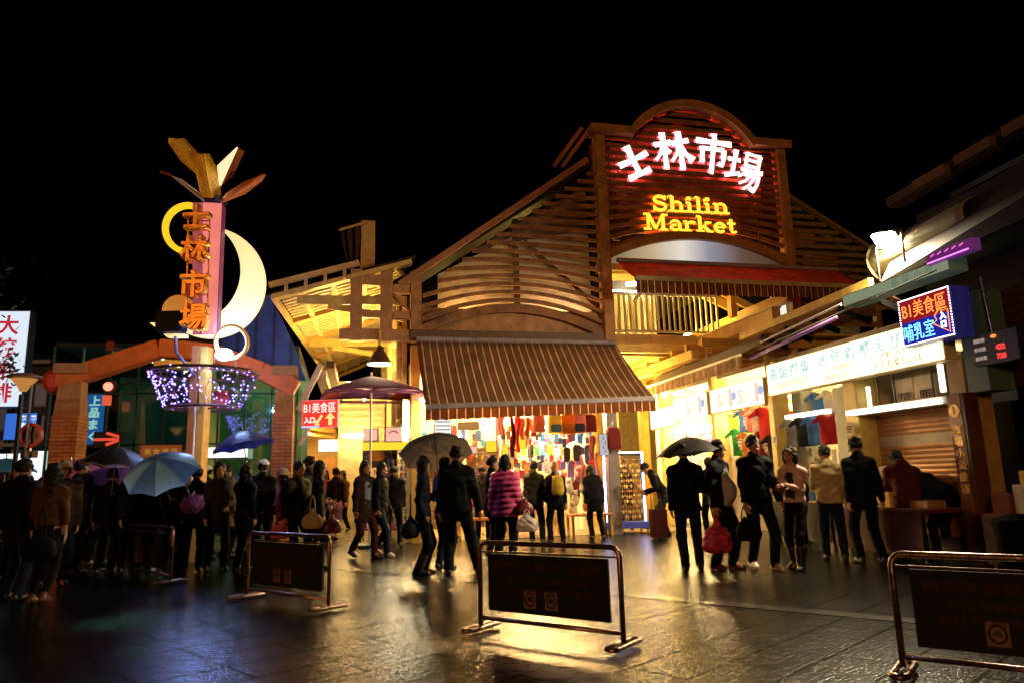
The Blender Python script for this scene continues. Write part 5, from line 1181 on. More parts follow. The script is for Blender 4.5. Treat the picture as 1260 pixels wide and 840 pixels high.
for lab, u, v, Y, wd, h_ in (('cold white shop window light glaring low at the left', 50, 572, 19, .55, .75), ('second white glare of a shop counter behind the crowd', 18, 562, 20, 1.2, .2), ('white lit shelf low behind the pink umbrella', 66, 560, 19.5, .8, .22)):
    p = at(u, v, Y); t = thing('lit_shop_window', lab, 'shop window', p, R(8)); MB().box(-wd / 2, wd / 2, 0, .04, -h_ / 2, h_ / 2).build('pane', E('cold_white_pane', (.85, .92, 1), 1.3), t); MB().box(-wd / 2 - .04, wd / 2 + .04, .01, .1, -h_ / 2 - .05, -h_ / 2).build('frame', DARK, t)
# ------------------------------------------------------------------ tubular barriers with black notice panels
WRED = M('red_lettering', (.05, .006, .005), .8)
RUST = M('weathered_tube', (.34, .20, .15), .3, metal=.9, var=.7, scale=22, bump=.25, bscale=40)
PANEL = M('black_notice_panel', (.004, .004, .0045), .9, var=.3)
def barrier(label, l, r_):
    l, r_ = Vector(l), Vector(r_); d = r_ - l; wd = d.length; t = thing('barrier', label, 'barrier', (l.x, l.y, 0), math.atan2(d.y, d.x), 'tubular barriers with black notice panels')
    H_ = .745; rc = .07
    pts = [(0, 0, .06)] + [(0, 0, H_ - rc)] + [(rc - rc * math.cos(a), 0, H_ - rc + rc * math.sin(a)) for a in (PI / 6, PI / 3, PI / 2)] + [(wd - rc + rc * math.sin(a), 0, H_ - rc + rc * math.cos(a)) for a in (0, PI / 6, PI / 3, PI / 2)] + [(wd, 0, .06)]
    MB().tube(pts, .021, 10).build('frame', RUST, t, smooth=True)
    MB().tube([(0, 0, .12), (wd, 0, .12)], .018, 8).build('lower_rail', RUST, t, smooth=True)
    MB().tube([(0, .0, H_ - .075), (wd, .0, H_ - .075)], .008, 6).build('panel_rail', RUST, t)
    for x in (0, wd):
        lp = [(x + .045 * math.cos(a), y0 + .045 * math.sin(a), .045) for y0, a0, a1 in ((.17, 0, PI), (-.17, PI, 2 * PI)) for a in [a0 + (a1 - a0) * k / 6 for k in range(7)]]
        MB().tube(lp, .02, 8, closed=True).build('foot', RUST, t, smooth=True)
    x0, x1, z0, z1 = .1, wd - .1, .19, H_ - .09
    pn = MB().box(x0, x1, -.012, .012, z0, z1).build('notice_panel', PANEL, t)
    cx_ = wd / 2
    text('lettering', '請勿將車輛駛入或臨停', .085, WRED, pn, (cx_, -.0145, z1 - .095), depth=.003, fit=(1.05, .075))
    text('lettering', '為提供良好的購物環境', .07, WRED, pn, (cx_, -.0145, z1 - .20), depth=.003, fit=(.8, .06))
    text('lettering', '士林市場謝謝您的配合', .07, WRED, pn, (cx_, -.0145, z1 - .285), depth=.003, fit=(.95, .06))
    for sx_ in (-1, 1):
        c = (cx_ + sx_ * .105 - .05, z0 + .115)
        pg = MB().box(c[0] - .06, c[0] + .06, -.0145, -.0125, c[1] - .07, c[1] + .07).build('pictogram', M('dirty_pink_white', (.2, .11, .095), .7), pn)
        MB().tube([(c[0] + .045 * math.cos(2 * PI * k / 20), -.016, c[1] + .05 * math.sin(2 * PI * k / 20)) for k in range(20)], .007, 5, closed=True).build('red_ring', WRED, pg)
        MB().box(c[0] - .024, c[0] + .024, -.017, -.015, c[1] - .012, c[1] + .012).box(c[0] - .014, c[0] + .016, -.017, -.015, c[1] + .012, c[1] + .024).build('vehicle_mark', BLACKM, pg)
    return t
barrier('middle barrier nearest the centre with two prohibition pictograms on its black panel', gp(592, 777), gp(768, 800))
barrier('barrier left of the orange reflection in front of the long haired woman', gp(303, 737), gp(404, 752))
barrier('barrier among the dark crowd beside the blue umbrella', gp(139, 703), gp(190, 716) + Vector((.35, -.28, 0)))
b3 = gp(1113, 832); barrier('barrier at the right corner, cut by the picture edge', b3, b3 + (gp(768, 800) - gp(592, 777)))
# ------------------------------------------------------------------ market parasol over the left racks
up_ = at(457, 462, 15.0)
pr = thing('market_parasol', 'square plum market parasol with corners painted red by passing light over the left racks', 'parasol', (up_.x, 15.0, 0), R(20))
zt = up_.z; hw = .98; ze = zt - .42
PLUM = M('plum_canvas', (.17, .05, .12), .8, trans=.3, scale=3)
cor = [(-hw, -hw), (hw, -hw), (hw, hw), (-hw, hw)]
mb = MB()
for i in range(4):
    a, b = cor[i], cor[(i + 1) % 4]; base = len(mb.v)
    for r in range(9):
        f = r / 8
        for k in range(9):
            g_ = k / 8; x = (a[0] + (b[0] - a[0]) * g_) * f; y = (a[1] + (b[1] - a[1]) * g_) * f
            mb.v.append((x, y, zt - (zt - ze) * f ** 1.15 + .05 * f * math.sin(PI * g_)))
    for r in range(8):
        for k in range(8): q = base + r * 9 + k; mb.f.append((q, q + 9, q + 10, q + 1))
mb.build('canopy', PLUM, pr, smooth=True, thick=.006)
RC = M('corner_light_canvas', (.65, .1, .06), .8, trans=.5)  # red patches paint the light that passes through the canvas corners
mb = MB()
for (x, y) in cor: mb.add([(x * 1.0, y * 1.0, ze - .012), (x * .45, y, ze + .05), (x * .6, y * .6, ze + .16), (x, y * .45, ze + .05)], [(0, 1, 2, 3)])
each('corner_light_patch', mb, RC, pr)
mb = MB()
for i in range(4):
    a, b = cor[i], cor[(i + 1) % 4]; mb.add([(a[0], a[1], ze), (b[0], b[1], ze), (b[0], b[1], ze - .06), (a[0], a[1], ze - .06)], [(0, 1, 2, 3)])
mb.build('valance', M('plum_canvas', (1, 1, 1)), pr)
MB().tube([(0, 0, 0), (0, 0, zt + .08)], .024, 8).build('pole', M('pale_pole', (.6, .5, .4), .4), pr)
for (x, y) in cor: MB().bar((0, 0, zt - .3), (x * .6, y * .6, ze + .12), .022, .022).build('rib', M('pale_pole', (1, 1, 1)), pr)
MB().lathe([(.28, 0), (.28, .06), (.05, .1)], (0, 0, 0), 14).build('base', BLACKM, pr)
# signs of the alley
def flat_sign(name, label, u0, v0, u1, v1, Y, mat, cat='sign', rz=TH, frame=None, dep=.08):
    a, b = at(u0, v0, Y), at(u1, v1, Y); t = thing(name, label, cat, ((a.x + b.x) / 2, Y, (a.z + b.z) / 2), rz); w_, h_ = b.x - a.x, a.z - b.z
    MB().box(-w_ / 2, w_ / 2, .004, dep, -h_ / 2, h_ / 2).build('case', frame or M('sign_frame_dark', (.1, .06, .05), .5), t); MB().box(-w_ / 2 + .015, w_ / 2 - .015, -.006, .002, -h_ / 2 + .015, h_ / 2 - .015).build('face', mat, t); return t, w_, h_
t, w_, h_ = flat_sign('food_court_sign', 'red food court sign with arrows hung beside the right brick column', 371, 492, 416, 525, 14.6, E('red_lit_sign', (1, .03, .02), 1.7), 'light box sign', R(-6), M('pink_frame', (.6, .3, .3), .5, es=.3, ecol=(1, .5, .5)))
WPR = E('warm_white_print', (1, .86, .75), 1.4)
text('lettering', 'B1美食區', .2, WPR, t, (0, -.012, h_ * .22), depth=.006, fit=(w_ * .88, h_ * .38))
text('lettering', '入口', .15, WPR, t, (-w_ * .28, -.012, -h_ * .22), depth=.006, bold=.005, fit=(w_ * .3, h_ * .24))
AR = E('yellow_arrow', (1, .7, .2), 1.2)
mb = MB().strip([(w_ * .07, -h_ * .06), (-w_ * .08, -h_ * .36)], .05, -.012, -.008).prism([(-w_ * .13, -h_ * .42), (-w_ * .1, -h_ * .2), (w_ * .02, -h_ * .4)], -.014, -.009); mb.build('arrow', AR, t)
mb = MB().strip([(w_ * .3, -h_ * .42), (w_ * .3, -h_ * .15)], .08, -.012, -.008).prism([(w_ * .16, -h_ * .18), (w_ * .44, -h_ * .18), (w_ * .3, h_ * .04)], -.014, -.009); mb.build('arrow', AR, t)
MB().box(-w_ * .5, 0, -.012, -.008, -h_ * .5, -h_ * .43).build('blue_stripe', E('pale_blue_strip', (.6, .7, 1), .9), t)
t, w_, h_ = flat_sign('alley_light_box', 'white lit sign box hanging deep in the side alley', 392, 540, 418, 555, 24, E('white_alley_sign', (1, .98, .9), 1.6), 'light box sign')
for k in range(2):
    mb = MB()
    for i in range(7): mb.box(-w_ * .4 + i * w_ * .12, -w_ * .4 + i * w_ * .12 + w_ * .08, -.012, -.008, h_ * (.1 - .35 * k), h_ * (.25 - .35 * k))
    mb.build('lettering', E('pale_grey_print', (.75, .8, .78), .9), t)
flat_sign('price_card', 'left pink price card with red print above the trinket racks', 447, 527, 465, 542, 15.4, E('pink_card', (1, .55, .42), .95), 'card', 0)
t, w_, h_ = flat_sign('price_card', 'right pink star shaped price card above the trinket racks', 474, 525, 494, 543, 15.3, E('pink_card', (1, 1, 1)), 'card', 0)
MB().tube([(-.09, -.012, .03), (-.03, -.012, .07), (.05, -.012, .07), (.1, -.012, .02)], .016, 5).build('red_print', E('red_ink', (.8, .08, .04), .7), t)
YS = E('yellow_card', (1, .75, .04), 1.0)
flat_sign('yellow_banner', 'yellow cloth banner strung over the left racks', 446, 543, 512, 553, 15.7, YS, 'banner', 0)
for i, (u0, v0, u1, v1, mt, lab) in enumerate(((534, 515, 556, 536, E('white_price_list', (1, .95, .85), 1.05), 'white price list with dark lines under the awning'), (563, 519, 590, 528, E('brown_board_lit', (.6, .28, .08), .8), 'brown board beside the white price list'), (597, 542, 612, 556, YS, 'yellow card left of the pink scarf'), (617, 546, 626, 560, YS, 'narrow yellow card by the hanging pink scarf'), (575, 548, 588, 558, E('pink_card', (1, 1, 1)), 'pink card on the wall of the trinket shop'), (736, 533, 750, 560, E('grey_notice', (.66, .6, .62), .8), 'grey notice with vertical writing on the shop post'), (632, 535, 648, 552, YS, 'yellow paper hung under the row of backpacks'))):
    t, w_, h_ = flat_sign('shop_card', lab, u0, v0, u1, v1, 16.2 if i < 5 else 16.35, mt, 'card', TH, dep=.02)
    if i in (0, 5):
        mb = MB()
        for k in range(4):
            if i == 0: mb.box(-w_ * .42, w_ * .4, -.01, -.007, h_ * (.32 - .22 * k) - .012, h_ * (.32 - .22 * k) + .012)
            else: mb.box(-.025 + .05 * (k % 2), .0 + .05 * (k % 2), -.01, -.007, h_ * (.3 - .2 * k) - .04, h_ * (.3 - .2 * k) + .03)
        mb.build('printed_lines', E('grey_print', (.35, .3, .3), .6), t)
# ------------------------------------------------------------------ racks of trinkets: rack is one thing, every trinket another
def rack(label, p, rz, w_, h_, rows, frame_m, lit=None, back=None):
    t = thing('display_rack', label, 'display rack', p, rz); z0 = .28
    fm = MB()
    for x in (-w_ / 2, w_ / 2): fm.box(x - .018, x + .018, -.018, .018, .1, h_)
    fm.box(-w_ / 2, w_ / 2, -.017, .017, h_ - .036, h_).box(-w_ / 2, w_ / 2, -.017, .017, z0 - .03, z0); fm.build('frame', frame_m, t)
    rb = MB()
    for k in range(rows): z = h_ - .1 - k * (h_ - z0 - .12) / rows; rb.tube([(-w_ / 2, -.02, z), (w_ / 2, -.02, z)], .005, 5)
    rb.build('hook_bars', STEEL, t)
    if back: MB().box(-w_ / 2 + .02, w_ / 2 - .02, .02, .03, z0, h_ - .03).build('back_panel', back, t)
    for x in (-w_ / 2, w_ / 2):
        MB().box(x - .02, x + .02, -.25, .25, .08, .11).build('foot', frame_m, t)
        for y in (-.22, .22): MB().lathe([(.035, -.012), (.035, .012)], (x, y, .04), 10, 'x').build('wheel', BLACKM, t)
    if lit:
        e = MB(); 
        for x in (-w_ / 2 - .03, w_ / 2 + .03): e.tube([(x, -.03, z0 - .06), (x, -.03, h_ + .03)], .022, 6)
        for z in (z0 - .06, h_ + .03): e.tube([(-w_ / 2 - .03, -.03, z), (w_ / 2 + .03, -.03, z)], .014, 6)
        e.build('light_frame', lit, t)
    return t
def trinket_me(kind, mat):
    mb = MB().tube([(0, 0, .0), (0, 0, -.03)], .003, 4)
    if kind == 0: mb.lathe([(.002, -.1), (.013, -.085), (.016, -.06), (.008, -.04), (.003, -.03)], (0, 0, 0), 8)
    elif kind == 1: mb.box(-.022, .022, -.006, .006, -.1, -.035).box(-.012, .012, -.009, .009, -.12, -.1)
    elif kind == 2: mb.ball((0, 0, -.06), .024, 8, (1, .6, 1)).ball((0, 0, -.095), .015, 6)
    else: mb.prism([(0, -.03), (.025, -.06), (.015, -.11), (-.015, -.11), (-.025, -.06)], -.006, .006)
    return mb.mesh('trinket', mat)
GB = [M('brass_trinket', (.8, .5, .15), .3, metal=.9), M('dark_brass', (.3, .16, .05), .35, metal=.8), M('pale_gold', (.85, .66, .32), .35, metal=.8)]
gm = [trinket_me(k % 4, GB[k % 3]) for k in range(6)]
pk = gp(771, 655); RK = R(10)
rk = rack('wheeled rack of golden key charms framed by a bluish white light', pk, RK, .88, 1.80, 12, BLACKM, E('blue_white_frame', (.42, .5, 1.0), 14), None)
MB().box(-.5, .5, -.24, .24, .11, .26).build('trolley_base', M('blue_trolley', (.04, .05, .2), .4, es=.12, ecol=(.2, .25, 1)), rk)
for r in range(12):
    for c in range(15):
        if (r * 7 + c * 3) % 17 == 0: continue
        x = -.39 + c * .0557; z = 1.70 - r * 1.40 / 12
        o = link('key_charm', gm[(r * 5 + c * c) % 6], None); o.location = Vector(pk) + Vector((math.cos(RK) * x + .03 * math.sin(RK), math.sin(RK) * x - .03 * math.cos(RK), z)); o.rotation_euler.z = rng.uniform(-.6, .6); o.scale = (1.0, 1, rng.uniform(.75, 1.0))
        tag(o, 'golden key charm on the rack with the bluish white light frame', 'key charm', 'golden key charms on the lit rack')
cm = [M('trinket_' + n, c, .35) for n, c in (('red', (.6, .05, .05)), ('violet', (.3, .12, .5)), ('gold', (.7, .4, .08)), ('blue', (.08, .2, .6)), ('white', (.7, .65, .6)), ('pink', (.7, .2, .35)), ('green', (.1, .35, .12)), ('orange', (.7, .25, .04)))]
tm = [trinket_me(k % 4, cm[k % 8]) for k in range(16)]
def fill(p, rz, w_, h_, rows, n, label, group, sc_=1.5, mats=tm):
    for r in range(rows):
        for c in range(n):
            x = -w_ / 2 + w_ * (c + .5) / n; z = h_ - .1 - r * (h_ - .4) / rows
            o = link('trinket', mats[int(rng.integers(len(mats)))], None); o.location = Vector(p) + Vector((math.cos(rz) * x + .03 * math.sin(rz), math.sin(rz) * x - .03 * math.cos(rz), z)); o.rotation_euler.z = rng.uniform(-.8, .8); o.scale = (sc_,) * 3
            tag(o, label, 'trinket', group)
for (u, v, w_, h_, lab, rz) in ((463, 668, .62, 2.05, 'narrow wheeled rack of coloured trinkets with a dark poster on top', R(4)), (496, 667, .8, 1.95, 'wide wheeled rack of violet and red trinkets left of the grey umbrella', R(14))):
    p = gp(u, v - 2); rk2 = rack(lab, p, rz, w_, h_, 10, STEEL)
    fill(p, rz, w_ - .06, h_, 10, 6 if w_ < .7 else 8, 'small coloured trinket on the ' + ('narrow' if w_ < .7 else 'wide') + ' left rack', 'trinkets on the ' + ('narrow' if w_ < .7 else 'wide') + ' left rack')
    if w_ < .7:
        MB().box(-.3, .3, -.05, -.03, 1.62, 2.04).build('poster', M('dark_blue_poster', (.06, .06, .1), .5), rk2)
        MB().lathe([(.12, 0), (.12, .006)], (0, -.06, 1.88), 20, 'y').build('poster_oval', M('amber_print', (.7, .35, .05), .5), rk2).scale = (1.6, 1, 1)
        rk2.children[-1].location = (0, 0, 1.88 * 0)
for (s, d, w_, h_, n, lab) in ((-3.75, .55, .9, 2.0, 6, 'gold and silver trinket on the shop rack behind the couple'), (-2.75, .6, .7, 2.0, 5, 'gold trinket on the shop rack behind the pink jacket')):
    p = MP(s, d, 0); rack(('wall rack behind the couple under the awning' if n == 6 else 'slim wall rack behind the pink quilted jacket'), p, TH, w_, h_, 9, OCHRE, None, M('cream_back_panel', (.7, .55, .3), .6))
    fill(p, TH, w_ - .06, h_, 9, n, lab, 'trinkets on the ' + ('shop rack behind the couple' if n == 6 else 'rack behind the pink jacket'), 1.6, [trinket_me(k % 4, (GB + cm[:3])[k % 6]) for k in range(12)])
# ------------------------------------------------------------------ bags and scarves hung in the trinket shop
def bag(label, s, d, z, col, sc_=1.0, col2=None, group='bags hung under the awning'):
    t = thing('backpack', label, 'bag', MP(s, d, z), TH + R(random.uniform(-14, 14)), group)
    MB().sheet(lambda u, v: ((.16 * sc_) * (abs(math.cos(2 * PI * u)) ** .5 * math.copysign(1, math.cos(2 * PI * u))) * (1 - .25 * max(0, v - .7)) , .09 * sc_ * (abs(math.sin(2 * PI * u)) ** .5 * math.copysign(1, math.sin(2 * PI * u))), (-.2 + .4 * v) * sc_), 20, 8).add([], []).build('body', CL[col], t, smooth=True)
    MB().box(-.12 * sc_, .12 * sc_, -.13 * sc_, -.08 * sc_, -.17 * sc_, .0).build('pocket', CL[col2 or col], t, bevel=.02)
    MB().lathe([(.155 * sc_, 0), (.12 * sc_, .05 * sc_), (.01, .07 * sc_)], (0, 0, .19 * sc_), 14).build('lid', CL[col2 or col], t).scale = (1, .6, 1)
    MB().tube([(-.06, 0, .22 * sc_), (0, 0, .36 * sc_), (.06, 0, .22 * sc_)], .01, 5).build('strap', BLACKM, t)
for (u, v, c, c2, lab, k) in ((663, 521, 'coral', None, 'coral pink bag first in the row under the awning', .9), (683, 522, 'yellow', 'blue', 'blue and yellow bag in the hanging row', 1.0), (699, 522, 'orange', None, 'orange backpack in the hanging row', 1.05), (712, 521, 'pink', 'navy', 'navy backpack with a pink pocket in the hanging row', 1.05), (726, 521, 'maroon', None, 'dark red bag last in the hanging row', .9), (755, 540, 'maroon', None, 'dark red backpack hung right of the shop post', 1.1)):
    s, z = sz(u, v, -.1); bag(lab, s, -.1, z, c, k, c2)
def scarf(label, s, d, z, L_, col, wd=.1, group='scarves and cloths hung in the trinket shop'):
    ph = random.uniform(0, 6); o = MB().sheet(lambda u, v: (wd * (u - .5) * (1 + .3 * math.sin(5 * v + ph)) + .02 * math.sin(7 * v + ph), .03 * math.sin(6 * u + ph) + .02 * math.sin(9 * v), -L_ * v), 6, 14).build('scarf', CL[col], None, smooth=True, thick=.012); o.location = MP(s, d, z); o.rotation_euler.z = TH; tag(o, label, 'scarf', group)
for i, (u, v, L_, c) in enumerate(((630, 512, .9, 'maroon'), (636, 512, .8, 'red'), (642, 513, .5, 'coral'), (649, 513, .45, 'orange'), (656, 515, .4, 'maroon'), (728, 535, .75, 'maroon'), (734, 556, .9, 'coral'), (727, 566, .9, 'red'), (720, 572, .8, 'orange'), (733, 590, .7, 'maroon'), (724, 596, .6, 'coral'), (716, 560, .5, 'pink'), (614, 512, .42, 'pink'), (618, 512, .4, 'coral'))):
    s, z = sz(u, v, .1 + .05 * (i % 3)); scarf('hung cloth, ' + ['dark red and long at the left post of the bags', 'bright red beside the dark red one', 'short coral one near the bags', 'short orange one near the bags', 'short dark red one before the coral bag', 'dark red one over the dense bundle', 'coral one at the right end of the shop', 'red one in the dense bundle', 'orange one in the dense bundle', 'low dark red one at the right end', 'low coral one in the bundle', 'pink one left of the bundle', 'thin pink one over the yellow card', 'coral one beside the thin pink one'][i], s, .1 + .05 * (i % 3), z, L_, c)
# shelf goods on the back wall and low tables of the trinket shop
sh = thing('goods_shelf', 'white shelves of small goods on the back wall of the trinket shop', 'shelf', MP(-1.2, 3.6, 0), TH)
for k in range(5): MB().box(-1.1, 1.15, -.2, .2, .6 + k * .48, .63 + k * .48).build('shelf_board', WHITEP, sh)
for x in (-1.1, 1.12): MB().box(x - .02, x + .02, -.2, .2, 0, 2.9).build('upright', WHITEP, sh)
for k in range(5):
    for j in range(15):
        if (k * 5 + j * 3) % 11 == 0: continue
        c = list(CL.values())[int(rng.integers(len(CL)))]; hh = rng.uniform(.12, .34); o = MB().box(-.05, .05, -.06, .06, 0, hh).ball((0, 0, hh), .05, 6).build('shelf_item', c, None); o.location = MP(-2.22 + j * .15, 3.5, .632 + k * .48); o.rotation_euler.z = TH; tag(o, 'small doll like item on the white shelves of the trinket shop', 'ornament', 'small goods on the white shelves')
for i in range(42):
    s = -2.3 + (i % 14) * .17; z = 1.25 + (i // 14) * .33; o = MB().tube([(-.05, 0, .1), (0, 0, .14), (.05, 0, .1)], .005, 4).prism([(-.06, -.12), (.06, -.12), (.07, .1), (-.07, .1)], -.02, .02).build('pouch', list(CL.values())[int(rng.integers(len(CL)))], None, bevel=.01); o.location = MP(s, 1.9, z + .06 * (i % 2)); o.rotation_euler.z = TH + R(random.uniform(-20, 20)); tag(o, 'small pouch hung on the middle grid of the trinket shop', 'pouch', 'pouches hung in the trinket shop')
gr = thing('hanging_grid', 'white wire grid of pouches in the middle of the trinket shop', 'wire grid', MP(-1.2, 1.96, 0), TH)
mb = MB()
for k in range(13): mb.tube([(-1.15 + .19 * k, 0, .9), (-1.15 + .19 * k, 0, 2.3)], .005, 4)
for k in range(8): mb.tube([(-1.15, 0, .9 + .2 * k), (1.15, 0, .9 + .2 * k)], .005, 4)
mb.build('wires', WHITEP, gr)
for s in (-2.3, -.1): MB().box(s + 1.2 - .02, s + 1.2 + .02, -.02, .02, 0, 2.4).build('post', WHITEP, gr)
def mtable(label, s0, s1, d0, d1, z, mt):
    t = thing('stall_table', label, 'table', MP((s0 + s1) / 2, (d0 + d1) / 2, 0), TH); hx, hy = (s1 - s0) / 2, (d1 - d0) / 2
    MB().box(-hx, hx, -hy, hy, z - .05, z).build('tabletop', mt, t, bevel=.008)
    for a in (-1, 1):
        for b in (-1, 1): MB().box(a * (hx - .05) - .025, a * (hx - .05) + .025, b * (hy - .05) - .025, b * (hy - .05) + .025, 0, z - .05).build('leg', OCHRE, t)
OT = M('orange_table', (.55, .22, .06), .5)
mtable('low orange table in front of the trinket shop', -3.3, -2.5, -.5, -.1, .5, OT); mtable('low orange bench table at the right of the trinket shop', -.9, .1, -.1, .4, .48, OT); mtable('white goods table at the left of the trinket shop', -4.1, -3.2, .75, 1.3, .85, WHITEP); mtable('white goods table in the middle of the trinket shop', -2.2, -.9, .7, 1.3, .8, WHITEP)
for i in range(26):
    s, d = (-2.15 + (i % 13) * .1, .82 + (i // 13) * .25); c = list(CL.values())[(i * 5) % len(CL)]
    o = MB().ball((0, 0, .06), .06, 8, (1, 1, 1 + .3 * (i % 3))).ball((0, 0, .15), .04, 6).build('soft_toy', c, None, smooth=True); o.location = MP(s, d, .8); tag(o, 'small soft toy on the middle table of the trinket shop', 'soft toy', 'soft toys on the middle table')
dk = ['maroon', 'navy', 'black', 'coral', 'orange', 'grey', 'violet', 'red', 'blue', 'black']
pouch = [MB().tube([(-.05, 0, .1), (0, 0, .15), (.05, 0, .1)], .005, 4).prism([(-.06, -.13), (.06, -.13), (.075, .08), (.03, .11), (-.03, .11), (-.075, .08)], -.025, .025).mesh('pouch', CL[c]) for c in dk]
def hung(n, s0, s1, d, z0, dzr, label, group, sc_=1.0):
    for i in range(n):
        o = link('hanging_pouch', pouch[int(rng.integers(10))], None, MP(s0 + (s1 - s0) * (i + .5) / n + rng.uniform(-.03, .03), d + rng.uniform(-.1, .1), z0 + rng.uniform(-dzr, dzr)), TH + rng.uniform(-.6, .6)); o.scale = (sc_ * rng.uniform(.8, 1.3), 1, sc_ * rng.uniform(.8, 1.5)); tag(o, label, 'pouch', group)
hung(40, -2.3, .0, .75, 2.3, .2, 'dark pouch in the front hanging row under the backpacks', 'pouches in the front hanging row', .6)
hung(44, -2.3, .0, 1.1, 1.95, .3, 'dark pouch in the second hanging row of the trinket shop', 'pouches in the second hanging row', .55)
hung(24, -4.1, -2.5, 1.4, 2.2, .3, 'dark pouch on the left wall rail of the trinket shop', 'pouches on the left wall rail', .8)
hung(20, -.75, .0, .5, 1.35, .55, 'colourful pouch in the dense bundle at the right end of the trinket shop', 'pouches in the dense right bundle', 1.2)
hung(24, -2.2, -.3, 1.5, 1.35, .35, 'dark pouch on the low middle grid of the trinket shop', 'pouches on the low middle grid', .8)
# bundle of soft toys at the right end
for i, (u, v) in enumerate(((718, 600), (708, 615), (700, 600), (712, 585), (705, 628), (722, 622), (694, 620))):
    s, z = sz(u, v, .3); o = MB().ball((0, 0, 0), .1, 10, (1, .8, 1.3)).ball((0, -.02, .16), .07, 8).ball((-.05, 0, .22), .025, 6).ball((.05, 0, .22), .025, 6).build('plush_toy', list(CL.values())[[4, 11, 4, 9, 11, 7, 4][i]], None, smooth=True); o.location = MP(s, .3, z); tag(o, 'plush toy in the bundle at the right end of the trinket shop', 'plush toy', 'plush toys bundled at the right end of the trinket shop')
# potted palm behind the tower pole
pp = thing('potted_palm', 'bushy potted palm behind the white capped man', 'plant', gp(300, 655) , 0)
MB().lathe([(.2, 0), (.26, .4), (.28, .42), (.24, .42)], (0, 0, 0), 16).build('pot', M('terracotta', (.3, .12, .06), .8), pp)
mb = MB()
for k in range(46):
    t = rng.uniform(0, 2 * PI); L_ = rng.uniform(.5, 1.0); up2 = rng.uniform(.4, 1.2); pts = [Vector((math.cos(t) * L_ * f, math.sin(t) * L_ * f, .9 + up2 * f - .75 * f * f)) for f in (0, .25, .5, .75, 1)]
    for i in range(4):
        for j in range(5):
            c = pts[i].lerp(pts[i + 1], j / 5); d = (pts[i + 1] - pts[i]).normalized(); sd_ = d.cross(Vector((0, 0, 1))).normalized()
            for sg in (-1, 1): e = c + sd_ * sg * .14 + d * .07 + Vector((0, 0, -.05)); mb.add([c, c + d * .03, e], [(0, 1, 2)])
mb.build('fronds', M('palm_leaf', (.06, .12, .03), .5, var=.4), pp, recalc=False)
MB().tube([(0, 0, .35), (0.02, 0, 1.0)], [.05, .03], 8).build('stem', TRK, pp)
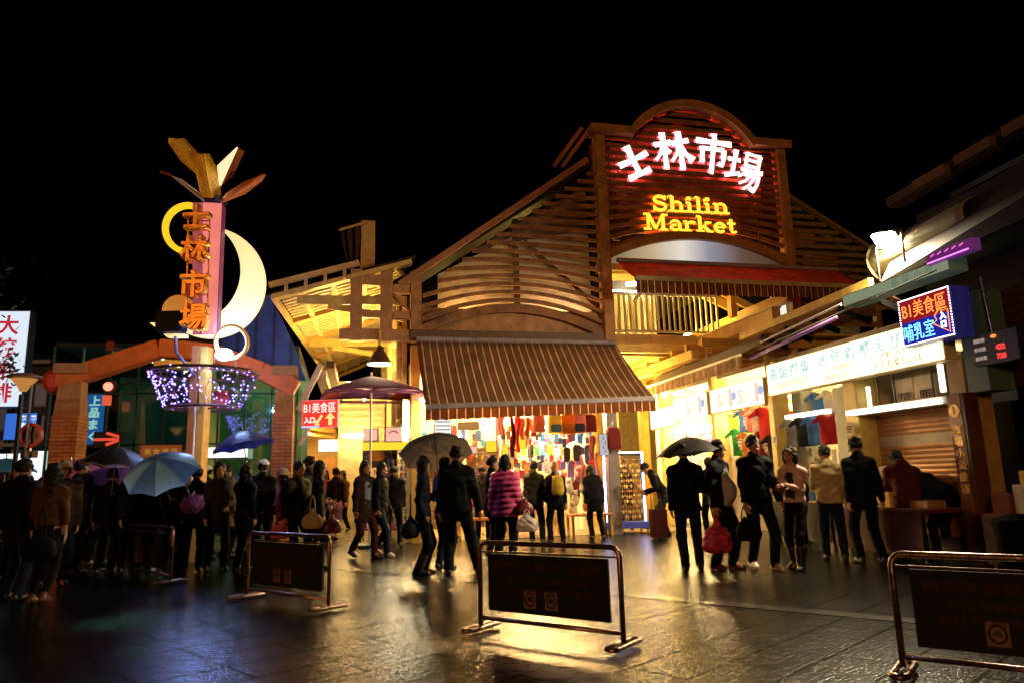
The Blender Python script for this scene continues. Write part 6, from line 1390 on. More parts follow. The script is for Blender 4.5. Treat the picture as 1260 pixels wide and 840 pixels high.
# ------------------------------------------------------------------ people: each figure is grown as one distance field
class SDF:
    def __init__(s, lo, hi, h):
        s.lo = np.array(lo, 'f'); s.h = h; n = np.ceil((np.array(hi) - s.lo) / h).astype(int) + 1
        s.ax = [s.lo[i] + h * np.arange(n[i], dtype='f') for i in range(3)]; s.d = np.full(n, .5, 'f')
    def _sub(s, lo, hi):
        sl = []
        for i in range(3):
            a = max(0, int((lo[i] - s.lo[i]) / s.h)); b = min(len(s.ax[i]), int((hi[i] - s.lo[i]) / s.h) + 2)
            if b <= a: return None, None
            sl.append(slice(a, b))
        g = [s.ax[0][sl[0]][:, None, None], s.ax[1][sl[1]][None, :, None], s.ax[2][sl[2]][None, None, :]]
        return tuple(sl), g
    def _mix(s, sl, e, k):
        a = s.d[sl]; h = np.clip(.5 + .5 * (a - e) / k, 0, 1); s.d[sl] = a * (1 - h) + e * h - k * h * (1 - h)
    def cap(s, a, b, ra, rb, k=.02, fy=1.0, fx=1.0):
        a = np.array(a, 'f'); b = np.array(b, 'f'); m = max(ra, rb) * max(1, fy, fx) + k * 2 + .02
        sl, g = s._sub(np.minimum(a, b) - m, np.maximum(a, b) + m)
        if sl is None: return s
        ba = b - a; L2 = float(ba @ ba) + 1e-9
        px, py, pz = g[0] - a[0], g[1] - a[1], g[2] - a[2]
        t = np.clip((px * ba[0] + py * ba[1] + pz * ba[2]) / L2, 0, 1)
        e = np.sqrt(((px - t * ba[0]) / fx) ** 2 + ((py - t * ba[1]) / fy) ** 2 + (pz - t * ba[2]) ** 2) - (ra + (rb - ra) * t)
        s._mix(sl, e, k); return s
    def ell(s, c, r, k=.02):
        c = np.array(c, 'f'); m = max(r) + 2 * k + .02; sl, g = s._sub(c - m, c + m)
        if sl is None: return s
        q = np.sqrt(((g[0] - c[0]) / r[0]) ** 2 + ((g[1] - c[1]) / r[1]) ** 2 + ((g[2] - c[2]) / r[2]) ** 2)
        s._mix(sl, (q - 1) * min(r), k); return s
    def cut(s, p, n):          # keep the side the normal points away from
        n = np.array(n, 'f'); e = (s.ax[0][:, None, None] - p[0]) * n[0] + (s.ax[1][None, :, None] - p[1]) * n[1] + (s.ax[2][None, None, :] - p[2]) * n[2]
        s.d = np.maximum(s.d, e); return s
    def sub_ell(s, c, r):
        q = np.sqrt(((s.ax[0][:, None, None] - c[0]) / r[0]) ** 2 + ((s.ax[1][None, :, None] - c[1]) / r[1]) ** 2 + ((s.ax[2][None, None, :] - c[2]) / r[2]) ** 2)
        s.d = np.maximum(s.d, -(q - 1) * min(r)); return s
    def wrinkle(s, amp, f=24.0, ph=0.0, rib=0.0, ribf=60.0):
        x, y, z = s.ax[0][:, None, None], s.ax[1][None, :, None], s.ax[2][None, None, :]
        s.d = s.d + amp * (np.sin(f * x + 9 * np.sin(5 * z + ph) + ph) * np.sin(f * .8 * z + 4 * np.sin(7 * y + 6 * x) + ph) + .6 * np.sin(1.9 * f * z + 11 * x + ph) * np.sin(1.4 * f * y))
        if rib: s.d = s.d - rib * np.abs(np.sin(ribf * z + .4 * np.sin(9 * x)))
        return s
    def mesh(s):
        d = s.d; d = np.pad(d, 1, constant_values=.5)
        g = openvdb.FloatGrid(1.0); g.copyFromArray(d.astype('f'))
        p, q = g.convertToQuads(isovalue=0.0)
        return (p - 1) * s.h + s.lo, q
def mesh_of(name, parts, mat):
    V, Q, n = [], [], 0
    for p, q in parts: V.append(p); Q.append(q[:, ::-1] + n); n += len(p)
    V = np.concatenate(V); Q = np.concatenate(Q)
    me = bpy.data.meshes.new(name); me.vertices.add(len(V)); me.vertices.foreach_set('co', V.astype('f').ravel())
    me.loops.add(len(Q) * 4); me.loops.foreach_set('vertex_index', Q.astype('i').ravel())
    me.polygons.add(len(Q)); me.polygons.foreach_set('loop_start', np.arange(0, len(Q) * 4, 4, dtype='i')); me.update(calc_edges=True); me.validate()
    me.shade_smooth(); me.materials.append(mat); return me
def ik(a, b, l1, l2, hint):
    a, b = np.array(a, float), np.array(b, float); d = b - a; L = np.linalg.norm(d); L2 = min(L, (l1 + l2) * .995); d = d / max(L, 1e-6); b = a + d * L2
    x = (l1 * l1 - l2 * l2 + L2 * L2) / (2 * L2); hgt = math.sqrt(max(l1 * l1 - x * x, 1e-6)); hn = np.array(hint, float); hn = hn - d * (hn @ d); hn /= max(np.linalg.norm(hn), 1e-6)
    return a + d * x + hn * hgt, b
SKIN = M('skin', (.38, .19, .115), .5, var=.1)
HAIR = M('black_hair', (.009, .007, .006), .6, var=.3, spec=.2, bump=.4, bscale=120)
def fab(n, c, rough=.8, bump=.15): return M('fabric_' + n, c, rough, var=.22, scale=18, bump=bump, bscale=90, spec=.12)
FB = dict(black=fab('black', (.0035, .0035, .004)), navy=fab('navy', (.005, .007, .016)), dkbrown=fab('dkbrown', (.025, .012, .006)), brown=fab('brown', (.075, .032, .012)), pink=fab('pink', (.78, .1, .26), .4), tan=fab('tan', (.36, .27, .12)), suit=fab('suit', (.004, .005, .007)), dkred=fab('dkred', (.06, .010, .008)), grey=fab('grey', (.17, .17, .21)), ltgrey=fab('ltgrey', (.4, .4, .48)), ltpink=fab('ltpink', (.55, .36, .33)),
          jeans=fab('jeans', (.007, .012, .026)), white=fab('white', (.6, .58, .55)), olive=fab('olive', (.03, .024, .011)), blue=fab('blue', (.03, .06, .2)), hotpink=fab('hotpink', (.55, .1, .12)), yellow=fab('yellow', (.5, .32, .04)), grey2=fab('grey2', (.03, .028, .026)), beige=fab('beige', (.4, .3, .18)), maroon=fab('maroon', (.045, .007, .007)))
SHOE = M('shoe_black', (.015, .013, .012), .4); SHOEW = M('shoe_white', (.8, .8, .8), .5); SHOEB = M('shoe_brown', (.12, .04, .02), .4)
EYEM = M('eye_dark', (.01, .008, .008), .2); LIP = M('lip', (.3, .09, .07), .5); BLOND = M('dyed_hair', (.25, .12, .03), .45)
def person(label, pos, face, H=1.68, fem=False, lean=0.0, yaw=0.0, nod=0.0, feet=((.11, .0, 0), (-.11, .0, 0)), lh=None, rh=None, top='black', hem=.84, flare=.0, legs='black', shoe=SHOE, hair='short', hm=None, cap=None, hood=False, puffy=0.0, belly=0.0, skirt=0.0, boots=False, inner=None, bulk=0.0, vox=.0125, group=None, legw=1.0, grip=(.6, .6)):
    """face: compass turn in degrees, 0 looks at the camera, 90 to the right of the picture, 180 away"""
    rj = random.Random(label); k = H / 1.72; t = thing('person', label, 'person', (pos[0], pos[1], 0), R(face), group)
    sw = .142 if fem else .168; A = lambda *v: np.array(v, float)
    al = R(lean); up = A(0, -math.sin(al), math.cos(al)); fw = A(0, -math.cos(al), -math.sin(al))
    swx = rj.uniform(-.03, .03); pel = A(swx, .06 * math.sin(al) * 2, .895); chest = pel + up * .36; neck = pel + up * .565; sh = [chest + up * .115 + A(sx * sw, 0, 0) for sx in (1, -1)]
    ny = R(nod) + al * .6; hup = A(0, -math.sin(ny), math.cos(ny)); hfw = A(0, -math.cos(ny), -math.sin(ny)); ya = R(yaw)
    hfw = A(hfw[0] * math.cos(ya) - hfw[1] * math.sin(ya), hfw[0] * math.sin(ya) + hfw[1] * math.cos(ya), hfw[2]); hrt = np.cross(hfw, hup)
    hc = neck + hup * .138 + hfw * .025
    hands_t = []
    for i, (hd, sx) in enumerate(((lh, 1), (rh, -1))):
        if hd is None: hd = (sx * (.225 if not fem else .19) + rj.uniform(-.01, .02), rj.uniform(-.12, .03), .80 + rj.uniform(0, .04))
        if hd == 'pocket': hd = (sx * .17, -.10, .87)
        hands_t.append(A(*hd))
    arms = []
    for i, sx in enumerate((1, -1)):
        el, wr = ik(sh[i], hands_t[i], .285, .25, (sx * .3, .9, -.2)); arms.append((sh[i], el, wr))
    lg = []
    if feet[0] == (.11, .0, 0): feet = ((.12 + rj.uniform(-.03, .04), rj.uniform(-.1, .06), 0), (-.12 - rj.uniform(-.03, .04), rj.uniform(-.06, .1), 0))
    for (fx, fy, lift), sx in zip(feet, (1, -1)):
        hip = pel + A(sx * .09, 0, -.03); an = A(fx, fy, .085 + lift); kn, an = ik(hip, an, .42, .40, (sx * .1, -1, 0)); lg.append((hip, kn, an, lift))
    lo = A(-.75, -.75, -.02); hi = A(.75, .75, 1.9)
    allp = np.array([hc, *[p for a in arms for p in a], *[q for l in lg for q in l[:3]]]); lo = allp.min(0) - A(.26, .26, .14); hi = allp.max(0) + A(.26, .26, .2); lo[2] = -.02; vx = vox / k
    # --- body, one continuous surface
    b = SDF(lo, hi, vx)
    b.cap(pel - up * .02, chest, .118 if not fem else .125, .128 if not fem else .112, .05, .72, 1.1); b.cap(chest, neck - up * .03, .125, .06, .05, .72, 1.1)
    for s_, e_, w_ in arms: b.cap(s_, e_, .048, .040, .03); b.cap(e_, w_, .040, .026, .015)
    for h_, kn, an, lf in lg: b.cap(h_, kn, .082, .054, .03); b.cap(kn, an, .054, .037, .02); b.cap(an, an + A(0, -.12, -.05 - lf * .2), .036, .028, .02)
    b.cap(neck - up * .04, hc - hup * .05, .054, .05, .02)
    b.ell(hc + hup * .03 - hfw * .01, (.077, .092, .098) if abs(yaw) < 45 else (.09, .08, .098), .02)
    b.cap(hc - hup * .03 + hfw * .012, hc - hup * .082 + hfw * .045, .066, .036, .03)
    b.cap(hc + hup * .012 + hfw * .088, hc - hup * .022 + hfw * .106, .010, .015, .012)
    b.cap(hc - hup * .056 + hfw * .082 - hrt * .018, hc - hup * .056 + hfw * .082 + hrt * .018, .010, .010, .01)
    for sx in (-1, 1): b.cap(hc + hrt * sx * .078 + hup * .02 - hfw * .01, hc + hrt * sx * .08 - hup * .025 - hfw * .005, .016, .012, .008); b.ell(hc + hrt * sx * .031 + hfw * .078 + hup * .02, (.016, .014, .012), .01)
    parts = [b.mesh()]
    for i, (s_, e_, w_) in enumerate(arms):
        f = (w_ - e_); f /= np.linalg.norm(f); sx = (1, -1)[i]; side = A(0, -1, 0) - f * (A(0, -1, 0) @ f)
        if np.linalg.norm(side) < .35: side = A(0, 0, 1) - f * f[2]
        side /= np.linalg.norm(side); nrm = np.cross(f, side) * (1 if i else -1)
        if (nrm @ A(-sx, 0, 0)) < 0: nrm = -nrm
        cu = grip[i]; hs = SDF(w_ - .14, w_ + .22, .0055)
        hs.cap(w_ - f * .03, w_ + f * .01, .026, .027, .01); hs.ell(w_ + f * .05, tuple(.018 + .022 * abs(side) + .026 * abs(f)), .015)
        for j, (o, L_) in enumerate(((.029, .068), (.010, .078), (-.010, .072), (-.028, .056))):
            r0 = w_ + f * .08 + side * o; m1 = r0 + (f * math.cos(cu * .7) + nrm * math.sin(cu * .7)) * L_ * .55; m2 = m1 + (f * math.cos(cu * 1.9) + nrm * math.sin(cu * 1.9)) * L_ * .5
            hs.cap(r0 - f * .02, m1, .0095, .0088, .005); hs.cap(m1, m2, .0088, .0075, .004)
        r0 = w_ + f * .03 + side * .028; m1 = r0 + (f * .6 + side * .75 + nrm * .3) * .042; m2 = m1 + (f * .85 + side * .15 + nrm * .5) * .034
        hs.cap(r0, m1, .0125, .0105, .008); hs.cap(m1, m2, .0105, .008, .004); parts.append(hs.mesh())
    body = link('body', mesh_of('body', parts, SKIN), t); S = [body]
    # --- clothes
    j = SDF(lo, hi, vx); w0 = .15 if not fem else .135; w0 += bulk
    j.cap(pel + up * .02, chest, w0 * .98 + belly * .2, w0 * 1.0, .06, .76, 1.08); j.cap(chest + up * .02, neck - up * .035, w0 * .93, .085, .06, .74, 1.1)
    if belly and not inner: j.ell(pel + up * .14 + fw * (.06 + belly * .3), (.15, .13 + belly * .4, .17), .08)
    hemz = hem; low = A(0, pel[1] * .5, min(.9, hem + .02))
    j.cap(pel + up * .04, low, w0 * 1.0, w0 * 1.02 + flare, .05, .78, 1.1)
    for i, (s_, e_, w_) in enumerate(arms):
        we = e_ + (w_ - e_) * .97; j.cap(s_ - A(0, 0, .012), e_, .064 + bulk * .7, .056 + bulk * .6, .07); j.cap(neck - up * .045, s_ + A(0, 0, -.012), .066, .058 + bulk * .5, .06); j.cap(e_, we, .054 + bulk * .6, .040 + bulk * .4, .02)
    j.cap(neck - up * .05, neck + up * .015, .078, .070, .03)
    if hood: j.ell(neck - fw * .085 - up * .03, (.105, .07, .10), .04)
    j.wrinkle(.008 if not puffy else .003, 15, len(label) % 7, puffy, 34.0); j.wrinkle(.003, 37, len(label) % 5)
    j.cut((0, 0, hemz), (0, 0, -1))
    jk = link('jacket', mesh_of('jacket', [j.mesh()], FB[top]), t); S.append(jk)
    if inner:
        s2 = SDF(lo, hi, vx); s2.cap(pel + up * .03, chest, w0 * .97 + belly * .2, w0 * .97, .06, .76, 1.0)
        if belly: s2.ell(pel + up * .14 + fw * (.075 + belly * .32), (.145, .13 + belly * .4, .175), .08)
        s2.cap(chest, neck - up * .05, w0 * .9, .08, .05, .74)
        s2.d -= .012; s2.cut((.11 if belly else .075, 0, 0), (1, 0, 0)); s2.cut((-.11 if belly else -.075, 0, 0), (-1, 0, 0)); s2.cut(pel - fw * -.02, -fw); s2.cut((0, 0, hemz + .02), (0, 0, -1)); S.append(link('shirt', mesh_of('shirt', [s2.mesh()], FB[inner]), t))
    tr = SDF(lo, hi, vx)
    if skirt:
        tr.cap(pel, A(0, 0, skirt + .1), .13, .19, .05, .8, 1.05); tr.wrinkle(.006, 30, 1.0); tr.cut((0, 0, skirt), (0, 0, -1)); S.append(link('skirt', mesh_of('skirt', [tr.mesh()], FB[legs]), t)); tr = SDF(lo, hi, vx)
        for h_, kn, an, lf in lg: tr.cap(h_, kn, .086, .058, .03); tr.cap(kn, an, .058, .040, .02)
        S.append(link('tights', mesh_of('tights', [tr.mesh()], FB['black']), t))
    else:
        tr.cap(pel + up * .06, pel - up * .05, .128, .135, .05, .78, 1.08)
        for h_, kn, an, lf in lg: tr.cap(h_, kn, .094 * legw, .070 * legw, .035); tr.cap(kn, an + A(0, 0, .0), .070 * legw, (.060 if not boots else .045) * legw, .025)
        tr.wrinkle(.004, 26, 2.0)
        for h_, kn, an, lf in lg: pass
        S.append(link('trousers', mesh_of('trousers', [tr.mesh()], FB[legs]), t))
    for (h_, kn, an, lf), (fx, fy, lift), sx in zip(lg, feet, (1, -1)):
        f = SDF(an - A(.16, .32, .14), an + A(.16, .2, .45 if boots else .14), .009); pt = lift * 1.4
        heel = an + A(0, .045, -.04); toe = an + A(sx * .025, -.155, -.052 - pt * .0 + (-.0 if not lift else -lift * .75)); ball_ = an + A(sx * .015, -.09, -.045 - lift * .5)
        f.cap(heel, ball_, .04, .042, .02, 1, .9); f.cap(ball_, toe, .042, .032, .02, 1, .95); f.cap(an + A(0, .01, 0), heel, .045, .04, .02)
        if boots: f.cap(an + (kn - an) * .55, an, .072, .062, .03)
        f.cut((0, 0, max(0.0, lift * .3)), (0, 0, -1)); S.append(link('shoe', mesh_of('shoe', [f.mesh()], shoe), t))
    # --- hair, hat, face
    hh = SDF(hc - .36, hc + .3, .009); bk = -hfw
    r_ = (.090, .103, .112) if abs(yaw) < 45 else (.102, .092, .112)
    if hair != 'bald':
        hh.ell(hc + hup * .034 + bk * .018, r_, .02)
        if hair in ('long', 'bob'):
            Ln = .30 if hair == 'long' else .15
            hh.cap(hc + bk * .045 + hup * .02, hc + bk * .06 - hup * (Ln - .02), .085, .075, .03, .8)
            for sx in (-1, 1): hh.cap(hc + hrt * sx * .07 + bk * .01, hc + hrt * sx * .075 - hup * (Ln - .05) + bk * .01, .036, .03, .03)
        if hair == 'tail': hh.cap(hc + bk * .10 + hup * .03, hc + bk * .13 - hup * .2, .035, .02, .02)
        hh.wrinkle(.010, 34, len(label) % 6); hh.wrinkle(.005, 80, 1.0)
        fc = hc + hfw * .10 - hup * (.03 if hair != 'short' else .045); hh.sub_ell(fc, tuple(np.abs(hrt) * .066 + np.abs(hfw) * .09 + np.abs(hup) * .088 + .004))
        if hair == 'short': hh.cut(hc - hup * .035, -hup)
        S.append(link('hair', mesh_of('hair', [hh.mesh()], hm or HAIR), t))
    if cap:
        c = SDF(hc - .3, hc + .3, .009); c.ell(hc + hup * .045 + bk * .012, (r_[0] + .012, r_[1] + .012, .105), .02); c.cut(hc + hup * .048, -hup)
        if cap[1] == 'peak': c.cap(hc + hup * .055 + hfw * .07, hc + hup * .05 + hfw * .15, .05, .045, .02); c.cut(hc + hup * .045, -hup)
        if cap[1] == 'brim': c.cap(hc + hup * .05, hc + hup * .058, .135, .12, .01)
        c.cut(hc + hup * .04, -hup); S.append(link('cap' if cap[1] != 'brim' else 'hat', mesh_of('cap', [c.mesh()], FB[cap[0]]), t))
    eb = MB()
    for sx in (-1, 1): p = hc + hrt * sx * .031 + hfw * .089 + hup * .018; eb.ball(tuple(p), .0095, 6)
    S.append(eb.build('eyes', EYEM, t)); p = hc + hfw * .092 - hup * .056; lp = MB().tube([tuple(p - hrt * .022), tuple(p + hfw * .004), tuple(p + hrt * .022)], .006, 5); S.append(lp.build('mouth', LIP, t))
    bw = MB()
    for sx in (-1, 1): q = hc + hfw * .09 + hup * .04; bw.tube([tuple(q + hrt * sx * .016), tuple(q + hrt * sx * .045 - hfw * .012)], .0045, 4)
    S.append(bw.build('eyebrows', hm or HAIR, t))
    for o in S: o.scale = (k, k, k)
    for o in S:
        if o.name.split('.')[0] in ('hair', 'cap', 'hat', 'eyes', 'mouth', 'eyebrows'): pass
    t['_h'] = k; M3 = Matrix.Rotation(R(face), 3, 'Z')
    hw_ = [Vector(pos) + M3 @ (Vector(a[2]) * k) for a in arms]; del t['_h']
    return t, hw_
# ------------------------------------------------------------------ umbrellas and bags
def umbrella(label, top, tilt=(0, 0), Rr=.5, mat=None, mat2=None, L_=.75, edge=None, panels=8, hand=None):
    top = Vector(top)
    if hand is not None: L_ = (top - Vector(hand)).length + .02
    t = thing('umbrella', label, 'umbrella', top, 0); t.rotation_euler = (R(tilt[0]), R(tilt[1]), R(11))
    if hand is not None: t.rotation_euler = (top - Vector(hand)).to_track_quat('Z', 'Y').to_euler()
    H_ = Rr * .52
    for g_ in range(2 if mat2 else 1):
        mb = MB()
        for p in range(panels):
            if mat2 and p % 2 != g_: continue
            base = len(mb.v); nr, na = 8, 8
            for i in range(nr + 1):
                f = i / nr
                for j in range(na + 1):
                    a = 2 * PI * (p + j / na) / panels; dr = math.sin(PI * j / na); r = Rr * f * (1 - .075 * dr * f); mb.v.append((r * math.cos(a), r * math.sin(a), -H_ * f ** 1.75 - .02 * dr * f * (1 - f) * 2 + .03 * dr * f * f))
            for i in range(nr):
                for j in range(na): q = base + i * (na + 1) + j; mb.f.append((q, q + na + 1, q + na + 2, q + 1))
        mb.build('canopy', (mat, mat2)[g_] if mat2 else mat, t, smooth=True, recalc=False)
    MB().tube([(0, 0, .06), (0, 0, -L_)], .008, 6).tube([(0, 0, .0), (0, 0, .07)], .012, 6).build('shaft', STEEL, t); MB().tube([(0, 0, -L_), (0, 0, -L_ - .08), (.025, 0, -L_ - .105), (.05, 0, -L_ - .085)], .014, 8).build('handle', BLACKM, t)
    for p in range(panels):
        a = 2 * PI * p / panels; MB().tube([(Rr * f * math.cos(a), Rr * f * math.sin(a), -H_ * f ** 1.75 - .006) for f in (0, .25, .5, .75, 1.0)], .004, 4).build('rib', STEEL, t)
        MB().tube([(0, 0, -.28), (Rr * .5 * math.cos(a), Rr * .5 * math.sin(a), -H_ * .297 - .008)], .003, 4).build('stretcher', STEEL, t)
    if edge:
        MB().tube([(Rr * (1 - .075 * math.sin(PI * (j % 8) / 8)) * math.cos(2 * PI * j / 64), Rr * (1 - .075 * math.sin(PI * (j % 8) / 8)) * math.sin(2 * PI * j / 64), -H_ + .03 * math.sin(PI * (j % 8) / 8)) for j in range(64)], .012, 4, closed=True).build('lace_edge', edge, t)
    return t
def sdf_bag(name, label, cat, hand, w_=.26, h_=.34, d_=.13, mat=None, rz=0.0, seed=1.0, group=None, handle=.14, crinkle=.008, hm=None):
    t = thing(name, label, cat, Vector(hand) - Vector((0, 0, handle + h_)), rz, group); s = SDF((-w_, -w_, -.03), (w_, w_, h_ + .1), .011)
    s.ell((0, 0, h_ * .36), (w_ * .5, d_ * .62, h_ * .36), .03); s.cap((-w_ * .28, 0, h_ * .22), (w_ * .28, 0, h_ * .22), d_ * .48, d_ * .48, .05); s.cap((-w_ * .2, 0, h_ * .5), (w_ * .2, 0, h_ * .52), d_ * .42, d_ * .4, .06); s.cap((0, 0, h_ * .6), (0, 0, h_ * .95), d_ * .35, .025, .05); s.wrinkle(crinkle, 34, seed); s.cut((0, 0, 0), (0, 0, -1))
    link('bag_body', mesh_of('bag_body', [s.mesh()], mat), t)
    for sx in (-1, 1): MB().tube([(sx * .05, .01 * sx, h_ * .8), (sx * .03, .01 * sx, h_ + handle * .6), (0, 0, h_ + handle)], .008, 5).build('handle', hm or mat, t)
    return t
# ------------------------------------------------------------------ the crowd
def G(u, v): p = gp(u, v); return (p.x, p.y, 0)
def hp(u, v, H): p = gp(u, v, H); return (p.x, p.y, 0)        # stand a person of height H so that the crown shows there
WALK = ((.09, -.20, 0), (-.09, .22, .05)); WALK2 = ((.09, .20, .05), (-.09, -.2, 0))
# --- right group
_, hd = person('man with black jacket open over a grey shirt and full belly, looking right', G(893, 700), 46, 1.74, top='black', inner='ltgrey', belly=.04, bulk=.012, hem=.80, legs='black', shoe=SHOEB, yaw=38, lh=(.25, .0, .80), rh=(-.25, -.04, .79), feet=((.12, -.05, 0), (-.12, .08, 0)), vox=.011, legw=1.12)
sdf_bag('plastic_bag', 'large full pink plastic bag carried by the man with the grey shirt', 'shopping bag', Vector(hd[1]) + Vector((0, -.02, -.03)), .36, .46, .24, M('pink_plastic', (.62, .06, .13), .3, trans=.35, scale=9, var=.4), R(20), 1.3, handle=.12, crinkle=.012)
_, hd = person('smiling man in a plain dark sweater walking toward the camera', G(941, 700), 8, 1.78, top='black', legs='jeans', shoe=SHOEW, hem=.86, lh=(.25, -.12, .84), feet=((.10, -.10, 0), (-.10, .12, .02)), yaw=6, vox=.011, bulk=.008)
sdf_bag('plastic_bag', 'small dark carrier bag held by the man in the dark sweater', 'shopping bag', Vector(hd[1]) + Vector((-.02, .02, -.03)), .22, .32, .14, FB['black'], 0, 2.0)
person('woman with bobbed hair in a pale pink cardigan holding a phone in both hands', G(984, 700), -42, 1.62, fem=True, top='ltpink', inner='grey2', legs='black', hair='bob', hem=.93, lh=(.07, -.30, 1.16), rh=(-.06, -.31, 1.15), nod=8, feet=((.08, -.13, 0), (-.10, .12, 0)), vox=.011, boots=True)
person('man in a tan jacket seen from behind at the t-shirt stall', G(1029, 688), 158, 1.66, top='tan', legs='jeans', hem=.84, bulk=.012, lh=(.16, -.28, 1.02), rh=(-.2, -.2, .95), nod=14)
person('man in a dark suit with his back turned before the red table', G(1073, 692), 178, 1.75, top='suit', legs='suit', hem=.76, lh=(.24, .04, .80), rh=(-.24, .02, .80), feet=((.14, 0, 0), (-.15, .02, 0)), nod=10, bulk=.008)
person('person in a dark red hooded jacket bending over the red table', G(1126, 690), 172, 1.62, top='dkred', legs='black', hood=True, hem=.80, lean=22, nod=30, lh=(.18, -.40, .95), rh=(-.2, -.38, .95), bulk=.03, hair='bob', legw=1.1)
person('shopper in a shiny dark blue quilted jacket bending low beside the dark red hood', G(1166, 688), 200, 1.66, top='navy', legs='black', lean=62, nod=40, hem=.74, lh=(.15, -.62, .78), rh=(-.15, -.6, .8), bulk=.05, puffy=.012, hood=True)
_, hd = person('man in jeans holding a black umbrella, seen from behind', G(853, 702), 172, 1.70, top='black', legs='jeans', hem=.80, rh=(-.12, -.26, 1.22), lh=(.24, .02, .82), bulk=.012, feet=((.10, .1, 0), (-.11, -.1, 0)))
p = at(845, 537, hd[1].y + .02); umbrella('black umbrella held by the man in jeans before the bright shop', p, (6, -4), .50, M('black_nylon', (.02, .018, .014), .5, trans=.25), hand=hd[1])
person('person bending beside the lit charm rack with a bag on wheels', G(817, 660), -100, 1.66, top='black', legs='grey2', lean=28, nod=25, hem=.82, lh=(.15, -.35, 1.0), rh=(-.15, -.3, .95))
o = box_thing('trolley_suitcase', 'dark red suitcase standing right of the lit charm rack', 'suitcase', Vector(G(812, 662)) + Vector((-.05, -.2, .05)), R(10), (.32, .22, .55), FB['maroon']); MB().tube([(-.1, .08, .55), (-.1, .08, .85), (.1, .08, .85), (.1, .08, .55)], .01, 6).build('handle', STEEL, o)
for sx in (-1, 1): MB().lathe([(.035, -.015), (.035, .015)], (sx * .12, .0, -.015), 10, 'x').build('wheel', BLACKM, o)
# --- middle group
person('man in a dark jacket standing astride with his back turned left of centre', G(565, 706), 186, 1.76, top='black', legs='black', hem=.82, feet=((.14, .05, 0), (-.26, -.08, 0)), lh=(.26, -.02, .82), rh=(-.3, -.02, .83), bulk=.022, vox=.011, legw=1.12, shoe=SHOE)
_, hd = person('long haired woman in dark coat and boots under the grey umbrella', G(521, 708), 95, 1.62, fem=True, top='navy', legs='black', boots=True, hair='long', hem=.78, lh=(.08, -.24, 1.22), rh=(-.18, -.02, .86), flare=.02, vox=.011, feet=((.1, 0, 0), (-.08, .08, 0)))
p = at(535, 540, hd[0].y); umbrella('large grey umbrella sheltering the couple left of centre', Vector(at(535, 538, hd[0].y + .42)), (4, 5), .55, M('grey_nylon', (.12, .095, .07), .5, trans=.4, scale=2), hand=hd[0])
sdf_bag('shoulder_bag', 'black shoulder bag on the hip of the long haired woman under the grey umbrella', 'handbag', Vector(G(521, 708)) + Vector((-.16, -.12, 1.12)), .34, .3, .18, FB['black'], R(80), 4.0, handle=.3, crinkle=.003)
person('friend half hidden between the long haired woman and the astride man', G(546, 700), 150, 1.62, fem=True, top='blue', legs='jeans', hair='short', hem=.82, lh=(.12, -.25, 1.05))
_, hd = person('woman in a quilted pink jacket with her back turned', G(622, 690), 168, 1.66, fem=True, top='pink', legs='black', puffy=.017, bulk=.042, hem=.72, hair='bob', rh=(-.24, -.02, .80), lh=(.22, 0, .82), yaw=20, vox=.011, legw=1.15)
sdf_bag('shoulder_bag', 'dark red leather bag beside the quilted pink jacket', 'handbag', Vector(at(645, 600, 11.75)), .24, .26, .13, M('dark_red_leather', (.16, .015, .02), .35), R(15), 3.0, handle=.16, crinkle=.003)
sdf_bag('plastic_bag', 'crumpled white plastic bag carried by the quilted pink jacket', 'shopping bag', Vector(at(648, 626, 11.6)), .28, .28, .18, M('white_plastic', (.6, .55, .52), .35, trans=.3, scale=12, var=.35), R(-10), 5.0, handle=.06, crinkle=.011)
person('dark clad companion half hidden left of the quilted pink jacket', G(607, 684), 120, 1.68, top='black', legs='black', hem=.82, yaw=-20, lh=(.2, -.12, .85))
person('dark haired girl in a black coat browsing right of the pink jacket', G(661, 668), 172, 1.63, fem=True, top='olive', legs='black', hair='short', hem=.80, hood=True, bulk=.02, rh=(-.22, -.1, .85))
_, hd = person('girl with dyed pony tail browsing beside the shop post', G(687, 668), 192, 1.60, fem=True, top='navy', legs='black', hair='tail', hm=BLOND, hem=.84, bulk=.01, lh=(.15, -.25, 1.05))
bp_ = thing('backpack', 'yellow brown backpack worn by the girl with the pony tail', 'bag', Vector(G(687, 668)) + Vector((.02, -.19, 1.14)), R(8)); s = SDF((-.25, -.2, -.3), (.25, .2, .3), .012); s.cap((0, 0, -.1), (0, 0, .1), .13, .11, .05, .6); s.cap((0, -.06, -.12), (0, -.06, -.02), .08, .08, .03, .6); link('bag_body', mesh_of('bag_body', [s.mesh()], FB['yellow']), bp_)
for sx in (-1, 1): MB().tube([(sx * .07, .05, .15), (sx * .08, .16, .2), (sx * .09, .28, .05)], .014, 5).build('strap', FB['yellow'], bp_)
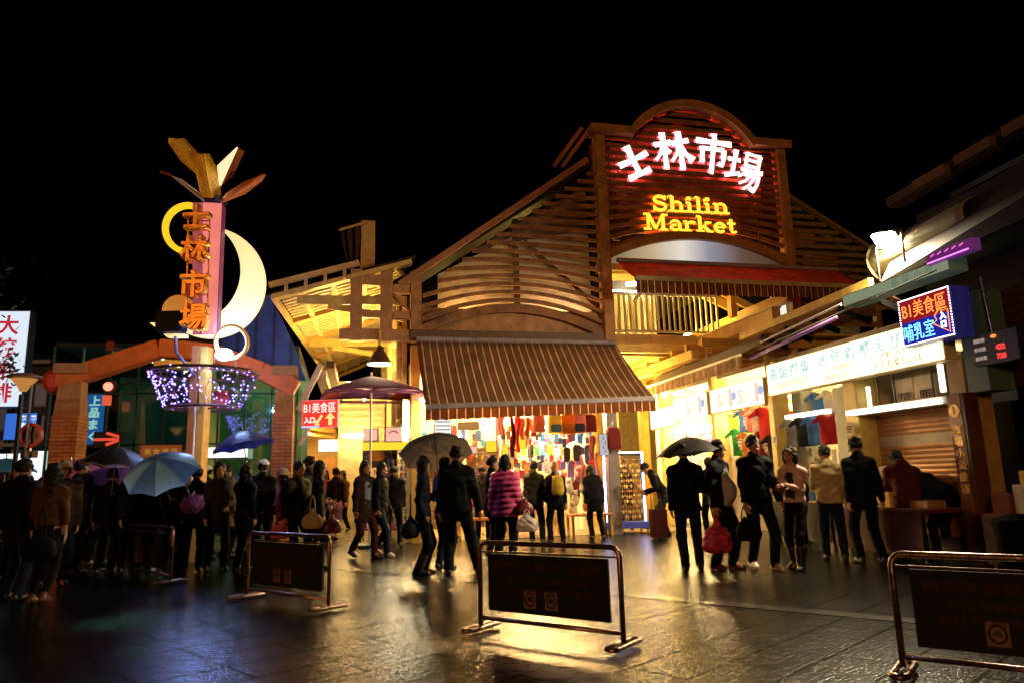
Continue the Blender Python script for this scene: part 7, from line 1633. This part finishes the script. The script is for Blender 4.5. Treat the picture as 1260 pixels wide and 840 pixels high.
# --- left of centre
person('woman in a dark brown coat walking out of the alley', G(447, 686), 52, 1.66, fem=True, top='dkbrown', legs='maroon', hair='long', hem=.62, flare=.015, bulk=.015, feet=WALK, lh='pocket', rh=(-.2, .0, .84), inner='grey', vox=.011)
person('person in a black coat walking behind the dark brown coat', G(468, 684), 68, 1.62, fem=True, top='black', legs='jeans', hair='bob', hem=.60, feet=WALK2, lh='pocket', shoe=SHOEW)
_, hd = person('woman with very long black hair and a white bag by the second barrier', G(390, 700), 112, 1.63, fem=True, top='black', legs='black', hair='long', hem=.76, rh=(-.18, -.03, .84), lh=(.18, -.16, .98), skirt=.55, flare=.02)
c = Vector(G(390, 700)); sdf_bag('shoulder_bag', 'pale cream shoulder bag of the very long haired woman', 'handbag', c + Vector((-.02, -.26, 1.12)), .36, .3, .12, FB['beige'], R(-20), 1.0, handle=.2, crinkle=.002); sdf_bag('shoulder_bag', 'dark brown leather bag at the side of the very long haired woman', 'handbag', c + Vector((.25, -.12, 1.0)), .28, .26, .12, M('brown_leather', (.1, .025, .015), .4), R(20), 2.0, handle=.2, crinkle=.002)
sc_ = MB().sheet(lambda u, v: (.13 * math.cos(PI * u) * (1 - .2 * v), .09 + .04 * math.sin(PI * u), 0 - .55 * v), 10, 10)
person('man in a black jacket facing right with a paper in hand', hp(381, 562, 1.72), 80, 1.72, top='black', legs='black', lh=(.1, -.34, 1.0), rh=(-.12, -.3, 1.02), hem=.80)
person('child in a pink coat and a pale brimmed hat beside the brick column', hp(350, 578, 1.52), -60, 1.52, fem=True, top='hotpink', legs='black', hair='bob', cap=('beige', 'brim'), hem=.62, rh=(-.1, -.26, .95), lh=(.1, -.28, .98), bulk=.02)
sdf_bag('plastic_bag', 'small pink bag held by the child in the pink coat', 'shopping bag', Vector(at(344, 630, 11.6)), .22, .26, .14, FB['hotpink'], 0, 2.0)
person('woman in a dark patterned jacket next to the child in the pink coat', hp(336, 582, 1.55), 120, 1.55, fem=True, top='grey2', legs='black', hair='bob', hem=.74)
person('man in a white cap and a wide black coat with his back turned', hp(322, 566, 1.70), 178, 1.70, top='black', legs='black', cap=('white', 'plain'), hem=.66, flare=.03, bulk=.035, lh=(.26, 0, .84), rh=(-.26, 0, .84), vox=.011)
_, hd = person('man in a brown jacket turned right before the tower pole', hp(280, 570, 1.70), 140, 1.70, top='brown', legs='black', hem=.58, bulk=.035, lh=(.2, -.2, .9), yaw=20, hair='short', flare=.02)
_, hd2 = person('person with a white peaked cap and dark coat beside the brown jacket', hp(256, 573, 1.66), -120, 1.66, top='black', legs='black', cap=('white', 'peak'), hem=.74, bulk=.03, flare=.02)
_, hd = person('short haired woman under the dark blue umbrella behind the white cap', hp(303, 572, 1.6), 160, 1.60, fem=True, top='black', legs='black', lh=(.06, -.24, 1.25), hair='bob')
p = at(297, 530, hd[0].y); umbrella('dark blue umbrella with a pale mark above the white capped man', p, (-10, 10), .5, M('dark_blue_nylon', (.035, .05, .26), .4, trans=.3), hand=hd[0])
# --- crowd at the left
NY = M('sky_blue_nylon', (.2, .42, .8), .4, trans=.45); NY2 = M('deep_blue_nylon', (.08, .18, .6), .4, trans=.45)
cr = [  # label, u, crown v, H, facing, look
 ('person hidden under the sky blue umbrella at the left', 198, 592, 1.62, 185, dict(top='black', legs='black', hem=.6, bulk=.04, flare=.03, rh=(-.08, -.22, 1.22))),
 ('person in black beside the sky blue umbrella holder', 228, 584, 1.66, 170, dict(top='black', legs='black', hem=.62, bulk=.03, flare=.02)),
 ('balding man with his face lit beneath the black umbrella', 150, 576, 1.68, 60, dict(top='navy', legs='black', hair='bald', hem=.72, yaw=10, lh=(.1, -.2, 1.2))),
 ('person wrapped in a wide black coat right of the beige capped man', 122, 570, 1.74, 176, dict(top='black', legs='black', hem=.55, bulk=.05, flare=.04, hair='short')),
 ('man in a beige cap and brown coat in the left crowd', 78, 568, 1.68, 50, dict(top='dkbrown', legs='black', cap=('beige', 'peak'), hem=.6, bulk=.035)),
 ('person in dark clothes between the beige cap and the street lamp', 62, 590, 1.6, 150, dict(top='black', legs='black', hem=.6, bulk=.03)),
 ('person in a grey coat at the far left edge', 2, 590, 1.64, 40, dict(top='grey2', legs='black', hem=.7, bulk=.03)),
]
for lab, u, v, H_, fc, kw in cr:
    _, hd = person(lab, hp(u, v, H_), fc, H_, vox=.013, **kw)
    if 'sky blue umbrella at' in lab: HB = hd
    if 'balding' in lab: HK = hd
_, hd = person('woman in black with bare orange lit shoulder nearest the left edge', G(50, 742), 195, 1.60, fem=True, top='brown', legs='black', hair='long', hem=.95, skirt=.62, rh=(-.2, 0, .84), lh=(.12, -.24, 1.0), feet=((.1, 0, 0), (-.08, .18, .04)), shoe=SHOEB, vox=.011)
c = Vector(G(50, 742)); sdf_bag('shoulder_bag', 'black patterned bag on the back of the woman nearest the left edge', 'handbag', c + Vector((.08, -.24, 1.1)), .36, .36, .16, FB['black'], R(5), 2.0, handle=.24, crinkle=.003)
person('person in dark blue jeans at the very left edge behind the woman', G(14, 738), 170, 1.68, top='black', legs='jeans', hem=.76)
p = at(196, 562, 9.4); umbrella('sky blue umbrella tilted toward the camera in the left crowd', Vector((p.x, 9.35, p.z - .02)), (38, -8), .47, NY, NY2, L_=.6)
p = at(146, 549, 10.6); umbrella('black umbrella with a pale grey panel and lace edge in the left crowd', Vector((p.x, 10.6, p.z)), (4, 6), .50, M('black_nylon', (1, 1, 1)), None, L_=.6, edge=M('dull_pink_lace', (.2, .1, .12), .8))
p = at(88, 566, 12.0); umbrella('pink umbrella half hidden behind the beige cap', Vector((p.x, 12.0, p.z)), (6, -6), .52, M('pink_nylon', (.55, .13, .17), .5, trans=.3), M('dark_pink_nylon', (.3, .06, .1), .5, trans=.3), L_=.6)
p = at(150, 574, 11.8); umbrella('violet pink umbrella behind the black one', Vector((p.x, 11.8, p.z)), (-25, 0), .45, M('mauve_nylon', (.35, .14, .34), .5, trans=.3), None, L_=.6)
p = at(8, 563, 12.5); umbrella('turquoise umbrella at the left edge below the white sign', Vector((p.x, 12.5, p.z)), (2, 0), .5, M('turquoise_nylon', (.08, .28, .38), .5, trans=.3), None, L_=.6)
fu = umbrella('folded violet umbrella carried low in the left crowd', Vector(at(238, 622, 9.6)), (125, -40), .16, M('violet_nylon', (.14, .04, .2), .35), None, L_=.5)
# --- more of the dark mass of figures between the left edge and the entrance
more = [(22, 588, 1.66, 30, 'black', 'short', 'dark figure beside the turquoise umbrella'), (34, 606, 1.58, 200, 'black', 'bob', 'short dark figure before the no entry sign'), (97, 586, 1.66, 120, 'dkbrown', 'short', 'dark brown figure under the edge of the pink umbrella'),
  (108, 596, 1.6, -70, 'black', 'bob', 'figure in black facing left under the black umbrella'), (137, 592, 1.64, 190, 'black', 'short', 'broad dark figure under the black umbrella'), (168, 588, 1.62, 20, 'black', 'long', 'long haired dark figure between the black and the sky blue umbrellas'),
  (182, 604, 1.6, 175, 'navy', 'bob', 'navy clad figure low behind the first barrier'), (214, 598, 1.64, 150, 'black', 'short', 'dark figure under the right edge of the sky blue umbrella'), (243, 588, 1.66, 200, 'black', 'short', 'dark figure just left of the tower pole'), (268, 594, 1.6, 30, 'grey2', 'bob', 'grey clad woman behind the brown jacket'),
  (365, 588, 1.62, 60, 'olive', 'short', 'olive figure between the pink child and the man with a paper'), 
  (484, 590, 1.62, 185, 'black', 'short', 'dark shopper looking at the violet trinket rack'), (592, 588, 1.6, 175, 'dkbrown', 'short', 'brown shopper at the slim wall rack'), (712, 592, 1.58, 190, 'black', 'bob', 'dark shopper bending over the bench table'), (838, 585, 1.62, 170, 'black', 'bob', 'shopper deep in the passage behind the black umbrella'), (915, 588, 1.62, 185, 'navy', 'short', 'shopper at the shirt wall between the two talking men'), (1000, 592, 1.6, 160, 'dkbrown', 'short', 'stooping shopper behind the phone woman')]
for i, (u, v, H_, fc, tp, hr, lab) in enumerate(more):
    if i < 11: H_ = H_ + rng.uniform(-.07, .09); v = v + rng.uniform(-9, 9)
    pz = hp(u, v, H_)
    if i >= 11: pz = {11: gp(484, 672), 12: MP(-2.9, -.1), 13: MP(-.6, -.85), 14: MP(.9, 1.2), 15: MP(1.7, -1.6), 16: MP(1.75, -4.4)}[i]
    elif not 6.5 < pz[1] < 15: pz = (pz[0] / pz[1] * 11.5, 11.5, 0)
    person(lab, pz, fc, H_, fem=hr in ('bob', 'long'), top=tp, legs='black', hair=hr, hem=rng.uniform(.6, .82), bulk=rng.uniform(.0, .035), vox=.0145, lean=(18 if i in (13, 16) else 0), nod=(20 if i in (11, 12, 13, 16) else 4), lh=((.12, -.3, 1.0) if i % 3 == 0 else None))
# --- far people in the alley
for i, (u, v, H_, fc, tp, lab) in enumerate(((401, 579, 1.6, 20, 'hotpink', 'girl with a pink hair band deep in the alley'), (412, 580, 1.64, 170, 'dkbrown', 'person in a spotted dark coat walking away in the alley'), (422, 580, 1.62, -20, 'brown', 'person in brown coming down the alley'), (430, 579, 1.66, 160, 'olive', 'olive clad man far down the alley'), (436, 577, 1.68, 10, 'grey2', 'grey clad man standing farthest in the alley'))):
    s, d = -7.0 + .22 * i, 4.0 + 2.2 * i; q = MP(s, d); k_ = at(u, v, 20); 
    Y = [17.5, 17.0, 19.5, 21.5, 23.0][i]; q = at(u, v, Y); person(lab, (q.x, Y, 0), fc, H_, fem=i < 3, top=tp, legs=('black', 'ltpink', 'black', 'black', 'black')[i], hair=('bob', 'short', 'long', 'short', 'short')[i], hem=.7, vox=.017, feet=WALK if i % 2 else WALK2)
